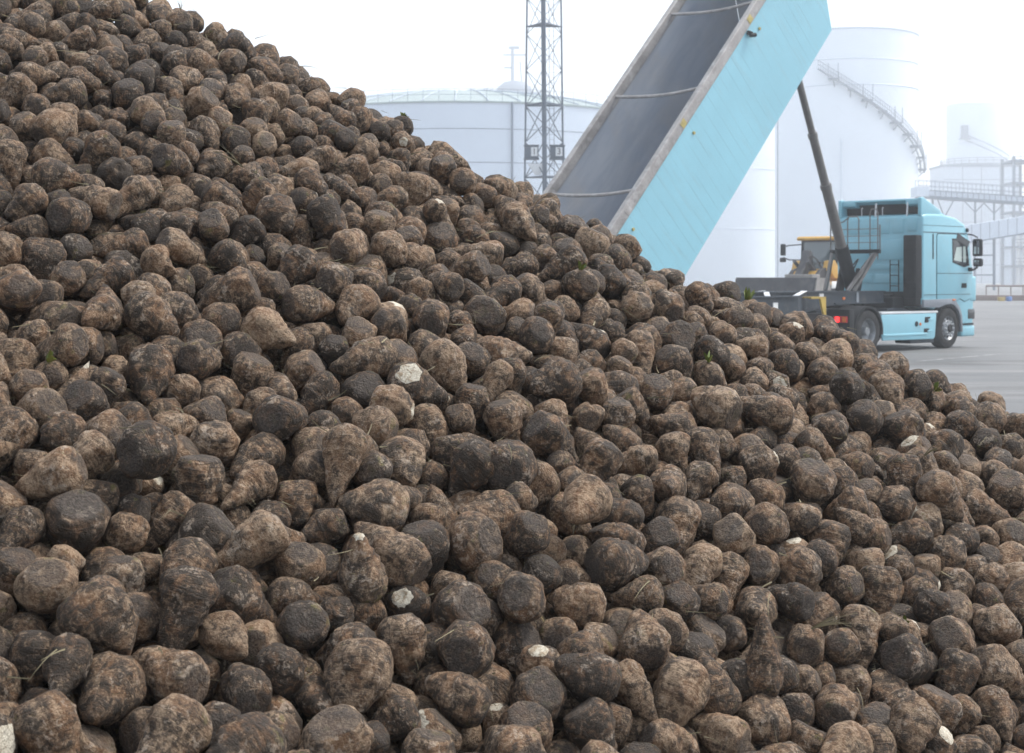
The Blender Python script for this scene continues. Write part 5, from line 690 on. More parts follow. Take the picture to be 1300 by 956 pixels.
1574,4853,465,-28,-53,-79,98,20,34,22,4,1668,4902,467,-74,64,-13,140,4,17,78,99,1740,4962,370,-34,80,-48,89,11,88,33,78,1854,4894,410,53,1,84,118,12,64,83,29,
2055,4840,277,-30,64,-69,130,9,13,43,38,2346,5007,183,-53,73,-42,120,15,21,58,15,-2198,4962,2128,-85,29,-43,102,16,50,47,35,-1824,5001,2065,93,19,28,122,1,93,93,68,
-1725,4985,2017,-68,-22,-69,108,20,12,67,5,500,5092,1111,-46,-62,-62,120,16,88,44,20,1011,5031,779,-98,-11,-12,127,21,11,66,19,1755,4995,460,97,2,-20,127,7,21,28,1,
2145,4988,215,-68,20,69,116,3,73,43,31,-2319,4993,2165,-91,23,-32,116,17,79,8,15,-2023,5150,2213,-96,-6,-24,122,2,95,24,15,-1859,5093,2101,79,-15,-57,105,7,56,32,39,
-1719,5090,2116,-96,-11,-24,114,19,0,55,18,1110,5099,835,-68,71,-9,103,22,25,40,33,2017,5064,479,42,-11,89,153,18,87,2,26,2170,5142,312,-68,58,-44,122,1,20,9,59,
2423,5078,134,-17,-52,-82,115,10,71,65,16,-2402,5157,2235,52,83,-18,104,3,2,85,9,-2228,5131,2270,-98,0,16,93,9,11,9,73,-2227,5240,2282,-45,67,58,114,7,41,63,99,
-1989,5241,2284,86,15,-47,117,1,39,19,63,1144,5217,818,-31,71,-62,150,19,78,77,14,1801,5177,582,-68,54,-48,140,5,25,65,70,2219,5174,423,-90,39,11,137,19,14,16,31,
-2415,5230,2296,56,14,-81,107,13,31,8,79,-2321,5400,2359,6,-95,28,111,6,49,30,22,-2207,5338,2364,75,32,-56,128,13,84,60,25,1780,5290,586,-47,86,-13,113,1,62,34,42,
1893,5251,559,0,-7,-99,123,10,58,93,85,2411,5368,315,-69,-21,68,124,13,85,30,98,-2530,5370,2427,56,78,-24,91,8,98,44,87,-2162,5438,2430,-85,49,10,111,23,67,56,57,
-1896,5420,2372,5,3,-99,92,10,38,50,72,-1822,5408,2343,-11,84,-51,127,15,1,68,27,-907,5383,1909,-33,23,-90,102,14,43,41,88,1823,5355,661,40,-38,82,120,18,20,41,31,
2198,5395,485,-86,-29,-39,147,2,69,53,15,2152,5284,458,82,51,20,105,3,19,47,4,2322,5392,446,8,99,-1,102,10,9,53,98,2444,5469,289,-89,24,-36,110,17,71,7,96,
-2530,5416,2543,91,27,-29,116,14,46,50,35,-2358,5413,2451,-35,-90,-23,102,12,1,56,46,-2032,5461,2443,-23,47,-84,98,8,58,38,97,-1921,5505,2438,83,53,0,100,9,63,98,85,
-299,5561,1744,-94,-20,-25,121,19,41,54,34,464,5556,1383,-44,72,52,133,14,49,67,33,1831,5523,652,33,37,-86,108,15,20,0,36,2140,5440,591,-34,74,-56,140,20,29,81,30,
-2290,5691,2579,-58,-65,-47,117,20,99,45,8,-2211,5641,2551,27,67,-68,122,10,40,17,85,-1923,5589,2432,-8,-27,-95,109,9,45,16,63,1798,5590,795,42,-62,-65,130,1,36,70,32,
1927,5558,767,34,-4,-93,127,9,24,67,59,2001,5664,852,30,79,-52,135,20,31,56,22,2050,5517,655,-36,-49,-78,148,7,19,60,41,-2444,5594,2672,-98,-13,-1,115,13,79,14,35,
-2374,5640,2611,-84,-21,-47,90,8,93,17,45,341,5734,1550,-99,-3,-3,117,20,70,26,44,1926,5756,844,-53,-34,76,127,13,95,64,25,2063,5679,712,33,62,-69,124,22,28,47,85,
2195,5762,671,-76,-59,-24,131,17,94,3,49,2286,5721,577,-53,19,82,111,1,67,15,87,2629,5650,382,-93,26,21,155,19,1,52,28,-2660,5769,2766,30,80,-50,115,7,97,7,94,
-2505,5659,2677,-55,-43,-70,85,10,32,37,8,-1985,5765,2526,-94,31,-9,118,2,23,30,66,-371,5859,1892,20,94,-24,82,21,93,63,55,782,5797,1306,-62,24,-73,128,8,50,24,76,
2032,5830,824,-95,20,21,136,15,60,62,86,2186,5787,766,16,-74,-64,96,21,88,44,92,2688,5816,387,15,-8,-98,101,23,8,53,8,-2389,5798,2737,22,92,28,114,1,6,0,98,
-2149,5901,2662,96,24,-7,110,14,35,25,59,-1927,5807,2597,72,32,-59,98,17,14,68,62,-930,6024,2213,-18,41,-88,93,4,70,58,64,292,5905,1630,-45,-67,-58,98,3,23,54,63,
972,5968,1327,-44,73,-51,129,14,52,69,65,1685,5965,941,-90,-4,-40,140,14,4,35,31,1957,5906,885,54,-50,67,121,12,96,57,89,-2447,5933,2803,56,81,12,90,2,23,70,25,
-2010,5987,2698,-22,87,-43,78,21,57,31,95,321,6067,1679,40,90,-8,105,17,86,35,4,692,6096,1493,-68,70,-17,129,15,29,18,50,984,6106,1332,-55,80,-20,132,14,8,60,93,
2203,6264,868,-42,85,-27,149,19,33,62,82,2299,6056,763,-50,61,60,134,13,76,59,42,2434,6092,724,95,24,-12,131,12,71,82,39,2566,6149,638,-12,48,-86,134,14,13,46,61,
2301,6351,835,-1,52,-84,118,9,18,42,15,2794,6332,565,-53,76,-35,123,16,21,36,51,2848,6430,599,-91,35,-20,132,21,97,35,24,-632,6580,2424,-31,94,2,96,7,69,74,35,
362,6627,1898,5,-88,-45,113,23,6,69,2,1533,6514,1327,-33,93,-13,99,9,42,30,71,2266,6404,990,14,-15,-97,131,7,64,25,24,2352,6619,1004,-78,22,56,135,1,40,30,69,
2611,6571,839,-42,63,-64,139,8,96,65,86,2499,6403,811,37,10,-91,106,16,14,99,89,2184,6614,1038,-38,77,-49,119,17,16,41,7,2447,6698,891,-19,54,-81,120,5,68,46,68,
-250,6704,2185,-12,68,-71,124,4,52,50,37,-1485,2650,624,2,-38,-91,118,16,3,34,74,-1717,2743,709,20,36,-90,115,21,39,38,66,-1518,2737,745,78,28,-54,116,15,97,99,40,
-1383,2699,716,-3,83,53,111,3,34,38,60,-1206,2744,694,-13,-68,-70,120,2,45,46,27,-1651,2787,739,-9,-11,-98,104,15,59,72,45,-1654,2881,865,49,-57,-64,121,14,19,46,47,
-1324,2850,818,-72,48,48,158,1,5,62,25,-1148,2887,751,-36,92,-3,133,14,46,88,21,-988,2786,618,93,14,32,100,12,91,98,69,-922,2873,630,-28,13,-94,113,8,36,33,89,
-840,2860,581,-87,25,-39,118,16,14,24,23,-689,2919,629,-87,-38,-27,104,20,80,57,8,-531,2861,559,50,78,35,138,15,67,82,17,-1709,3044,944,24,34,-90,114,16,95,58,15,
-1618,3005,940,-80,-46,-35,126,7,88,58,63,-1334,3021,867,-53,71,-44,137,1,47,70,86,-1122,3012,789,-45,12,-87,130,19,91,10,40,-992,2934,828,-68,57,43,139,12,7,88,65,
-913,3008,657,-8,92,-35,102,10,15,51,8,-740,2986,649,38,23,-88,124,16,38,30,38,-475,2997,598,91,-11,-39,111,13,30,23,32,-245,2990,496,41,-37,-82,144,20,81,79,32,
-1684,3138,983,13,-57,-80,121,23,79,48,9,-1481,3072,1001,-98,12,1,138,9,13,53,10,-1429,2997,914,18,96,-14,128,15,22,4,61,-1229,3110,900,-13,43,-88,116,15,29,48,51,
-901,3040,763,99,5,5,149,2,8,70,77,-651,3015,644,12,-8,-98,116,17,84,66,44,-711,3083,645,74,65,-2,97,20,94,19,57,-572,3084,671,89,-43,-6,113,12,68,49,24,
-402,3101,626,-22,-85,-45,118,19,50,49,16,-353,3056,550,-62,-75,-20,126,23,45,58,78,-272,3141,660,27,91,-26,118,5,12,41,39,-111,3128,513,-8,-51,-85,94,23,12,0,5,
-38,3084,491,85,35,-38,112,6,97,48,72,-1825,3037,996,63,73,-20,126,21,10,85,68,-1668,3284,1009,80,50,30,100,13,72,55,18,-1478,3171,1036,-67,-18,-71,134,15,56,78,65,
-1326,3120,929,75,48,-42,111,9,59,66,47,-1148,3204,931,59,-60,52,103,18,67,61,61,-519,3177,681,73,-46,49,116,18,10,64,87,-333,3211,604,-4,17,-98,120,20,86,45,67,
-193,3098,602,52,84,2,119,19,50,27,58,-191,3321,586,-52,74,-40,106,15,31,68,87,-2,3215,520,5,77,-62,131,15,43,31,64,166,3202,423,56,6,-82,122,5,78,89,62,
-1779,3305,1097,-64,68,-33,90,23,13,41,41,-1676,3289,1087,-82,15,-53,89,22,62,34,45,-1522,3248,1118,50,84,-16,110,21,89,50,92,-251,3284,688,80,51,-28,129,13,28,49,35,
-212,3204,568,96,18,-13,121,19,60,44,93,87,3254,576,70,-69,-10,128,18,44,36,94,148,3311,480,-10,-60,-78,135,15,30,48,30,-1803,3356,1183,-19,94,26,122,20,83,59,49,
-1598,3387,1187,92,35,-6,127,8,10,43,19,-1322,3326,1067,-69,71,-2,137,8,54,15,49,-1213,3289,992,54,-42,72,117,18,42,53,23,-1232,3414,1045,-26,73,-62,114,14,18,65,23,
-265,3379,639,21,-21,-95,110,16,16,83,97,-158,3373,654,-81,33,-47,129,16,68,32,65,-20,3275,585,-13,14,-97,120,5,75,29,74,89,3417,624,49,-64,-57,120,2,95,38,71,
273,3407,529,45,52,-71,134,7,98,81,65,322,3296,426,-49,82,26,100,15,84,55,5,559,3512,399,-72,-52,-44,127,20,90,63,47,-1818,3478,1206,-2,26,-95,100,21,18,26,38,
-1706,3434,1260,-95,-17,-21,109,16,48,53,67,-1551,3493,1229,72,-49,-48,133,1,74,52,29,-1375,3484,1196,-68,-47,-55,93,10,64,18,15,
-1235,3484,1117,-86,42,-27,108,17,41,55,92,105,3508,582,-72,-67,-13,88,23,38,55,60,105,3437,506,36,-15,-91,111,8,27,50,75,294,3516,516,-11,-13,-98,113,4,48,99,14,
344,3561,454,-38,83,39,99,8,48,39,88,452,3556,446,-59,78,-17,121,19,59,58,2,804,3582,311,-89,-40,16,132,16,64,18,83,-1876,3687,1400,50,79,-32,135,22,54,55,44,
-1678,3620,1332,25,-63,72,133,0,8,28,76,-1513,3665,1230,11,53,-83,106,11,35,56,82,-1421,3586,1213,-72,56,38,109,7,93,27,26,-1295,3646,1221,88,-8,-45,113,17,48,69,14,
105,3628,532,-48,-70,-51,80,5,50,46,97,395,3483,523,-56,-31,-75,130,13,52,65,44,374,3615,546,37,-18,90,145,0,81,55,36,674,3608,303,-9,31,-94,113,3,76,99,54,
762,3663,275,78,33,51,111,19,36,19,96,-2008,3694,1429,49,52,68,112,18,19,25,25,-1699,3698,1433,-60,-71,35,135,18,36,57,37,-1612,3715,1350,-85,43,-27,140,3,22,41,3,
-1432,3812,1350,25,91,-30,110,14,33,32,85,-1466,3716,1293,-88,42,17,124,9,6,39,86,479,3753,521,-48,70,51,109,19,71,49,94,588,3664,440,-75,64,13,128,22,71,22,3,
507,3631,494,37,-45,-80,110,1,31,50,16,772,3741,336,-57,-31,-75,96,4,20,37,32,888,3723,268,95,-22,-14,132,13,74,45,52,-1751,3801,1412,16,16,96,113,6,10,80,94,
-1584,3868,1440,59,45,-65,117,17,21,75,11,-1529,3804,1342,6,-26,-95,101,22,23,61,64,-1338,3824,1321,6,-9,-98,98,3,3,27,5,391,3724,554,-37,-26,-88,107,21,55,50,43,
483,3847,527,-87,24,41,107,11,44,59,4,777,3647,395,-56,-74,35,134,18,58,42,21,904,3811,368,-74,-49,-44,131,8,63,50,9,-2081,3889,1529,59,-80,-3,90,12,2,65,50,
-1649,3996,1432,63,15,-75,90,13,8,84,78,-1506,3912,1457,-86,13,48,103,13,73,80,85,-1435,3865,1413,-76,-61,17,104,23,22,36,36,-142,3919,822,-87,20,-44,117,12,50,49,79,
593,3891,547,-86,50,-1,112,21,65,93,32,712,3756,449,26,-21,-93,113,14,7,46,90,782,3868,378,-62,47,-61,120,20,48,44,5,862,3888,469,-81,-13,56,115,1,1,22,53,
1055,3859,272,-55,29,-77,144,2,19,0,7,1151,3866,229,-65,69,27,109,5,51,48,31,1393,3922,201,-53,83,-8,143,8,44,48,56,-2048,3968,1579,-86,47,12,127,21,32,67,28,
-1914,4001,1616,87,-44,-14,108,14,43,16,91,-1731,3941,1538,-75,46,46,99,15,27,79,75,-1599,4021,1521,52,45,-71,145,8,91,82,84,-1417,4001,1497,73,60,-28,120,8,10,85,57,
898,4009,456,32,38,-86,104,20,82,40,28,1020,3983,340,-46,68,55,95,5,86,29,24,1096,3964,373,-85,48,15,94,3,89,92,61,1221,4063,287,31,-46,-82,110,1,47,64,4,
1301,3858,260,26,-44,-85,130,3,26,84,74,-1795,4149,1573,71,-30,-62,113,11,94,43,89,-1699,4194,1545,-79,-48,36,97,19,61,38,50,-1584,4110,1537,36,-19,-90,87,17,38,58,58,
-1540,4144,1488,-49,49,-71,79,5,33,32,58,1021,4042,434,38,87,-27,130,3,22,54,40,1151,4068,399,-94,-27,16,118,7,84,69,40,1245,4155,398,-46,-39,-79,124,8,66,82,70,
1402,4084,210,-32,7,-94,105,16,35,48,30,1518,4050,208,-57,77,26,121,22,83,59,56,1673,4147,134,-80,58,-1,119,10,80,71,64,-2083,4222,1733,-52,76,37,112,14,99,67,97,
-1928,4226,1590,-57,29,-75,69,17,47,63,58,-1645,4221,1611,91,-18,-34,93,4,48,48,18,-1497,4180,1603,73,67,2,127,19,85,81,57,1133,4201,378,39,74,-53,119,15,54,46,2,
1170,4308,397,64,57,-49,113,8,26,42,13,1399,4250,378,64,-42,-62,125,11,14,71,5,1559,4149,185,-73,67,1,122,3,21,69,24,1894,4160,82,1,95,27,141,10,68,42,77,
-2148,4348,1795,62,29,-71,107,19,34,68,79,-1930,4338,1753,55,79,24,110,12,98,47,41,-1894,4327,1662,-77,3,-62,92,2,54,43,53,-1857,4243,1716,-20,-39,-89,119,7,94,64,26,
-1489,4365,1735,-19,-86,-46,108,14,71,56,58,1467,4314,303,37,28,-87,87,5,20,3,2,1511,4245,279,-90,34,-25,117,14,30,37,72,1561,4349,294,59,42,-67,106,9,43,79,64,
1794,4311,216,5,76,-63,113,10,74,0,97,1826,4278,142,1,99,-6,117,3,90,81,16,-2126,4441,1778,-17,5,-97,102,14,99,60,96,-1919,4472,1850,16,-47,-86,107,2,78,83,55,
-1730,4428,1790,-29,-92,-23,120,3,96,41,8,-1578,4409,1730,35,76,-54,110,14,9,47,34,-1490,4496,1694,12,96,-20,92,21,60,72,79,-418,4504,1227,33,46,-81,111,14,72,50,5,
1552,4354,397,73,31,-60,117,23,38,31,21,1643,4321,280,-1,96,24,106,20,10,85,79,1717,4384,246,-86,-13,-48,134,20,77,40,41,1875,4342,203,-68,68,23,111,14,58,0,53,
2045,4368,43,-13,25,-95,116,16,77,65,74,-2169,4499,1852,85,22,-46,98,5,64,67,49,-2045,4491,1839,-23,-55,-79,109,15,52,87,39,-1915,4556,1822,95,-5,-27,79,7,73,53,54,
-1762,4544,1853,79,0,-59,111,5,40,53,60,-1566,4503,1750,-49,-14,-85,101,2,17,64,78,414,4491,901,-21,61,-75,110,2,19,99,83,1521,4462,361,-65,68,31,142,20,94,52,64,
1665,4480,337,-83,52,18,129,7,77,57,52,1715,4548,294,-93,23,-25,84,15,68,12,81,1814,4497,292,22,74,-62,106,20,11,42,38,2135,4390,40,-62,-24,-73,115,8,3,57,90,
2140,4494,18,10,-23,-96,115,2,67,39,95,2281,4475,9,-97,9,-17,120,10,70,36,36,-1990,4599,1860,20,-49,84,94,0,5,59,86,-1785,4634,1975,-44,77,43,128,7,27,53,56,
-1616,4551,1843,61,78,-3,129,19,43,60,40,1535,4575,394,17,-23,-95,118,19,26,50,38,1639,4601,369,-58,14,79,120,9,92,38,60,1753,4600,372,-15,-95,-22,102,20,28,34,27,
1959,4655,288,-66,74,3,116,17,23,26,4,2075,4510,153,-95,13,24,118,13,61,15,73,2309,4611,63,-76,57,28,125,21,50,50,22,-2173,4722,1931,-41,1,-90,87,10,19,71,93,
-2071,4703,1938,-65,-69,-29,105,7,1,26,38,-1864,4825,1977,37,41,-83,94,19,34,52,85,-1688,4780,1958,-77,13,-61,100,8,77,77,24,-1593,4701,1902,-76,42,-48,74,11,50,64,60,
1600,4696,479,-64,-68,32,98,6,82,38,26,1703,4704,418,69,67,24,122,14,48,3,24,1821,4704,384,63,-6,-76,120,6,45,74,2,2033,4783,217,-41,85,-29,97,11,97,42,61,
2281,4719,152,-50,85,-4,131,15,17,49,76,-2318,4870,2147,-89,-42,-12,121,7,34,51,15,-2233,4745,2022,-89,12,-42,107,20,11,25,5,-2153,4865,2076,7,62,77,96,12,33,50,58,
-1901,4915,2050,55,-65,51,99,18,32,84,70,-1775,4822,2047,-91,38,-1,121,1,77,49,40,1680,4768,502,64,13,-75,120,23,28,84,31,1748,4816,373,-69,-71,2,116,7,64,74,45,
1821,4806,453,58,-42,-68,108,1,67,17,31,1916,4818,368,-90,-42,-4,123,20,97,51,16,1993,4725,332,82,17,-53,117,17,15,43,26,2117,4921,286,-29,40,-86,105,21,80,5,81,
-1915,4966,2137,-83,52,14,90,3,33,66,21,-1744,4922,2093,-12,-45,-87,120,9,89,49,73,772,4906,977,-39,40,-82,118,2,46,38,3,1624,4890,546,-27,77,-56,100,22,43,61,3,
1801,4912,486,-7,41,-90,104,5,25,4,85,2016,4889,355,-86,-14,-47,102,10,76,53,14,2204,4895,228,-59,65,46,103,14,61,54,7,2265,4962,259,-30,61,-72,126,2,13,64,90,
-2431,5025,2245,-91,-25,-31,99,1,31,28,47,-2193,5098,2150,-10,89,-43,85,11,78,51,93,-2002,5022,2200,9,-50,85,115,0,6,79,13,-1818,5027,2169,-97,3,-21,123,8,94,77,28,
-1935,5032,2100,92,-35,6,81,6,59,93,37,1706,4967,574,90,-10,-40,138,9,86,0,65,1885,4989,442,-58,-27,-76,100,3,31,88,41,1976,4964,397,51,79,-30,117,9,87,35,46,
2086,4986,355,22,-13,-96,110,9,47,69,61,2170,5012,311,30,-87,-37,110,6,9,58,75,2274,5042,319,48,17,-85,109,19,92,53,29,2382,5090,273,-19,-94,-25,122,6,14,71,52,
-2136,5132,2225,-24,93,25,96,10,58,38,52,-1897,5170,2256,-11,92,-36,114,21,96,68,89,-1930,5088,2181,73,26,61,88,12,4,61,4,-683,5234,1711,22,54,-80,85,11,79,61,40,
1767,5054,537,-57,31,-75,117,5,63,41,8,1914,5113,538,-3,96,-24,109,16,4,40,25,2121,5107,415,-45,88,-6,132,8,69,3,77,2273,5129,297,-66,5,-73,94,11,77,51,58,
2471,5160,258,28,-64,-70,110,8,15,55,37,-2333,5174,2316,-90,-29,-28,123,8,45,56,16,-2342,5274,2354,-24,-51,-81,97,20,26,36,75,-2077,5156,2300,97,16,-13,108,4,22,56,98,
-1803,5206,2254,3,12,98,119,12,18,34,92,1758,5247,681,-96,17,-19,128,10,72,74,93,1707,5175,629,53,-55,63,120,18,76,52,42,1981,5219,553,-11,79,-59,123,9,71,8,43,
2057,5196,485,-59,79,-11,113,13,64,59,30,2285,5259,446,37,9,-92,107,3,61,58,74,2381,5241,344,-33,91,19,125,7,35,86,69,2432,5296,243,-35,70,-60,103,15,45,64,61,
-2409,5301,2424,46,79,-38,111,3,38,54,42,-2266,5401,2441,-42,-88,-19,105,20,7,37,33,-2198,5204,2367,-52,-53,-65,118,10,38,53,92,-1998,5336,2390,-57,75,29,117,15,0,27,88,
-1855,5269,2317,95,10,-27,92,17,24,44,40,-816,5427,1966,-43,-89,-8,102,2,7,58,10,1846,5179,489,-44,-21,-86,81,16,54,6,63,1975,5300,599,-46,-4,-87,98,4,3,50,8,
2075,5309,537,57,56,-58,133,19,9,82,14,2203,5306,569,76,9,-62,128,8,69,82,4,2433,5305,408,29,1,-95,132,10,2,50,26,2540,5362,312,-81,-48,30,112,14,62,9,77,
-2486,5376,2483,-76,60,-21,98,5,60,55,56,-2180,5466,2510,91,-39,-5,110,1,25,59,56,-2070,5349,2369,27,93,-23,89,5,16,21,3,1914,5408,635,-40,77,48,127,2,82,36,85,
2031,5398,588,30,-27,90,108,0,93,57,24,2240,5564,542,-73,-25,-61,98,2,91,41,84,2380,5490,495,-15,77,60,110,1,30,46,36,2431,5415,415,-91,-36,-14,131,8,65,57,31,
2578,5541,250,-42,41,-80,93,10,2,80,42,-2403,5508,2544,-79,-23,-54,107,1,88,50,64,-2289,5506,2511,48,84,18,117,20,58,0,53,-2107,5557,2539,68,13,-70,97,4,65,61,49,
-1984,5518,2528,89,19,-38,120,2,10,85,40,1843,5456,766,26,93,-23,130,16,10,59,10,1928,5482,716,-65,71,-24,121,16,44,20,66,2031,5535,802,-20,-97,0,129,6,45,60,6,
2159,5563,611,-77,57,-25,125,20,18,65,37,2349,5657,444,-50,80,-30,101,16,38,64,70,2577,5546,374,7,57,-80,118,21,87,10,87,-2341,5603,2541,-37,50,-77,94,23,58,55,72,
-2167,5712,2604,-73,-20,-63,102,2,16,21,28,-2125,5673,2545,-17,73,-65,99,10,52,25,51,-2029,5607,2477,-69,9,-71,92,3,6,17,98,-55,5676,1722,-72,-39,-56,65,23,30,34,82,
2149,5624,701,-28,63,-71,138,3,97,41,77,2256,5653,634,-14,-29,-94,114,17,45,37,88,2370,5727,655,-53,81,21,134,1,65,41,44,2362,5631,562,67,21,-70,118,9,73,62,40,
2463,5566,477,69,-2,-71,111,7,68,49,28,-2606,5621,2680,-81,3,-56,112,1,16,63,97,-2295,5822,2733,-12,94,-30,104,15,9,53,31,-2219,5730,2686,35,92,-7,121,14,2,75,75,
-2028,5710,2575,66,-32,-66,99,15,90,20,95,-1949,5672,2595,-24,-53,-80,124,2,37,29,84,-248,5742,1828,-62,-29,-72,66,4,46,44,87,2016,5775,926,-61,-74,-25,136,9,91,18,6,
2176,5851,887,-75,-61,22,140,20,57,99,65,2137,5702,798,29,10,-94,150,9,49,31,76,2403,5778,570,-95,-8,-28,110,3,60,27,35,2479,5666,550,-86,44,21,138,3,15,89,1,
2600,5789,426,-18,79,-57,115,5,14,24,48,-2551,5804,2775,87,43,18,103,1,13,39,39,-2225,5874,2754,15,-61,-77,118,14,15,21,4,-2057,5804,2605,56,18,-80,100,16,48,62,62,
2143,5979,874,11,30,-94,114,8,83,50,87,2275,5875,764,27,58,-75,109,19,96,52,27,2358,5861,671,-74,-20,63,119,8,85,78,28,2565,5832,576,64,-38,-65,150,14,73,77,48,
2619,5935,579,21,-36,-90,108,19,80,56,79,2715,5924,493,42,89,-13,117,8,85,98,45,-2349,5985,2815,0,70,-70,115,20,16,20,6,-2168,5965,2716,65,-8,-74,84,3,84,90,5,
-2102,5929,2739,-34,93,8,109,16,49,54,91,1521,6034,1116,-91,15,-37,105,13,80,69,79,2027,5987,933,-58,61,-52,127,20,96,84,52,2273,5965,810,38,-21,-89,123,11,99,56,64,
2389,5957,751,-67,-61,-39,126,14,20,83,37,2466,5942,628,90,-15,-38,114,8,68,33,26,2619,6071,556,61,39,-67,104,5,46,69,88,-2183,6026,2817,-49,86,2,109,13,8,17,73,
-2050,6005,2783,-1,98,13,109,7,52,33,1,-860,6148,2356,65,-8,-74,70,11,7,64,64,2042,6088,980,-69,41,-58,120,1,95,18,34,2160,6155,894,56,5,-82,87,9,53,24,57,
2261,6129,866,-22,75,-60,114,10,84,17,96,2466,6031,655,-98,9,12,101,11,40,42,15,2677,6067,662,-2,16,-98,147,20,11,56,47,2723,6020,553,-90,39,10,104,15,35,58,54,
-2104,6110,2868,-20,93,29,123,8,89,75,66,-960,6277,2459,-77,-57,26,101,1,46,77,13,612,6226,1608,-60,75,22,108,2,99,91,82,2097,6183,970,-60,54,-57,105,11,63,34,30,
2206,6214,983,-8,-69,-71,124,5,82,74,64,2379,6148,829,17,98,-1,113,21,5,68,48,2439,6205,764,-71,35,-60,120,8,23,86,89,2577,6231,753,-66,-65,-34,127,7,7,74,72,
2736,6101,569,-80,-38,-45,109,5,47,5,58,-1809,6376,2817,-7,47,-87,103,15,64,41,59,-21,6367,2046,86,-33,-36,96,6,66,99,73,2080,6295,1023,-46,88,-9,101,11,73,69,77,
2098,6390,1041,-18,28,-93,117,20,10,42,84,2322,6206,886,-18,-76,-61,113,22,74,82,67,2394,6301,834,48,86,-11,96,1,87,28,15,2499,6303,779,45,62,62,110,6,13,53,12,
2716,6319,631,16,78,-58,126,13,45,0,33,2112,6505,1109,-61,-61,-49,92,5,35,23,74,2305,6518,1070,-52,-83,14,115,6,94,16,11,2355,6387,937,4,92,-36,104,4,1,47,97,
2549,6462,898,52,-31,-79,125,20,45,71,92,2612,6443,784,-97,-12,14,108,10,20,42,50,2710,6344,738,-76,-60,-20,109,2,71,69,3,2808,6360,664,55,-37,74,108,0,13,46,71,
-160,6587,2150,-8,70,69,99,1,80,44,20,1687,6538,1302,37,89,-24,105,1,28,59,40,2219,6681,1088,-57,-71,39,112,20,4,39,48,2530,6622,864,-4,54,-83,97,17,24,71,2,
2747,6505,754,-82,-29,-46,111,15,14,44,33,2936,6629,640,34,77,-52,111,1,19,51,4,2893,6760,693,76,-41,-49,117,14,84,31,72,]
# ------------------------------------------------------------------ the heap of sugar beets
SILP = [(-100,-150),(0,-85),(120,-42),(230,-4),(330,45),(400,88),(430,103),(480,128),(540,170),(600,200),(660,226),(720,255),(800,310),(870,342),
        (900,362),(960,385),(1050,408),(1100,440),(1130,462),(1200,478),(1300,532),(1420,590)]
YR = 6.6                                     # the crest runs across at this depth
RX = np.array([(p - CX) / F * YR for p, q in SILP])
RH = np.array([CAMH - (q - 11 - 10 * math.exp(-((p - 450) / 330) ** 2) - 11 * math.exp(-((p - 400) / 130) ** 2) + 4 * min(1, max(0, (p - 800) / 150)) - HY) / F * YR for p, q in SILP])
def heap_z(x, y):
    x = np.asarray(x, float); y = np.asarray(y, float)
    hr = np.interp(x, RX, RH)
    hr = np.where(x < RX[0], RH[0] - .5 * (x - RX[0]), hr); hr = np.where(x > RX[-1], RH[-1] - .45 * (x - RX[-1]), hr)
    d = hr - (-.445 * x + .51 * YR - 1.168)
    front = -.445 * x + .51 * y - 1.168 + d * np.clip(1 - (YR - y) / 3, 0, 1)
    back = hr - .45 * (y - YR)
    h = np.clip(.5 + .5 * (back - front) / .14, 0, 1)
    return back * (1 - h) + front * h - .14 * h * (1 - h) + .035 + .03 * np.sin(2.1 * x + 1.3 * y + .5) * np.sin(1.7 * y - 1.1 * x) * np.clip(YR - y, 0, 1)

def beet_kinds():
    rng = np.random.RandomState(7); V = []
    for i in range(24):
        k = i % 6
        base = (1.05, 1.25, 1.45, 1.55, 1.75, 2.05)[k]
        L = base * rng.uniform(.92, 1.08); q = (.62, .74, .84, .90, .98, 1.08)[k] * rng.uniform(.92, 1.1); p = (2.1, 1.55, 1.32, 1.26, 1.2, 1.15)[k] * rng.uniform(.92, 1.1)
        cutr = rng.uniform(.14, .38); zs = rng.uniform(.30, .42); tip = rng.uniform(.84, .985)
        V.append(dict(L=L, q=q, p=p, cutr=cutr, zs=zs, tip=tip))
    return V
KINDS = beet_kinds()

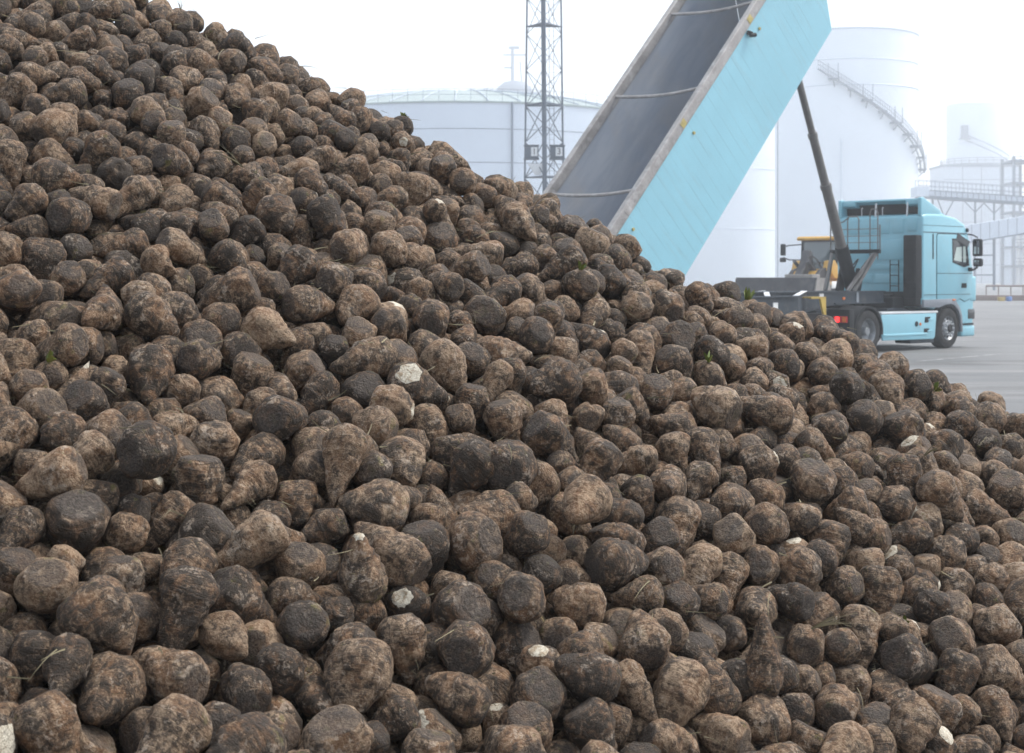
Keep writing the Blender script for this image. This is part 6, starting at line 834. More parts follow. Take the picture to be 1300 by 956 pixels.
def beet_shape(i, sub):
    """vertices (diameter 1, crown cut at z = 0, tip at z = L, moved so that the middle is the origin), faces, lco, scar"""
    v = KINDS[i]; rng = np.random.RandomState(100 + i)
    bm = bmesh.new(); bmesh.ops.create_icosphere(bm, subdivisions=sub, radius=1)
    d = np.array([p.co[:] for p in bm.verts]); faces = np.array([[q.index for q in f.verts] for f in bm.faces]); bm.free()
    L, zs = v['L'], v['zs']; zc = zs + .12 * L; zt = zs + (L - zs) * v['tip']
    b = zs / math.sqrt(1 - (v['cutr'] / .5) ** 2)
    z1 = np.linspace(0, zs, 40); r1 = .5 * np.sqrt(np.clip(1 - ((zs - z1) / b) ** 2, 0, 1))
    z2 = np.linspace(zs, zt, 80)[1:]; t = (z2 - zs) / (L - zs); r2 = .5 * (np.clip(1 - t ** v['p'], 0, 1)) ** v['q']
    rr = np.concatenate([np.linspace(0, r1[0], 14)[:-1], r1, r2, np.linspace(r2[-1], 0, 8)[1:]])
    zz = np.concatenate([np.zeros(13), z1, z2, np.full(7, zt)])
    ang = np.arctan2(rr, zc - zz); rho = np.hypot(rr, zz - zc)
    o = np.argsort(ang)
    th = np.arccos(np.clip(d[:, 2], -1, 1)); ph = np.arctan2(d[:, 1], d[:, 0])
    rd = np.interp(th, ang[o], rho[o])
    r = rd * np.sin(th); z = zc - rd * np.cos(th)
    body = np.clip(z / .08, 0, 1) * np.clip((zt - z) / .12 + .2, 0, 1)
    # oval section, root furrows on two sides, knobbly shoulders
    el = rng.uniform(0, .10); e0 = rng.uniform(0, 6.28); nl = rng.randint(3, 7)
    r = r * (1 + el * np.cos(2 * (ph - e0)) + rng.uniform(.01, .045) * np.cos(nl * ph + rng.uniform(0, 6)) * np.clip(1.2 - z / zs, .2, 1))
    for s in (0, math.pi):
        w = np.angle(np.exp(1j * (ph - e0 - s - .5 * np.sin(3 * z + i))))
        r = r - rng.uniform(.02, .075) * np.exp(-(w / .28) ** 2) * body * np.clip(z / zs, 0, 1)
    r = r + .012 * np.sin(z * rng.uniform(28, 40) + 1.3 * np.sin(2 * ph + i) + rng.uniform(0, 6)) * body * np.clip(z / zs - .5, 0, 1)
    bend = rng.uniform(-.28, .28); bz = np.clip((z - zs) / L, 0, 1) ** 1.6
    P = np.stack([r * np.cos(ph) + bend * bz, r * np.sin(ph) + .6 * bend * bz * math.sin(i), z], 1)
    lump = np.array([mnoise.noise(Vector(p) * 2.3 + Vector((i * 7.1, 3.3, 1.7))) * .075 + mnoise.noise(Vector(p) * 5.5 + Vector((i * 3.1, 9, 4))) * .035
                     + mnoise.noise(Vector(p) * 12 + Vector((2, i * 5.3, 4))) * .016 for p in P])
    nrm = P - np.array([0, 0, zc]); nrm /= np.linalg.norm(nrm, axis=1)[:, None]
    P = P + nrm * (lump * (.35 + .65 * np.clip(z / .05, 0, 1)))[:, None]
    scar = np.clip((z - (zt - .035)) / .02, 0, 1) * (v['tip'] < .93)
    for c in range(rng.randint(1, 4)):          # knocks and slices
        n = rng.normal(size=3); n[2] *= .22; n /= np.linalg.norm(n)
        s = (P - np.array([0, 0, zc])) @ n; lim = np.percentile(s, rng.uniform(93, 97.5) if c == 0 else rng.uniform(91, 97))
        over = s > lim
        P[over] -= np.outer((s[over] - lim) * .88, n)
        if c == 0 and i % 6 == 2: scar = np.maximum(scar, over * 1.0)
    lco = P.copy()
    P = P - np.array([0, 0, L * .43])
    return P, faces, lco, scar

def beet_mesh(name, P, faces, lco, scar, extra=None):
    me = bpy.data.meshes.new(name)
    nv, nf = len(P), len(faces)
    me.vertices.add(nv); me.vertices.foreach_set('co', np.ascontiguousarray(P, 'f4').ravel())
    me.loops.add(nf * 3); me.loops.foreach_set('vertex_index', np.ascontiguousarray(faces, 'i4').ravel())
    me.polygons.add(nf); me.polygons.foreach_set('loop_start', np.arange(0, nf * 3, 3, dtype='i4'))
    me.polygons.foreach_set('use_smooth', np.ones(nf, bool))
    a = me.attributes.new('lco', 'FLOAT_VECTOR', 'POINT'); a.data.foreach_set('vector', np.ascontiguousarray(lco, 'f4').ravel())
    for nm, val in [('scar', scar)] + (extra or []):
        a = me.attributes.new(nm, 'FLOAT', 'POINT'); a.data.foreach_set('value', np.ascontiguousarray(val, 'f4'))
    me.update(calc_edges=True)
    me.materials.append(M['beet'])
    return me

BN = np.array(BEETS, float).reshape(-1, 11); NB = len(BN)
BP = BN[:, 0:3] / 1000; BA = BN[:, 3:6] / np.linalg.norm(BN[:, 3:6], axis=1)[:, None]
BD = BN[:, 6] / 1000; BV = BN[:, 7].astype(int); BR = BN[:, 8] / 99 * 2 * math.pi; BT = BN[:, 9] / 99; BS = BN[:, 10] / 99
def frame(b):
    a = BA[b]; h = np.array([0, 0, 1.]) if abs(a[2]) < .9 else np.array([1., 0, 0])
    x = np.cross(h, a); x /= np.linalg.norm(x); y = np.cross(a, x)
    c, s = math.cos(BR[b]), math.sin(BR[b])
    return np.stack([x * c + y * s, -x * s + y * c, a], 1)          # columns: local axes

NIND = 300
fine_me = {}
for i in range(24):
    fine_me[i] = beet_mesh('sugar_beet', *beet_shape(i, 4))

def px_of(p): return CX + F * p[0] / p[1], HY - F * (p[2] - CAMH) / p[1]
ROWS = ['on the crest', 'under the crest', 'high on slope', 'upper middle', 'lower middle', 'low on slope', 'near the bottom', 'lowest row']
COLS = ['far left', 'left side', 'left of centre', 'centre', 'right of centre', 'right side', 'far right']
def words_of(b):
    v = KINDS[BV[b]]; a = BA[b]; f = BP[b] - np.array([0, 0, CAMH]); f /= np.linalg.norm(f)
    rt = np.array([f[1], -f[0], 0]); rt /= np.linalg.norm(rt); up = np.cross(rt, f)
    dep = a @ f; ax, ay = a @ rt, a @ up
    shape = 'round' if v['L'] < 1.14 else 'stubby' if v['L'] < 1.36 else 'pear-shaped' if v['L'] < 1.68 else 'tapering'
    size = 'small ' if BD[b] < .098 else 'big ' if BD[b] > .128 else ''
    col = 'dark' if BT[b] < .33 else 'pale brown' if BT[b] > .68 else 'brown'
    if dep > .72: pose = 'cut top outward'
    elif dep < -.72: pose = 'root end outward'
    elif abs(ax) > abs(ay): pose = 'tip to the right' if ax > 0 else 'tip to the left'
    else: pose = 'tip up' if ay > 0 else 'tip down'
    u, w = px_of(BP[b])
    top = np.interp(u, [0, 230, 650, 1050, 1300], [-10, 5, 222, 410, 530])
    fr = (w - top) / (940 - top)
    row = ROWS[int(np.clip(np.searchsorted([.06, .16, .30, .45, .60, .76, .90], fr), 0, 7))]
    cl = COLS[int(np.clip(u / 1300 * 7, 0, 6))]
    return size + col, shape, pose, row, cl, u, w
recs = [words_of(b) for b in range(NIND)]
groups = {}
for b, (sc, sh, po, ro, cl, u, w) in enumerate(recs): groups.setdefault((sc, sh, po, ro, cl), []).append(b)
label_of = {}
for (sc, sh, po, ro, cl), bs in groups.items():
    base = f'{sc} {sh} beet, {po}, {ro}, {cl}'
    if len(bs) == 1: label_of[bs[0]] = base
    else:
        us = [recs[b][5] for b in bs]; ws = [recs[b][6] for b in bs]
        if max(us) - min(us) >= max(ws) - min(ws):
            bs = sorted(bs, key=lambda b: recs[b][5]); nm = ['left one: ', 'right one: '] if len(bs) == 2 else ['left one: ', 'middle one: ', 'right one: ']
        else:
            bs = sorted(bs, key=lambda b: recs[b][6]); nm = ['upper one: ', 'lower one: '] if len(bs) == 2 else ['upper one: ', 'middle one: ', 'lower one: ']
        for q, b in enumerate(bs): label_of[b] = nm[min(q, len(nm) - 1)] + base
label_of.update(SPECIAL_LABELS)
first = None
for b in range(NIND):
    if first is None: o = first = bpy.data.objects.new('sugar_beet', fine_me[BV[b]])
    else: o = first.copy(); o.data = fine_me[BV[b]]
    C.objects.link(o)
    Rm = frame(b) * BD[b]
    o.matrix_world = Matrix([[*Rm[r], BP[b][r]] for r in range(3)] + [[0, 0, 0, 1]])
    o['tone'] = float(BT[b]); o['seed'] = float(BS[b])
    tag(o, label_of[b], 'sugar beet', 'sugar beets heaped in the yard')
Vs, Fs, Ls, Ss, To, Se = [], [], [], [], [], []
base = 0
med = {i: beet_shape(i, 3) for i in range(24)}
for b in range(NIND, NB):
    P, fa, lc, sr = med[BV[b]]
    Vs.append((P * BD[b]) @ frame(b).T + BP[b]); Fs.append(fa + base); base += len(P)
    Ls.append(lc); Ss.append(sr); To.append(np.full(len(P), BT[b])); Se.append(np.full(len(P), BS[b]))
me = beet_mesh('sugar_beets', np.concatenate(Vs), np.concatenate(Fs), np.concatenate(Ls), np.concatenate(Ss),
               [('tone', np.concatenate(To)), ('seed', np.concatenate(Se))])
tag(link(bpy.data.objects.new('sugar_beets', me)), 'mass of smaller and farther sugar beets filling the heap', kind='stuff')
# core of the heap: added filler, coloured dark for shade in the gaps, down to the yard on every side
xs = np.arange(-9, 8.01, .14); ys = np.arange(-.6, 16.01, .14)
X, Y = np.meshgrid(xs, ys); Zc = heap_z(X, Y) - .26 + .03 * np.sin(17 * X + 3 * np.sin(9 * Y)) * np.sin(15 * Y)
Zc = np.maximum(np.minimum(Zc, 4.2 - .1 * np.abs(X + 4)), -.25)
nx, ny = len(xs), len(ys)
me = bpy.data.meshes.new('filler_core')
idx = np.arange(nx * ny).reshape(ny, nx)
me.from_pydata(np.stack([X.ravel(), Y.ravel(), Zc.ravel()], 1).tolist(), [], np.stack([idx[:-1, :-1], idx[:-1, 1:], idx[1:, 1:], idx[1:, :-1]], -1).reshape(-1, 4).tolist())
me.materials.append(M['dark_filler']); me.polygons.foreach_set('use_smooth', [True] * len(me.polygons))
tag(link(bpy.data.objects.new('heap_filler', me)), 'added dark core under the heaped beets, shading the gaps between them', kind='structure')

# fine rootlets on the beets and chaff in the gaps between them
rng_ = np.random.RandomState(21); HV, HF = [], []
def strand(p, d, bow, ln, wd):
    d = d / np.linalg.norm(d); sd_ = np.cross(d, [0, -1, .2]); sd_ = sd_ / (np.linalg.norm(sd_) + 1e-6) * wd; k0 = len(HV)
    for s_ in range(5):
        t_ = s_ / 4; c_ = p + d * ln * t_ + bow * ln * t_ * t_; w_ = sd_ * (1 - .7 * t_); HV.append(c_ - w_); HV.append(c_ + w_)
    for s_ in range(4): HF.append((k0 + 2 * s_, k0 + 2 * s_ + 1, k0 + 2 * s_ + 3, k0 + 2 * s_ + 2))
for b in range(min(NB, 1500)):
    if rng_.rand() > .42: continue
    Fm = frame(b); L_ = KINDS[BV[b]]['L']; az = rng_.uniform(0, 6.28)
    for q in range(rng_.randint(2, 7)):
        t_ = rng_.uniform(.35, .95); r_ = .47 * (1 - t_ ** 1.8); a_ = az + rng_.normal(0, .25)
        loc = np.array([r_ * math.cos(a_), r_ * math.sin(a_), L_ * (t_ - .43)]) * BD[b]
        out = np.array([math.cos(a_), math.sin(a_), rng_.uniform(.2, 1.2)])
        strand(BP[b] + Fm @ loc, Fm @ out, rng_.normal(0, .45, 3) + [0, 0, -.3], rng_.uniform(.012, .042), rng_.uniform(.0004, .0009))
for q in range(760):
    b = rng_.randint(0, min(NB, 1300)); h_ = rng_.uniform(0, 6.28)
    p_ = BP[b] + np.array([rng_.uniform(-.5, .5), -.25, .42]) * BD[b]
    strand(p_, np.array([math.cos(h_), .6 * math.sin(h_), rng_.uniform(-.5, .3)]), rng_.normal(0, .2, 3), rng_.uniform(.03, .085), rng_.uniform(.0009, .0022))
me = bpy.data.meshes.new('rootlets'); me.from_pydata([tuple(v) for v in HV], [], HF); me.materials.append(M['straw'])
tag(link(bpy.data.objects.new('rootlets', me)), 'fine rootlets, straw and chaff caught among the beets', kind='stuff')

# tufts of beet leaf and dry stalks caught between the roots
def tuft(name, label, cat, px, py, Y, n, L, spread, lean, leafy, mat, wid):
    rng = random.Random(px * 7 + py)
    U = CX + F * BP[:, 0] / BP[:, 1]; Vv = HY - F * (BP[:, 2] - CAMH) / BP[:, 1]
    if Y is None:                       # rooted on the highest beet of the crest there
        near = np.where(np.abs(U - px) < 16)[0]; b = near[np.argmin(Vv[near] - F * .45 * BD[near] / BP[near, 1])]
        p = Vector((*BP[b][:2], BP[b][2] + .40 * BD[b]))
    else:                               # rooted on the beet that lies foremost there
        sc_ = np.hypot(U - px, Vv - py) + 120 * (BP[:, 1] - BP[:, 1].min()) / 5; near = np.where(np.hypot(U - px, Vv - py) < 30)[0]
        b = near[np.argmin(BP[near, 1])]
        p = Vector((BP[b][0], BP[b][1] - .30 * BD[b], BP[b][2] + .36 * BD[b]))
    bm = bmesh.new()
    for q in range(n):
        a = rng.uniform(0, 6.28); tilt = rng.uniform(.1, spread); ln = L * rng.uniform(.55, 1.1)
        d = Vector((math.cos(a) * math.sin(tilt), math.sin(a) * math.sin(tilt), math.cos(tilt))) + Vector(lean); d.normalize()
        side = d.cross(Vector((rng.uniform(-1, 1), -1, rng.uniform(-.5, .5)))).normalized()
        bow = Vector((rng.uniform(-.4, .4), rng.uniform(-.4, .4), -rng.uniform(.1, .6)))
        pts = []
        for s in range(7):
            t = s / 6; c = d * (ln * t) + bow * (ln * t * t * .6)
            w = wid * ((math.sin(math.pi * min(1, .08 + t * .95)) ** .7 if leafy else (1 - t * .85))) * rng.uniform(.85, 1.1) * (.25 if leafy and t < .3 else 1)
            fold = Vector((0, 0, w * .35))
            pts.append((bm.verts.new(c - side * w + fold), bm.verts.new(c), bm.verts.new(c + side * w + fold)))
        for u, v in zip(pts, pts[1:]):
            for e in (0, 1): bm.faces.new((u[e], u[e + 1], v[e + 1], v[e]))
    me = bpy.data.meshes.new(name); bm.to_mesh(me); bm.free(); me.materials.append(mat)
    o = link(bpy.data.objects.new(name, me)); o.location = p
    tag(o, label, cat, 'bits of leaf and stalk on the heap')
    return o
tuft('beet_leaf', 'green and yellow beet leaf tuft on the crest in front of the trailer frame', 'leaf', 962, 402, None, 13, .085, .8, (.15, 0, .3), True, M['leaf'], .008)
tuft('beet_leaf', 'small green leaf tuft wedged between beets below the asphalt', 'leaf', 1187, 512, 6.22, 11, .06, 1.2, (.1, -.3, 0), True, M['leaf'], .007)
tuft('dry_stalk', 'bundle of dry grassy stalks bent over a beet near the bottom', 'stalk', 1012, 792, 4.26, 12, .13, .35, (.9, -.4, -.35), False, M['straw'], .0022)
tuft('dry_stalk', 'thin stalks sticking up from the highest part of the crest', 'stalk', 236, 20, None, 6, .075, .6, (0, 0, .3), False, M['straw'], .002)
tuft('dry_stalk', 'short frayed stalks on the crest above a rounded beet', 'stalk', 404, 88, None, 6, .05, .9, (.3, 0, .2), False, M['straw'], .002)
tuft('dry_stalk', 'dry stalks lying in a gap high on the slope', 'stalk', 312, 205, 5.35, 9, .13, .5, (-.9, -.4, -.1), False, M['straw'], .0022)
tuft('dry_stalk', 'loose dry stalks lying across beets right of centre', 'stalk', 1185, 578, 5.6, 10, .1, .5, (.8, -.5, -.1), False, M['straw'], .0022)
tuft('beet_leaf', 'torn yellow-green leaf lying between beets above the middle', 'leaf', 752, 345, 6.0, 8, .055, 1.2, (.2, -.6, 0), True, M['leaf'], .006)
tuft('beet_leaf', 'wilted green leaf scrap at the left edge of the heap', 'leaf', 8, 530, 4.15, 7, .06, .9, (.1, -.4, .2), True, M['leaf'], .006)
tuft('beet_leaf', 'ragged green leaf scrap on the crest to the left of the mast', 'leaf', 520, 160, None, 7, .05, 1.0, (.2, -.2, .2), True, M['leaf'], .006)
tuft('beet_leaf', 'small yellowed leaf scrap among the beets at far left below the middle', 'leaf', 60, 470, 4.5, 7, .06, 1.1, (.3, -.5, .1), True, M['leaf'], .006)
tuft('beet_leaf', 'green leaf scrap between beets right of the flat cut disc', 'leaf', 905, 470, 5.3, 8, .055, 1.1, (.1, -.5, .2), True, M['leaf'], .006)
tuft('beet_leaf', 'thin green leaf scrap lowest on the heap near the bottom right corner', 'leaf', 1170, 800, 4.4, 7, .06, 1.0, (-.2, -.5, .2), True, M['leaf'], .006)
# ------------------------------------------------------------------ tractor unit (x forward, y to its left, origin on the ground under the rear axle)
HEAD = R(44.3); TO = (7.457, 37.655, 0)
def wheel(parent, x, y, side, r=.505, w=.31, name='wheel', dual=False, hub='front'):
    """side: -1 right, +1 left; outer face at y"""
    tw = w * 2 + .04 if dual else w
    hold = MB()
    prof = [(r * .60, 0), (r * .72, -.012), (r * .88, -.010), (r * .965, .012), (r, .055), (r, tw - .055), (r * .965, tw - .012), (r * .72, tw), (r * .60, tw)]
    base = Matrix.Translation((x, y, r)) @ Matrix.Rotation(R(90) if side < 0 else R(-90), 4, 'X')     # local z runs outwards
    flip = Matrix.Diagonal((1, 1, -1, 1))
    mb = MB(); mb.lathe(prof, base @ flip, 40)
    for q in (.30, .42, .5, .58, .70):                        # tread ribs
        zq = tw * q; mb.lathe([(r + .004, zq - .012), (r + .010, zq - .008), (r + .010, zq + .008), (r + .004, zq + .012)], base @ flip, 40)
    ty = mb.build(name, M['rubber'], parent)
    rm = MB()
    if hub == 'front':
        rm.lathe([(r * .62, .02), (r * .60, .0), (r * .55, .03), (r * .50, .06), (r * .40, .03), (r * .30, -.015), (r * .20, -.03), (.001, -.03)], base @ flip, 32)
    else:
        rm.lathe([(r * .62, .02), (r * .60, .0), (r * .56, .03), (r * .52, .14), (r * .36, .17), (r * .22, .17)], base @ flip, 32)
    ro = rm.build('rim', M['rim'], ty)
    hb = MB()
    if hub == 'front':
        for q in range(10):
            a = q * 2 * math.pi / 10; c = base @ flip @ Vector((r * .335 * math.cos(a), r * .335 * math.sin(a), -.02)); n = Vector((0, side, 0))
            hb.tube(c - n * .02, c + n * .035, .017, n=8)
        hb.build('wheel_nuts', M['silver'], ty)
        c = base @ Vector((0, 0, .03)); MB().lathe([(.001, -.06), (r * .17, -.06), (r * .20, -.03), (r * .20, .0)], base @ flip, 24).build('hub_cap', M['black'], ty)
        mbh = MB()
        for q in range(10):
            a = (q + .5) * 2 * math.pi / 10; c = base @ flip @ Vector((r * .455, 0, .036)); c = base @ flip @ Vector((r * .455 * math.cos(a), r * .455 * math.sin(a), .036))
            mbh.disc(c + Vector((0, side * .012, 0)), .028, (0, side, 0), 12)
        mbh.build('rim_holes', M['black'], ty)
    else:
        MB().lathe([(.001, .02), (r * .17, .02), (r * .20, .05), (r * .21, .18)], base @ flip, 24).build('hub_cap', M['rim'], ty)
    return ty

tr = thing('tractor_truck', 'turquoise lorry tractor unit with tall sleeper cab parked on the asphalt', 'truck', TO, HEAD)
# cab shell: side outline pushed across
outline = [(2.37, 1.08), (2.37, 3.28), (2.55, 3.33), (3.30, 3.34), (3.95, 3.26), (4.36, 3.12), (4.52, 2.93), (4.62, 2.72), (4.80, 1.90), (4.83, 1.40), (4.81, .80), (4.74, .34), (4.20, .34), (4.22, .62),
           (4.12, .88), (3.92, 1.05), (3.66, 1.12), (3.30, 1.10), (3.02, 1.02), (2.98, .98)]
cab = MB().prism(outline, -1.235, 1.235, .07, 3).build('cab', M['cyan'], tr)
# pressed panels of the rear wall
mb = MB()
for y0, y1, z0, z1 in ((-.72, -.40, 2.86, 3.2), (-.30, .05, 2.86, 3.2), (.15, .5, 2.86, 3.2), (.6, .95, 2.86, 3.2), (-1.08, -.82, 2.9, 3.2),
                       (-.72, 1.05, 1.95, 2.10), (-.72, .1, 1.62, 1.85), (.2, 1.05, 1.62, 1.85), (-.72, .1, 2.2, 2.7), (.2, 1.05, 2.2, 2.7)):
    mb.box(2.352, 2.38, y0, y1, z0, z1, .012, 2)
mb.build('rear_panel', M['cyan'], cab)
for s in (-1, 1):
    yo = s * 1.235
    def slab(x0, x1, z0, z1, t, inset=.0): return (x0, x1, min(yo, yo + s * t), max(yo, yo + s * t), z0, z1)
    # door on a dark rubber seam
    dp = [(3.02, 1.16), (3.02, 2.78), (3.08, 2.84), (4.36, 2.84), (4.50, 2.74), (4.70, 1.86), (4.72, 1.26), (4.34, 1.16), (4.1, 1.24), (3.95, 1.18)]
    cx = sum(p[0] for p in dp) / len(dp); cz = sum(p[1] for p in dp) / len(dp)
    MB().prism([(cx + (x - cx) * 1.018, cz + (zv - cz) * 1.018) for x, zv in dp], min(yo - s * .02, yo + s * .004), max(yo - s * .02, yo + s * .004)).build('door_seal', M['black'], cab)
    door = MB().prism(dp, min(yo - s * .02, yo + s * .016), max(yo - s * .02, yo + s * .016), .008, 2).build('door', M['cyan'], tr)
    wp = [(3.74, 2.14), (3.72, 2.74), (4.36, 2.74), (4.44, 2.68), (4.56, 2.07), (4.3, 2.02)]
    wx = sum(p[0] for p in wp) / len(wp); wz = sum(p[1] for p in wp) / len(wp)
    MB().prism(wp, min(yo, yo + s * .019), max(yo, yo + s * .019)).build('window_frame', M['black'], door)
    wi = [(wx + (x - wx) * .90, wz + (zv - wz) * .88) for x, zv in wp]
    MB().prism(wi, min(yo, yo + s * .022), max(yo, yo + s * .022)).build('window', M['darkglass'], door)
    # pale patches paint the bright sky seen through the opposite window
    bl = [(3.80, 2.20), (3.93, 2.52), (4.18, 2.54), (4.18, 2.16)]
    MB().prism(bl, min(yo, yo + s * .0235), max(yo, yo + s * .0235)).build('sky_patch', M['paleglass'], door)
    MB().prism([(4.25, 2.15), (4.25, 2.55), (4.36, 2.55), (4.40, 2.15)], min(yo, yo + s * .0235), max(yo, yo + s * .0235)).build('front_sky_patch', M['paleglass'], door)
    MB().box(*slab(4.18, 4.42, 1.50, 1.62, .028), .008).build('door_handle', M['black'], door)
    MB().bar((3.95, yo + s * .02, 2.80), (4.38, yo + s * .11, 2.60), .012, .16).build('wind_deflector', M['darkglass'], door)
    # sleeper side panel and its joint, roof joint, louvre behind the door
    mb = MB().box(*slab(3.16, 3.55, 1.98, 2.74, .012), .008)
    mb.build('locker_panel', M['cyan'], cab)
    mb = MB().box(*slab(2.40, 4.46, 2.865, 2.885, .004)).box(*slab(3.0, 4.72, 1.86, 1.875, .0185)).box(*slab(2.44, 4.6, 1.335, 1.348, .0185)).box(*slab(2.40, 4.3, 3.04, 3.05, .003))
    mb.build('body_joint', M['steel_dark'], cab)
    MB().box(*slab(2.83, 2.865, 2.22, 2.84, .012)).build('air_slot', M['black'], cab)
    # wheel arch with step
    arch = []
    for q in range(15):
        a = R(200 - q * 13.5); arch.append((3.56 + .66 * math.cos(a), .50 + .66 * math.sin(a)))
    inner = [(3.56 + (x - 3.56) * .86, .50 + (zv - .50) * .86) for x, zv in arch]
    MB().prism([(2.38, 1.03), (2.38, 1.22), (3.72, 1.235), (3.92, 1.16), (4.08, 1.02), (4.20, .80), (4.235, .40)] + [(4.17, .40), (4.12, .78), (4.0, .95), (3.84, 1.06), (3.66, 1.10), (3.4, 1.09), (3.1, 1.02)],
               min(yo - s * .1, yo + s * .03), max(yo - s * .1, yo + s * .03), .01, 2).build('wheel_arch', M['trim'], tr)
    MB().lathe([(.54, 0), (.60, 0), (.60, .42), (.54, .42)], Matrix.Translation((3.56, yo - s * .02, .5)) @ Matrix.Rotation(R(90) if s > 0 else R(-90), 4, 'X'), 24, True, R(0) if s > 0 else R(180), R(190) if s > 0 else R(370)).build('arch_liner', M['black'], tr)
    MB().box(*slab(3.72, 3.86, 1.19, 1.225, .045), .006).build('side_marker', M['amber'], tr)
    # skirt with tank filler and steps
    sk = MB().prism([(.60, .27), (.53, .89), (3.00, .89), (2.93, .30), (2.86, .25)], min(s * 1.19, s * 1.245), max(s * 1.19, s * 1.245), .02, 3).build('side_skirt', M['cyan'], tr)
    MB().box(.52, 3.06, min(s * .80, s * 1.25), max(s * .80, s * 1.25), .892, .945, .012).build('skirt_top_strip', M['silver'], sk)
    MB().prism([(.62, .36), (.60, .42), (2.55, .42), (2.55, .36)], min(s * 1.2, s * 1.262), max(s * 1.2, s * 1.262), .015).build('skirt_moulding', M['cyan'], sk)
    mb = MB().tube((2.07, s * 1.20, .64), (2.07, s * 1.262, .64), .062, n=20); mb.build('filler_recess', M['black'], sk)
    MB().tube((2.24, s * 1.20, .63), (2.24, s * 1.262, .63), .036, n=14).build('side_marker', M['amber'], sk)
    mb = MB()
    for zq, x0, x1 in ((.72, 2.44, 2.72), (.44, 2.40, 2.66)): mb.prism([(x0, zq - .06), (x0 + .02, zq + .08), (x1, zq + .08), (x1 - .12, zq - .06)], min(s * 1.2, s * 1.252), max(s * 1.2, s * 1.252), .006)
    mb.build('step_recess', M['black'], sk)
    mb = MB()
    for zq, x0, x1 in ((.72, 2.6, 2.8), (.44, 2.56, 2.76)): mb.prism([(x0, zq), (x0, zq + .03), (x1, zq + .03), (x1, zq)], min(s * 1.2, s * 1.258), max(s * 1.2, s * 1.258), .005)
    mb.build('step_tread', M['cyan'], sk)
    MB().box(1.9, 3.0, min(s * .75, s * 1.18), max(s * .75, s * 1.18), .16, .32, .03).build('fuel_tank', M['steel_dark'], tr)
    MB().tube((.75, s * .93, .58), (1.8, s * .93, .58), .27, n=24).build('air_tank', M['black'], tr)
    # front corner: bumper and lamp
    MB().box(4.22, 4.86, min(s * .75, s * 1.24), max(s * .75, s * 1.24), .27, .55, .06, 3).build('bumper_corner', M['cyan'], tr)
    MB().box(4.20, 4.78, min(s * .9, s * 1.243), max(s * .9, s * 1.243), .56, .61).build('bumper_gap', M['black'], tr)
    MB().box(4.50, 4.87, min(s * .85, s * 1.246), max(s * .85, s * 1.246), .70, .98, .05, 3).build('headlight', M['darkglass'], tr)
    MB().box(4.60, 4.93, min(s * .9, s * 1.25), max(s * .9, s * 1.25), 1.15, 1.80, .07, 3).build('corner_deflector', M['cyan'], tr)
    # mirrors on their arm
    am = MB().path([(4.50, yo - s * .02, 2.86), (4.58, yo + s * .10, 2.84), (4.64, yo + s * .20, 2.78), (4.64, yo + s * .20, 2.66)], .018)
    am.path([(4.58, yo - s * .02, 1.96), (4.62, yo + s * .1, 1.96), (4.64, yo + s * .19, 2.02), (4.64, yo + s * .20, 2.14)], .026)
    am.box(4.50, 4.68, min(yo - s * .03, yo + s * .05), max(yo - s * .03, yo + s * .05), 1.92, 2.02, .02)
    mir = am.build('mirror_arm', M['black'], tr)
    MB().box(4.58, 4.72, min(yo + s * .08, yo + s * .32), max(yo + s * .08, yo + s * .32), 2.30, 2.74, .05, 3).box(4.58, 4.74, min(yo + s * .09, yo + s * .32), max(yo + s * .09, yo + s * .32), 2.04, 2.25, .06, 3).build('mirror_housing', M['black'], mir)
    MB().box(4.573, 4.582, min(yo + s * .12, yo + s * .28), max(yo + s * .12, yo + s * .28), 2.36, 2.70).box(4.573, 4.582, min(yo + s * .13, yo + s * .28), max(yo + s * .13, yo + s * .28), 2.09, 2.20).build('mirror_glass', M['mirror'], mir)
    MB().tube((4.46, yo - s * .05, 2.96), (4.46, yo + s * .035, 2.96), .05, n=12).build('marker_lamp', M['black'], cab)
    # wheels
    wheel(tr, 3.56, s * 1.245, s, hub='front')
    wheel(tr, 0, s * 1.235, s, dual=True, hub='rear')
    # rear mudguard hoop
    MB().lathe([(.555, 0), (.60, 0), (.60, .66), (.555, .66)], Matrix.Translation((0, s * 1.255, .5)) @ Matrix.Rotation(R(90) if s > 0 else R(-90), 4, 'X'), 28, True, R(-8) if s > 0 else R(172), R(188) if s > 0 else R(368)).build('mudguard', M['black'], tr)
    # tail lamp block with mud flap
    MB().box(-.80, -.60, min(s * .62, s * 1.25), max(s * .62, s * 1.25), .25, 1.03, .02).build('mud_flap', M['black'], tr)
    lamp = MB().box(-.86, -.79, min(s * .84, s * 1.20), max(s * .84, s * 1.20), .72, .87, .015).build('tail_lamp', M['red'], tr)
    MB().box(-.868, -.85, min(s * .90, s * 1.01), max(s * .90, s * 1.01), .735, .855, .006).build('lit_lens', M['redlit'], lamp)
    MB().box(-.865, -.85, min(s * 1.09, s * 1.19), max(s * 1.09, s * 1.19), .735, .855, .006).build('amber_lens', M['amber'], lamp)
# windscreen and grille (front)
MB().prism([(4.55, 2.70), (4.60, 2.72), (4.80, 1.92), (4.76, 1.90)], -1.10, 1.10, .01).build('windscreen', M['darkglass'], cab)
MB().box(4.81, 4.86, -.9, .9, .75, 1.75, .02).build('grille', M['black'], cab)
MB().bar((4.58, -1.05, 2.92), (4.58, 1.05, 2.92), .30, .05).build('sun_visor', M['darkglass'], cab)
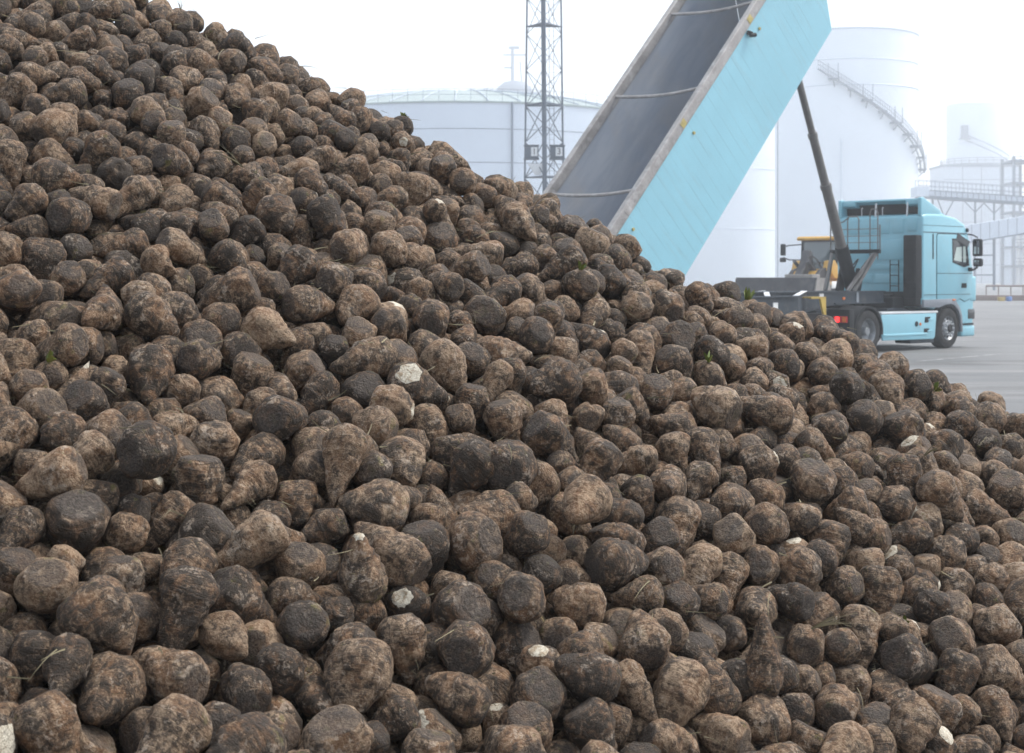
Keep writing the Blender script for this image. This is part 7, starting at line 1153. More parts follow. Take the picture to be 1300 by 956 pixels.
# roof spoiler: shell open to the rear with side cheeks
sp = MB()
for s in (-1, 1):
    sp.prism([(2.36, 3.26), (2.36, 3.72), (2.47, 3.74), (3.28, 3.43), (3.32, 3.28)], min(s * 1.10, s * 1.20), max(s * 1.10, s * 1.20), .03, 3)
    sp.prism([(2.42, 3.56), (2.42, 3.69), (2.52, 3.70), (3.0, 3.52), (3.0, 3.42)], min(s * .72, s * 1.14), max(s * .72, s * 1.14), .03, 3)
sp.prism([(2.42, 3.665), (2.44, 3.71), (2.55, 3.70), (3.30, 3.42), (3.72, 3.28), (3.30, 3.34)], -1.13, 1.13, .015, 2)
spo = sp.build('roof_spoiler', M['cyan'], tr)
MB().box(2.62, 2.66, -1.09, 1.09, 3.27, 3.63).build('hollow_shade', M['black'], spo)  # black panel stands for the shaded inside of the open spoiler
mb = MB()
for y in (-.78, .12): mb.tube((2.40, y, 3.28), (2.44, y, 3.62), .022)
mb.build('spoiler_strut', M['silver'], spo)
for y in (-.15, .45):
    MB().path([(2.30, y, 3.30), (2.30, y, 3.50), (2.34, y, 3.50)], .012).build('air_horn', M['silver'], spo)
# intake stack on the rear wall
st = MB().box(2.08, 2.365, -1.225, -.87, 1.25, 2.80, .03).box(2.12, 2.36, -1.2, -.84, 1.05, 2.0, .03)
st = st.build('intake_stack', M['black'], tr)
mb = MB()
for q in range(12): mb.box(2.068, 2.09, -1.20, -.90, 1.42 + q * .11, 1.46 + q * .11)
mb.build('intake_ribs', M['black'], st)
# ladder frame, gearbox, catwalk and lines behind the cab
fr = MB()
for s in (-1, 1): fr.box(-1.0, 4.5, s * .43 - .045, s * .43 + .045, .74, 1.0)
fr.box(-1.0, -.9, -.42, .42, .74, 1.0).box(1.0, 1.15, -.42, .42, .74, .98)
fr = fr.build('chassis_frame', M['steel_dark'], tr)
MB().lathe([(.001, 0), (.48, 0), (.52, .02), (.52, .07), (.2, .09), (.001, .09)], Matrix.Translation((.32, 0, 1.03)), 32).build('fifth_wheel', M['black'], fr)
MB().box(1.4, 2.30, -.85, .85, .96, 1.02, .01).build('catwalk', M['steel_dark'], fr)
MB().box(2.0, 2.7, -.55, .55, .75, 1.35, .05).box(1.75, 2.25, -.8, -.3, .98, 1.28, .04).box(1.7, 2.2, .25, .95, .98, 1.30, .04).box(2.2, 2.36, -.95, .95, 1.08, 1.42, .03).build('engine_block', M['black'], fr)
MB().tube((0, -1.0, .505), (0, 1.0, .505), .09).tube((3.56, -1.0, .46), (3.56, 1.0, .46), .07).build('axle', M['black'], fr)
for y, z0 in ((.72, 2.06), (.46, 2.0)):
    pts = []
    for q in range(13):
        a = q / 12; pts.append((2.30 - .85 * a, y - .30 * math.sin(math.pi * a) - .25 * a, 1.45 + (z0 - 1.45) * (1 - a) ** 1 + .42 * math.sin(math.pi * a)))
    MB().path(pts, .018).build('air_hose', M['black'], tr)
mb = MB()
for y in (-.12, .12): mb.path([(2.28, y - .5, 1.1), (2.28, y - .5, 2.2)], .014)
for q in range(4): mb.path([(2.28, -.62, 1.3 + q * .26), (2.28, -.38, 1.3 + q * .26)], .011)
mb.build('cab_ladder', M['black'], tr)

# ------------------------------------------------------------------ tipping semi-trailer with its body raised, coupled to the tractor
tt_ = thing('tipper_trailer', 'raised turquoise tipper trailer emptying its open body behind the heap', 'trailer', TO, HEAD)
ch = MB()
for s in (-1, 1):
    ch.prism([(-9.2, .98), (-9.2, 1.43), (1.72, 1.43), (1.72, 1.14), (.6, 1.14), (-.6, 1.10), (-1.5, .96), (-2.4, .90)], s * .5 - .05, s * .5 + .05)
    for z in (1.415, 1.14): ch.box(-.4 if z < 1.3 else -9.2, 1.72, s * .5 - .10, s * .5 + .10, z, z + .028)
    ch.prism([(-9.2, .93), (-9.2, 1.335), (-2.45, 1.335), (-2.45, .93)], min(s * .93, s * 1.0), max(s * .93, s * 1.0))
    ch.bar((-2.46, s * .965, 1.14), (-1.55, s * .56, 1.22), .06, .36)
    ch.box(-9.2, -2.45, min(s * .86, s * 1.07), max(s * .86, s * 1.07), 1.325, 1.35)
for x in (-8.8, -6.5, -4.4, -2.5): ch.box(x - .05, x + .05, -.98, .98, 1.0, 1.3)
for x in (1.68, .3, -1.2): ch.box(x - .04, x + .04, -.5, .5, 1.18, 1.40)
ch = ch.build('trailer_frame', M['steel_dark'], tt_)
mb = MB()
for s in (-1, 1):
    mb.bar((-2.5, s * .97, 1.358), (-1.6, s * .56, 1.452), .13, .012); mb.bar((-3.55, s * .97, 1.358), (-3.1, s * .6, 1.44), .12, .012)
mb.build('lit_flange_top', M['silver'], ch)  # pale strips paint the light on the tops of the flanges
for x, y, z in ((-1.0, -.56, 1.30), (-3.4, -1.01, 1.12)):
    MB().box(x, x + .17, y - .005, y + .02, z - .09, z + .09).build('marker_plate', M['white'], ch)
for x, y, z in ((-.05, -.56, 1.27), (-4.15, -1.01, 1.18)):
    MB().box(x, x + .09, y - .012, y + .02, z - .03, z + .03, .008).build('side_marker', M['amber'], ch)
MB().box(.52, .62, -.57, -.545, 1.15, 1.42).build('frame_stiffener', M['trim'], ch)
yb = MB().prism([(-1.98, 1.28), (-1.98, 1.31), (-1.40, 1.31), (-1.40, .82), (-1.45, .82), (-1.62, 1.28)], -1.02, -.97).box(-1.98, -1.40, -1.02, -.72, 1.295, 1.325)
yb.build('yellow_bracket', M['yellow'], ch)
MB().box(-4.6, -1.25, -.90, -.62, .50, .95, .03).build('tool_locker', M['black'], ch)
MB().box(-9.0, -5.0, -.92, -.7, .55, .92, .03).build('air_tank', M['black'], ch)
# front support frame that carries the ram
hf = MB()
hf.bar((1.45, -.62, 2.40), (1.45, .80, 2.40), .09, .10)
hf.build('ram_frame', M['black'], ch)
mb = MB()
for yt, yb_, xb in ((-.52, -.35, .75), (-.46, -.30, .55)): mb.bar((1.45, yt, 2.36), (xb, yb_, 1.44), .07, .07)
mb.bar((1.45, .75, 2.36), (.85, .55, 1.44), .08, .10)
mb.build('frame_strut', M['ram'], ch)
rk = MB()
for y in (.80, -.62): rk.path([(1.45, y, 2.44), (1.45, y, 3.20 if y > 0 else 3.05)], .018)
for z in (2.62, 2.78, 2.95): rk.path([(1.45, .80, z), (1.45, -.62, z)], .009)
for y in (.30, -.02): rk.path([(1.45, y, 2.44), (1.45, y, 3.20)], .016)
rk.path([(1.45, .30, 3.18), (1.45, .26, 3.26), (1.45, .02, 3.26), (1.45, -.02, 3.18)], .016)
for y in (-.34, -.56): rk.path([(1.45, y, 2.2), (1.45, y, 3.34)], .016)
rk.path([(1.45, -.34, 3.33), (1.45, -.38, 3.43), (1.45, -.52, 3.43), (1.45, -.56, 3.33)], .016)
rk.path([(1.45, .8, 3.19), (1.45, .62, 3.10), (1.45, .42, 3.14), (1.45, .28, 3.25)], .016)
rk.build('service_rack', M['ram'], ch)
# telescopic ram
def on_ram(z): return Vector((1.24 - .4538 * (z - 1.39), 0, z))
rm = MB().tube(on_ram(1.2), on_ram(2.5), .165, n=20).build('ram_cylinder', M['black'], tt_)
s1 = MB()
s1.tube(on_ram(2.4), on_ram(3.95), .125, n=20).tube(on_ram(3.88), on_ram(3.99), .140, n=20)
s1.tube(on_ram(3.95), on_ram(5.15), .105, n=20).tube(on_ram(5.08), on_ram(5.18), .120, n=20).tube(on_ram(5.15), on_ram(7.9), .085, n=20)
s1.build('ram_stage', M['ram'], rm)
mb = MB()
for s in (-1, 1): mb.bar((1.0, s * .24, 1.42), (1.18, s * .24, 1.95), .08, .25)
mb.build('ram_cradle', M['black'], tt_)
# raised body: local u along the floor from the rear hinge, n out of the floor
TH = R(47.0); FR = Vector((-1.54, 0, 7.37)); LEN = 8.55
d_ = Vector((math.cos(TH), 0, math.sin(TH))); n_ = Vector((-math.sin(TH), 0, math.cos(TH)))
Bm = Matrix(((d_.x, 0, n_.x, FR.x), (0, 1, 0, 0), (d_.z, 0, n_.z, FR.z), (0, 0, 0, 1)))
HB, WB = 2.30, 1.27
body = MB().box(-LEN, -.02, -WB + .035, WB - .035, .02, .10, M=None).build('body_floor', M['tipper_in'], tt_); body.matrix_local = Bm
for s in (-1, 1):
    sd_ = MB().prism([(-LEN, 0), (0, 0), (.52, .88), (.95, 1.62), (.95, 2.09), (-LEN - .12, 2.09)], min(s * (WB - .03), s * WB), max(s * (WB - .03), s * WB)).build('body_side', M['tipper_side'], tt_); sd_.matrix_local = Bm
    MB().prism([(-LEN + .02, .101), (0, .101), (.50, .88), (.92, 1.62), (.92, 2.09), (-LEN - .08, 2.09)], min(s * (WB - .045), s * (WB - .031)), max(s * (WB - .045), s * (WB - .031))).build('side_lining', M['tipper_in'], sd_)
    rl = MB().prism([(-LEN - .18, 2.07), (-LEN - .18, HB), (.97, HB), (.97, 2.07)], min(s * (WB - .10), s * (WB + .035)), max(s * (WB - .10), s * (WB + .035)), .03, 3).build('top_rail', M['rail'], tt_); rl.matrix_local = Bm
    for u in (-5.42, -2.18, -7.9): MB().prism([(u - .08, 2.10), (u - .10, HB - .05), (u + .07, HB - .04), (u + .09, 2.11)], min(s * (WB + .03), s * (WB + .042)), max(s * (WB + .03), s * (WB + .042)), .004).build('chafe_plate', M['dull_yellow'] if u > -7 else M['rail'], rl)
    for u in (-5.3, -2.05, -8.05, -.2): MB().tube((u, s * (WB - .01), 1.80), (u, s * (WB + .03), 1.80), .034, n=10).build('rope_eye', M['dull_yellow'], sd_)
    for u in (-2.42, -8.45):
        MB().tube((u, s * WB, 2.02), (u, s * (WB + .09), 1.96), .05, n=12).tube((u - .05, s * (WB + .07), 1.97), (u + .06, s * (WB + .11), 1.88), .045, n=10).build('sheet_clamp', M['black'], rl)
fw = MB().prism([(0, .0), (.07, .0), (.59, .88), (1.0, 1.62), (1.0, HB), (.93, HB), (.93, 1.62), (.52, .88)], -WB + .04, WB - .04).build('front_wall', M['tipper_in'], tt_); fw.matrix_local = Bm
for u in (-7.35, -4.35, -1.6, .5):
    pts = [(u + .0 * q, -WB + .08 + (2 * WB - .16) * q / 10, HB - .10 - .09 * math.sin(math.pi * q / 10)) for q in range(11)]
    cb = MB().path(pts, .036, 10).build('cross_bar', M['rail'], tt_); cb.matrix_local = Bm
mb = MB()
for s in (-1, 1): mb.box(-LEN, -.05, s * .45 - .05, s * .45 + .05, -.20, .0)
for q in range(12): mb.box(-LEN + .4 + q * .7, -LEN + .46 + q * .7, -WB + .3, WB - .3, -.12, -.002)
ub = mb.build('underframe', M['steel_dark'], tt_); ub.matrix_local = Bm
tg = MB().box(-LEN - .10, -LEN - .04, -WB + .02, WB - .02, .0, .30).build('tailgate_sill', M['rail'], tt_); tg.matrix_local = Bm
for x in (-8.2, -6.9, -5.6):
    for s in (-1, 1): wheel(tt_, x, s * 1.25, s, r=.5, w=.36, hub='rear')
# beets still lying on the trailer's far rail
# ------------------------------------------------------------------ wheel loader parked beyond the trailer
LO = W(1045, 352, 61.5); LO.z = 0
fx = math.atan2(-.73, -.68)
ld = thing('wheel_loader', 'orange wheel loader with glazed cab and wide dark bucket behind the trailer frame', 'wheel loader', LO, fx)
def arc_panel(): pass
bd = MB().prism([(-2.9, .9), (-2.9, 1.9), (-2.3, 2.15), (-.9, 2.15), (-.9, 1.0), (-1.2, .8)], -.95, .95, .08).build('rear_body', M['orange'], ld)
MB().prism([(.2, .75), (.2, 1.7), (.55, 2.10), (1.25, 2.0), (1.7, 1.4), (1.6, .75)], -.55, .55, .06).build('front_frame', M['orange'], ld)
MB().prism([(-.95, 1.0), (-.95, 1.75), (.25, 1.75), (.25, 1.0)], -.9, .9, .05).build('cab_base', M['orange'], ld)
for s in (-1, 1):
    MB().prism([(.22, 1.7), (.25, 2.12), (.55, 2.42), (.78, 2.40), (.9, 2.05), (.6, 1.75)], min(s * .52, s * .88), max(s * .52, s * .88), .03).build('arm_bracket', M['orange'], ld)
    MB().prism([(-.3, 1.72), (-.2, 2.0), (.2, 2.05), (.25, 1.72)], min(s * .78, s * 1.05), max(s * .78, s * 1.05), .03).build('access_step', M['orange'], ld)
cf = MB()
for x, y in ((.30, -.78), (.30, .78), (-.95, -.78), (-.95, .78)): cf.bar((x, y, 1.75), (x - (.06 if x > 0 else -.02), y * .97, 3.22), .09, .09, (0, 1, 0))
for x in (.27, -.94):
    cf.bar((x, -.78, 3.18), (x, .78, 3.18), .09, .08)
for y in (-.77, .77): cf.bar((-.95, y, 3.18), (.27, y, 3.18), .08, .08)
cf = cf.build('cab_frame', M['black'], ld)
MB().prism([(-1.05, 3.20), (-1.05, 3.36), (.42, 3.36), (.52, 3.28), (.46, 3.20)], -.90, .90, .04).build('cab_roof', M['orange'], ld)
MB().box(-.92, .26, -.76, .76, 1.78, 3.18).build('cab_glazing', M['glass'], ld)
MB().box(-.6, .0, -.3, .3, 1.8, 2.7, .08).build('seat', M['black'], ld)
for s in (-1, 1):
    am = MB().prism([(.15, 1.95), (.35, 2.25), (1.25, 2.05), (2.35, 1.05), (2.55, .6), (2.3, .55), (1.1, 1.6)], min(s * .52, s * .68), max(s * .52, s * .68), .03).build('lift_arm', M['bucket'], ld)
    mg = MB().lathe([(.78, 0), (.84, 0), (.84, .62), (.78, .62)], Matrix.Translation((1.25, s * 1.30, .75)) @ Matrix.Rotation(R(90) if s > 0 else R(-90), 4, 'X'), 18, True, R(20) if s > 0 else R(200), R(170) if s > 0 else R(350)).build('front_mudguard', M['orange'], ld)
    MB().box(.9, 1.5, min(s * 1.29, s * 1.31), max(s * 1.29, s * 1.31), 1.35, 1.62, .01).build('type_plate', M['white'], ld)
    wheel(ld, 1.25, s * 1.28, s, r=.74, w=.56, hub='rear'); wheel(ld, -1.75, s * 1.28, s, r=.74, w=.56, hub='rear')
    mp = MB().path([(.30, s * .80, 3.05), (.62, s * 1.15, 3.02), (.70, s * 1.38, 2.95)], .022).path([(.30, s * .80, 2.45), (.62, s * 1.15, 2.45), (.70, s * 1.38, 2.55)], .022).build('mirror_arm', M['black'], ld)
    MB().box(.64, .74, min(s * 1.28, s * 1.50), max(s * 1.28, s * 1.50), 2.62, 3.08, .05, 3).box(.64, .76, min(s * 1.26, s * 1.52), max(s * 1.26, s * 1.52), 2.36, 2.54, .05, 3).build('mirror_housing', M['black'], mp)
MB().prism([(.9, 1.6), (1.0, 2.75), (1.22, 2.82), (1.45, 2.35), (2.25, 1.3), (2.1, 1.1), (1.2, 1.9)], -.16, .16, .04).build('tilt_linkage', M['bucket'], ld)
mb = MB()
for s in (-1, 1): mb.tube((.5, s * .3, 1.6), (1.6, s * .3, 2.4), .07).path([(.4, s * .2, 2.1), (.8, s * .22, 2.45), (1.15, s * .2, 2.6)], .03).path([(.3, s * .34, 2.0), (.55, s * .36, 2.35), (1.0, s * .3, 2.3)], .03)
mb.build('hydraulic_lines', M['bucket'], ld)
bk = MB().prism([(2.35, .35), (2.30, 1.05), (2.42, 1.62), (2.75, 1.74), (3.30, 1.76), (3.34, 1.72), (2.85, 1.60), (2.55, 1.48), (2.46, 1.0), (2.52, .45), (3.7, .36), (3.75, .30), (2.5, .28)], -1.78, 1.78, .012).build('bucket', M['bucket'], ld)
for s in (-1, 1):
    MB().prism([(2.35, .30), (2.30, 1.05), (2.42, 1.62), (2.75, 1.74), (3.30, 1.76), (3.72, .32)], min(s * 1.76, s * 1.81), max(s * 1.76, s * 1.81)).build('bucket_cheek', M['bucket_edge'], bk)
MB().prism([(3.28, .34), (3.34, 1.735), (3.36, 1.735), (3.74, .34)], -1.76, 1.76).build('bucket_face', M['bucket'], bk)
MB().box(2.55, 3.1, .25, 1.45, 1.70, 1.88, .03).build('spill_guard', M['bucket_edge'], bk)

# ------------------------------------------------------------------ lattice mast
YM = 100.0; k20 = YM / F
mast = thing('lattice_mast', 'slender three-legged steel lattice mast with a thick front leg and numbered boxes', 'mast', (W(690, 352, YM).x, YM, 0))
XM = W(690, 352, YM).x
def legs(z):
    a = 1.36 - .0125 * z              # half width
    f_ = Vector((.0 + .12 - .008 * z, -.95, z)); return f_, Vector((-a + .08, .75, z)), Vector((a + .02, .75, z))
TOPZ = 27.0
for q, rr in ((0, .15), (1, .06), (2, .06)):
    MB().tube(legs(0)[q], legs(TOPZ)[q], rr, n=12).build('mast_leg', M['mast'], mast)
lev = [0.0, 2.7, 5.4, 8.1, 10.4, 12.7, 15.0, 17.3, 19.6, 21.9, 24.3, 27.0]
mb = MB()
for z0, z1 in zip(lev, lev[1:]):
    for a, b in ((0, 1), (0, 2), (1, 2)):
        w_ = .031 if z0 < 12.5 else .023
        mb.tube(legs(z0)[a], legs(z1)[b], w_, n=6); mb.tube(legs(z0)[b], legs(z1)[a], w_, n=6)
mb.build('bracing', M['mast'], mast)
mb = MB()
for z in (5.4, 12.75):
    for a, b in ((0, 1), (0, 2), (1, 2)): mb.bar(legs(z)[a], legs(z)[b], .09, .12)
mb.build('ring_beam', M['mast'], mast)
mb = MB()
for zc in (17.75, 8.1):
    L3 = legs(zc); me_ = bmesh.new(); vs_ = [me_.verts.new(v + Vector((0, 0, s))) for s in (0, .08) for v in L3]
    me_.faces.new(vs_[:3]); me_.faces.new(vs_[3:])
    for q in range(3): me_.faces.new((vs_[q], vs_[(q + 1) % 3], vs_[3 + (q + 1) % 3], vs_[3 + q]))
    bmesh.ops.recalc_face_normals(me_, faces=list(me_.faces)); mb._merge(me_)
mb.build('platform', M['mast'], mast)
mb = MB()
for x in (.42, .72): mb.tube((x, .3, 0), (x - .1, .3, TOPZ), .018, n=6)
for q in range(80): mb.tube((.42 - .1 * q / 80, .3, .3 + q * .33), (.72 - .1 * q / 80, .3, .3 + q * .33), .010, n=5)
mb.build('ladder', M['mast'], mast)
def text_mesh(name, body, size, mat, parent, mw, ext=.004):
    cu = bpy.data.curves.new(name, 'FONT'); cu.body = body; cu.size = size; cu.align_x = 'CENTER'; cu.align_y = 'CENTER'; cu.extrude = ext
    tmp = bpy.data.objects.new('t', cu); C.objects.link(tmp); bpy.context.view_layer.update()
    me = bpy.data.meshes.new_from_object(tmp.evaluated_get(bpy.context.evaluated_depsgraph_get())); bpy.data.objects.remove(tmp); bpy.data.curves.remove(cu)
    me.name = name; me.materials.clear(); me.materials.append(mat)
    o = link(bpy.data.objects.new(name, me), parent); o.matrix_local = mw; return o
for x0, x1, sx0, sx1, ch_ in ((-1.22, -.32, -.78, -.42, '1'), (.42, 1.32, .78, 1.16, '3')):
    c_ = MB().box(x0, x1, -.55, .10, 9.32, 10.06, .02).build('floodlight_box', M['mast'], mast)
    MB().box(x0 - .04, x1 + .04, -.6, .14, 9.22, 9.30).box(x0 - .04, x1 + .04, -.6, .14, 10.08, 10.13).build('box_shelf', M['mast'], c_)
    MB().box(sx0 - .02, sx1 + .02, -.575, -.552, 9.42, 9.98).build('number_board', M['silver'], c_)
    text_mesh('number', ch_, .56, M['black'], c_, Matrix.Translation(((sx0 + sx1) / 2, -.585, 9.70)) @ Matrix.Rotation(R(90), 4, 'X'))
MB().prism([(-1.0, 8.95), (-.55, 8.25), (-.15, 8.25), (-.05, 8.95)], -.5, -.1, .02).build('dish_housing', M['silver'], mast)

# ------------------------------------------------------------------ storage tanks and plant beyond the yard
def rail_ring(mb, r, z, h, n, t=.035, a0=0, a1=2 * math.pi):
    for q in range(n + 1):
        a = a0 + (a1 - a0) * q / n; p = (r * math.cos(a), r * math.sin(a), z); mb.tube(p, (p[0], p[1], z + h), t, n=5)
    for zz in (h, h * .55):
        pts = [(r * math.cos(a0 + (a1 - a0) * q / (n * 2)), r * math.sin(a0 + (a1 - a0) * q / (n * 2)), z + zz) for q in range(n * 2 + 1)]
        mb.path(pts, t, 5)
# wide flat tank with a ribbed roof
ta = thing('storage_tank', 'wide low pale tank with ribbed shallow dome roof and rim railing', 'tank', (W(586, 352, 159).x, 159, 0))
RA, HA = 19.0, 17.4
MB().lathe([(RA, 0), (RA, HA)], n=96).build('tank_wall', M['tank_grey'], ta, 60)
mb = MB()
for z in (3, 6, 9, 12, 15): mb.lathe([(RA + .01, z - .03), (RA + .04, z), (RA + .01, z + .03)], n=96)
mb.build('wall_seam', M['plant'], ta)
prof = [(RA + .1, HA - .1), (RA + .1, HA + .05)] + [(RA * (1 - q / 10), HA + .05 + 2.7 * (1 - (1 - q / 10) ** 2)) for q in range(11)]
MB().lathe(prof, n=96).build('tank_roof', M['roof'], ta, 60)
mb = MB()
for q in range(40):
    a = q * 2 * math.pi / 40
    mb.path([(RA * (1 - s / 8 * .92) * math.cos(a), RA * (1 - s / 8 * .92) * math.sin(a), HA + .14 + 2.7 * (1 - (1 - s / 8 * .92) ** 2)) for s in range(9)], .06, 5)
mb.build('roof_rib', M['clad'], ta)
mb = MB(); rail_ring(mb, RA, HA, 1.15, 84, .018); mb.build('railing', M['plant'], ta)
mb = MB().tube((-11.1, -15.6, 0), (-11.1, -15.6, HA), .12, n=8).tube((5.1, -18.5, 0), (5.1, -18.5, HA), .10, n=8); mb.build('downpipe_edge_line', M['plant'], ta)
# tall white tank with a stair winding round it
YB = 210.0
tb = thing('tall_tank', 'tall white cylindrical tank with a stair winding round its side', 'tank', (W(1074, 352, YB).x, YB, 0))
RB, HBt = 9.35, 33.6
MB().lathe([(RB, 0), (RB, HBt), (RB - .3, HBt + .1), (0.01, HBt + 1.0)], n=96).build('tank_wall', M['tank'], tb, 50)
mb = MB()
for z in (29.7, 26.4): mb.lathe([(RB + .01, z - .08), (RB + .10, z), (RB + .01, z + .08)], n=96)
mb.lathe([(RB, HBt - .15), (RB + .12, HBt - .05), (RB + .12, HBt + .1), (RB - .1, HBt + .12)], n=96)
mb.build('stiffener_ring', M['tank_grey'], tb)
def hel(phi, z, r=RB + .75): return Vector((r * math.sin(phi), -r * math.cos(phi), z))
a_0, a_1, z_0, z_1 = R(-32), R(80), 28.4, 15.6
def hz(t): return z_0 + (z_1 - z_0) * t
mb = MB()
for rr_ in (RB + .25, RB + .8): mb.path([hel(a_0 + (a_1 - a_0) * q / 60, hz(q / 60), rr_) for q in range(61)], .11, 6)
for rr_, dz in ((RB + .8, 1.1), (RB + .8, .6)): mb.path([hel(a_0 + (a_1 - a_0) * q / 60, hz(q / 60) + dz, rr_) for q in range(61)], .035, 5)
for q in range(61):
    p = hel(a_0 + (a_1 - a_0) * q / 60, hz(q / 60), RB + .8); mb.tube(p, p + Vector((0, 0, 1.1)), .03, n=5)
    mb.bar(hel(a_0 + (a_1 - a_0) * q / 60, hz(q / 60), RB + .2), hel(a_0 + (a_1 - a_0) * q / 60, hz(q / 60), RB + .8), .35, .05)
mb.build('spiral_stair', M['plant'], tb)
for q in range(9):
    t_ = .1 + q * .108; ph = a_0 + (a_1 - a_0) * t_
    mb = MB().bar(hel(ph, hz(t_) - .1, RB), hel(ph, hz(t_) - .1, RB + 1.05), 1.3 if q % 2 == 0 else .7, .22)
    if q % 2 == 0:
        for dp_ in (-.06, .06): mb.tube(hel(ph + dp_, hz(t_), RB + 1.0), hel(ph + dp_, hz(t_) + 1.9, RB + 1.0), .05, n=5)
    mb.bar(hel(ph, hz(t_) - 1.0, RB), hel(ph, hz(t_) - .2, RB + .9), .12, .12)
    mb.build('stair_landing', M['plant'], tb)
MB().tube((-RB * .995, -1.2, 0), (-RB * .995, -1.2, 29), .07, n=8).build('downpipe_edge_line', M['plant'], tb)  # thin tube added to draw the shaded left limb of the tank
MB().tube((-2.6, -RB - .12, 0), (-2.6, -RB - .12, 19.4), .13, n=8).build('level_gauge', M['tank_grey'], tb)
# second white tank half hidden behind the raised body
tc = thing('white_tank', 'plain pale blue-white tank half hidden by the raised trailer body', 'tank', (W(892, 352, 245).x, 245, 0))
MB().lathe([(12.0, 0), (12.0, 27.0), (0.01, 29.0)], n=96).build('tank_wall', M['tank'], tc, 50)
mb = MB()
for z in (9, 18, 26.8): mb.lathe([(12.01, z - .06), (12.08, z), (12.01, z + .06)], n=96)
mb.build('wall_seam', M['tank_grey'], tc)
# faint silo with roof mast
sl_ = thing('domed_silo', 'faint domed silo top with a mast rising behind the low tank', 'silo', (W(653, 352, 330).x, 330, 0))
MB().lathe([(4.0, 0), (4.0, 40.2), (3.6, 41.4), (2.2, 42.6), (.01, 43.0)], n=48).build('silo_shell', M['plant'], sl_, 60)
mb = MB().lathe([(6.6, 39.6), (6.6, 40.0), (4.0, 40.0)], n=48); rail_ring(mb, 6.4, 40.0, 1.1, 24, .06); mb.build('gallery', M['plant'], sl_)
mb = MB().tube((-.4, 0, 42), (-.4, 0, 50.0), .35, n=8).tube((1.6, 0, 42), (1.2, 0, 47), .15, n=6).box(-2.4, 2.6, -.3, .3, 48.2, 48.5).box(-2.2, -.6, -.3, .3, 45.5, 45.8).box(-1.2, 1.0, -.5, .5, 49.6, 50.1)
mb.build('roof_mast', M['plant'], sl_)
# far silo with a service gallery
YD = 330.0
sd4 = thing('process_silo', 'tall pale silo with external stair and gallery behind the lorry cab', 'silo', (W(1242, 352, YD).x, YD, 0))
MB().lathe([(6.5, 0), (6.5, 37.6), (6.3, 37.9), (.01, 38.7)], n=72).build('silo_shell', M['tank_grey'], sd4, 50)
mb = MB().lathe([(7.9, 24.6), (7.9, 25.2), (6.5, 25.2)], n=48); rail_ring(mb, 7.7, 25.2, 1.1, 30, .07); mb.build('gallery', M['plant'], sd4)
mb = MB()
for rr_, dz in ((7.3, 0), (7.3, 1.1)): mb.path([Vector((rr_ * math.sin(R(-40) + R(80) * q / 20), -rr_ * math.cos(R(-40) + R(80) * q / 20), 30.2 - 4.6 * q / 20 + dz)) for q in range(21)], .12, 5)
mb.build('outer_stair', M['plant'], sd4)
MB().box(-5.2, -4.0, -6.6, -5.0, 30.4, 33.0).box(-5.6, -3.6, -7.0, -5.0, 30.1, 30.35).build('stair_hut', M['plant'], sd4)
mb = MB()
for q in range(5):
    a = R(-70 + q * 35); mb.bar((7.6 * math.sin(a), -7.6 * math.cos(a), 24.6), (6.4 * math.sin(a), -6.4 * math.cos(a), 21.5), .25, .25)
mb.build('gallery_bracket', M['plant'], sd4)
# tall pale process building below the silo
YP = 300.0
pb = thing('process_building', 'pale clad process building standing behind the conveyor bridge', 'building', (W(1236, 352, YP).x, YP, 0))
MB().box(-7.0, 7.0, -5, 5, 0, 22.5, .05).build('building_wall', M['clad'], pb)
mb = MB()
for z in (4, 8, 12, 16, 20): mb.box(-7.02, 7.02, -5.03, -4.99, z, z + .12)
for x in (-3.5, 0, 3.5): mb.box(x - .06, x + .06, -5.04, -4.99, 0, 22.4)
mb.build('cladding_joint', M['plant'], pb)
MB().box(-7.15, 7.15, -5.15, 5.15, 22.5, 22.9).build('roof_edge', M['plant'], pb)
# open steel pipe structure at the right
sf = thing('pipe_rack', 'tall open steel frame full of pipes and vessels right of the pale building', 'steel structure', (W(1312, 352, 260).x, 260, 0))
mb = MB()
for x in (-4.2, -1.2, 1.8, 5):
    for y in (-3, 3): mb.box(x - .2, x + .2, y - .2, y + .2, 0, 21.5)
mb.build('column', M['plant'], sf)
mb = MB()
for z in (3.4, 6.5, 9.5, 12.2, 17.0, 20.6): mb.box(-4.4, 5.2, -3.2, 3.2, z, z + .35)
mb.build('deck', M['plant'], sf)
mb = MB()
for z in (3.75, 6.85, 9.85, 17.35, 20.95):
    for zz in (.55, 1.1): mb.tube((-4.3, -3.15, z + zz), (5.1, -3.15, z + zz), .05, n=5)
    for q in range(9): mb.tube((-4.3 + q * 1.17, -3.15, z), (-4.3 + q * 1.17, -3.15, z + 1.1), .05, n=5)
mb.build('railing', M['plant'], sf)
mb = MB()
for x, r_ in ((-3.3, .28), (-2.5, .18), (-.3, .3), (.4, .2), (3.4, .3)): mb.tube((x, -2.4, 0), (x, -2.4, 14 + x), r_, n=10)
mb.build('pipe', M['silver'], sf)
for x, z in ((-2.4, 4.2), (1.6, 7.2), (-2.2, 10.2)): MB().tube((x, -1.4, z), (x, -1.4, z + 1.9), 1.0, n=16).build('vessel', M['tank_grey'], sf)
MB().box(-4.0, 5.0, -1.0, 2.8, .1, 12.0).build('inner_wall', M['tank_grey'], sf)
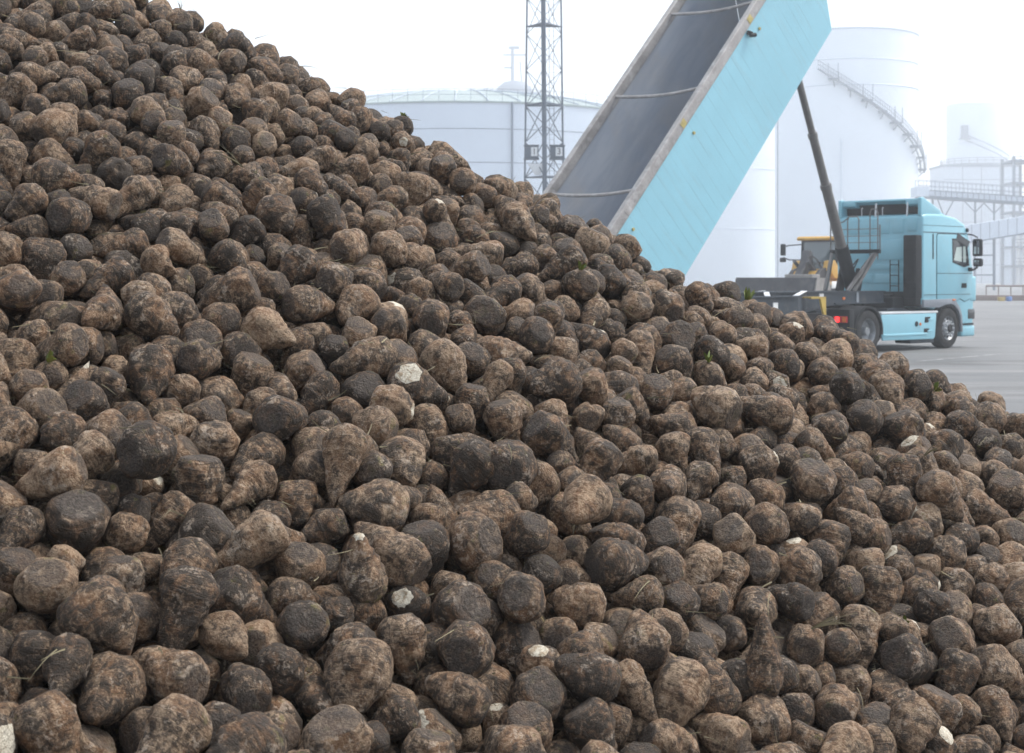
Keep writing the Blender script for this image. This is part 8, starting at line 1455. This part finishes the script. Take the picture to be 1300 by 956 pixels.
# conveyor bridge on braced posts
YC = 260.0
cbz = thing('conveyor_bridge', 'railed steel conveyor bridge crossing above the lorry cab on braced posts', 'conveyor bridge', (0, 0, 0))
a = W(1164, 250, YC); b = W(1330, 261, YC); a2 = W(1164, 243, YC)
dv = (b - a)
mb = MB()
for dy in (-1.1, 1.1):
    o_ = Vector((0, dy, 0))
    mb.bar(a + o_, b + o_, .22, .30); mb.bar(a + o_ + Vector((0, 0, 1.15)), b + o_ + Vector((0, 0, 1.15)), .14, .18)
    for q in range(25):
        p = a + dv * (q / 24) + o_; mb.bar(p, p + Vector((0, 0, 1.15)), .08, .08, (0, 1, 0))
mb.bar(a + Vector((0, 0, .2)), b + Vector((0, 0, .2)), 2.1, .12)
mb.build('bridge_girder', M['plant'], cbz)
mb = MB()
for dy in (-1.1, 1.1):
    o_ = Vector((0, dy, 0))
    for zz in (1.9, 2.75): mb.tube(a + o_ + Vector((0, 0, zz)), b + o_ + Vector((0, 0, zz)), .045, n=5)
    for q in range(17):
        p = a + dv * (q / 16) + o_; mb.tube(p + Vector((0, 0, 1.1)), p + Vector((0, 0, 2.75)), .045, n=5)
mb.build('railing', M['plant'], cbz)
MB().bar(a + Vector((0, 0, .75)), b + Vector((0, 0, .75)), 1.3, .85).build('conveyor_casing', M['tank_grey'], cbz)
for px in (1184, 1238, 1262, 1310):
    t_ = (px - 1164) / 166; p = a + dv * t_
    mb = MB().tube((p.x, p.y, 0), (p.x, p.y, p.z), .16, n=8)
    if px in (1238, 1262, 1310):
        for s in (-1, 1): mb.tube((p.x, p.y, p.z - 1.9), (p.x + s * 1.75, p.y, p.z - .1), .09, n=6)
    mb.build('post', M['plant'], cbz)
p = a + dv * .27
MB().tube(W(1199, 276, YC), W(1212, 252, YC), .10, n=6).tube(W(1199, 276, YC), W(1190, 252, YC), .10, n=6).build('brace', M['plant'], cbz)
MB().box(W(1160, 0, YC).x, W(1176, 0, YC).x, YC - 2, YC + 2, W(0, 250, YC).z, W(0, 238, YC).z).build('end_housing', M['tank_grey'], cbz)
# inclined belt gallery
cg = thing('belt_gallery', 'closed pale grey belt gallery sloping up to the right behind the cab mirrors', 'conveyor', (0, 0, 0))
a = W(1196, 302, 215); b = W(1345, 278, 215)
MB().bar(a, b, 2.2, 2.35).build('gallery_casing', M['tank_grey'], cg)
mb = MB()
for q in range(14):
    p = a + (b - a) * (q / 13); mb.bar(p + Vector((0, -1.13, -1.15)), p + Vector((0, -1.13, 1.15)), .05, .03, (0, 1, 0))
mb.bar(a + Vector((0, -1.12, -1.2)), b + Vector((0, -1.12, -1.2)), .12, .16)
mb.build('casing_joint', M['plant'], cg)
for px in (1262, 1237, 1330):
    p = W(px, 0, 215); zt_ = W(0, 302 - (px - 1196) * .161, 215).z - 1.2
    MB().tube((p.x, 215, 0), (p.x, 215, zt_), .20 if px == 1262 else .10, n=8).build('post', M['plant'], cg)
for py in (324, 349): MB().tube(W(1237, py, 215), W(1262, py, 215), .09, n=6).build('tie', M['plant'], cg)
# low clutter at the far edge of the yard
g1 = MB().box(W(1222, 0, 119).x, W(1345, 0, 119).x, 119, 119.4, 0, .42, .03).build('low_kerb_wall', M['brownsteel'])
tag(g1, 'low brown retaining wall along the far edge of the yard', 'wall')
p0, p1 = W(1252, 363, 121), W(1330, 363, 121)
gr_ = thing('pipe_barrier', 'rusty pipe barrier on posts at the far edge of the yard', 'barrier', (0, 0, 0))
MB().tube(p0, p1, .07, n=8).build('top_pipe', M['brownsteel'], gr_)
for q in range(6):
    x_ = p0.x + (p1.x - p0.x) * q / 5; MB().tube((x_, 121, 0), (x_, 121, p0.z), .045, n=6).build('post', M['brownsteel'], gr_)
q_ = W(1271, 382, 117)
sb = thing('sand_bin', 'small yellow bin standing by the low brown wall', 'bin', (q_.x, 117, 0))
MB().prism([(-.2, 0), (-.23, .24), (.23, .24), (.2, 0)], -.2, .2, .03).build('bin_body', M['yellow'], sb)
MB().box(-.25, .25, -.22, .22, .24, .30, .02).build('bin_lid', M['yellow'], sb)
q_ = W(1281, 382, 117)
dr = thing('drum', 'small blue drum beside the yellow bin', 'drum', (q_.x, 117, 0))
k = NT('blue_drum_paint'); mblue = k.set(col=(.05, .16, .45), rough=.4)
MB().lathe([(.01, 0), (.2, 0), (.21, .1), (.22, .11), (.21, .12), (.21, .22), (.22, .23), (.21, .24), (.2, .34), (.01, .34)], n=20).build('drum_body', mblue, dr)
MB().tube((.08, 0, .34), (.08, 0, .37), .05, n=8).build('bung', M['silver'], dr)

def farther(root, k):
    root.location = (root.location.x * k, root.location.y * k, CAMH * (1 - k)); root.scale = (k, k, k)
for root, k in ((ta, 1.35), (tb, 1.5), (tc, 1.5), (sl_, 1.7), (sd4, 1.55), (pb, 1.5), (sf, 1.3)): farther(root, k)
# ------------------------------------------------------------------ yard, sky, air, light, camera
def sheet(name, x0, x1, y0, y1, z, mat, parent=None):
    me = bpy.data.meshes.new(name); me.from_pydata([(x0, y0, z), (x1, y0, z), (x1, y1, z), (x0, y1, z)], [], [(0, 1, 2, 3)]); me.materials.append(mat)
    return link(bpy.data.objects.new(name, me), parent)
tag(sheet('ground', -360, 480, -60, 760, 0, M['asphalt']), 'grey worn asphalt yard', kind='structure')
def strip(p, q, w, z=.004):
    p, q = Vector((p.x, p.y, 0)), Vector((q.x, q.y, 0)); d = (q - p).normalized(); s = Vector((-d.y, d.x, 0)) * w / 2
    me = bpy.data.meshes.new('road_marking'); me.from_pydata([(*(v.xy), z) for v in (p - s, q - s, q + s, p + s)], [], [(0, 1, 2, 3)]); me.materials.append(M['line'])
    return tag(link(bpy.data.objects.new('road_marking', me)), 'faint worn painted line on the asphalt', kind='structure')
def G(px, py):
    Y = CAMH * F / (py - HY); return W(px, py, Y)
strip(G(1163, 459), G(1270, 449.5), .10)

w = bpy.data.worlds.new('World'); scene.world = w; w.use_nodes = True
t = w.node_tree; bg = t.nodes['Background']
sky = t.nodes.new('ShaderNodeTexSky'); sky.sky_type = 'NISHITA'; sky.sun_disc = False
SUN_EL, SUN_AZ = R(SUN_E), R(SUN_A)                 # azimuth clockwise from +Y: the sun stands to the right and slightly behind
sky.sun_elevation = SUN_EL; sky.sun_rotation = SUN_AZ
sky.air_density = 1.0; sky.dust_density = 4.0; sky.ozone_density = 1.0
hs = t.nodes.new('ShaderNodeHueSaturation'); hs.inputs['Saturation'].default_value = SKY_SAT; hs.inputs['Value'].default_value = 1.0
mx = t.nodes.new('ShaderNodeMix'); mx.data_type = 'RGBA'; mx.inputs[0].default_value = SKY_MIX; mx.inputs[7].default_value = SKY_WHITE
t.links.new(sky.outputs[0], hs.inputs['Color']); t.links.new(hs.outputs[0], mx.inputs[6]); t.links.new(mx.outputs[2], bg.inputs['Color'])
bg.inputs['Strength'].default_value = SKY_STR
sl = bpy.data.lights.new('sun', 'SUN'); sl.energy = SUN_STR; sl.angle = R(SUN_ANG); sl.color = (1.0, .95, .88)
so = link(bpy.data.objects.new('sun', sl))
sd = Vector((math.sin(SUN_AZ) * math.cos(SUN_EL), math.cos(SUN_AZ) * math.cos(SUN_EL), math.sin(SUN_EL)))
so.rotation_euler = sd.to_track_quat('Z', 'Y').to_euler(); so.location = (0, 0, 60)

if HAZE > 0:
    me = bpy.data.meshes.new('haze'); b = bmesh.new(); bmesh.ops.create_cube(b, size=1)
    for v in b.verts: v.co = Vector((60 + v.co.x * 850, 350 + v.co.y * 830, HAZE_TOP / 2 - 2 + v.co.z * (HAZE_TOP + 4)))
    b.to_mesh(me); b.free()
    m = bpy.data.materials.new('haze'); m.use_nodes = True; tt = m.node_tree
    for nd in list(tt.nodes):
        if nd.type == 'BSDF_PRINCIPLED': tt.nodes.remove(nd)
    pv = tt.nodes.new('ShaderNodeVolumePrincipled'); pv.inputs['Color'].default_value = HAZE_COL; pv.inputs['Density'].default_value = HAZE
    pv.inputs['Anisotropy'].default_value = HAZE_G
    tt.links.new(pv.outputs[0], tt.nodes['Material Output'].inputs['Volume'])
    me.materials.append(m)
    tag(link(bpy.data.objects.new('haze', me)), 'pale morning haze over the yard', kind='stuff')

cam = bpy.data.cameras.new('camera'); co = link(bpy.data.objects.new('camera', cam)); scene.camera = co
co.location = (0, 0, CAMH); co.rotation_euler = (R(90), 0, 0)
cam.sensor_width = 36; cam.lens = F / 1300 * 36; cam.shift_y = -126 / 1300
cam.clip_start = .05; cam.clip_end = 5000
cam.dof.use_dof = True; cam.dof.focus_distance = 5.2; cam.dof.aperture_fstop = 10
vs = scene.view_settings; vs.view_transform = 'Standard'; vs.look = 'None'; vs.exposure = EXPO; vs.gamma = 1; vs.use_curve_mapping = False
cy = scene.cycles
cy.max_bounces = 6; cy.diffuse_bounces = 3; cy.glossy_bounces = 3; cy.transmission_bounces = 4; cy.volume_bounces = VB; cy.transparent_max_bounces = 6
cy.use_denoising = True; cy.denoiser = 'OPENIMAGEDENOISE'
cy.sample_clamp_indirect = 6
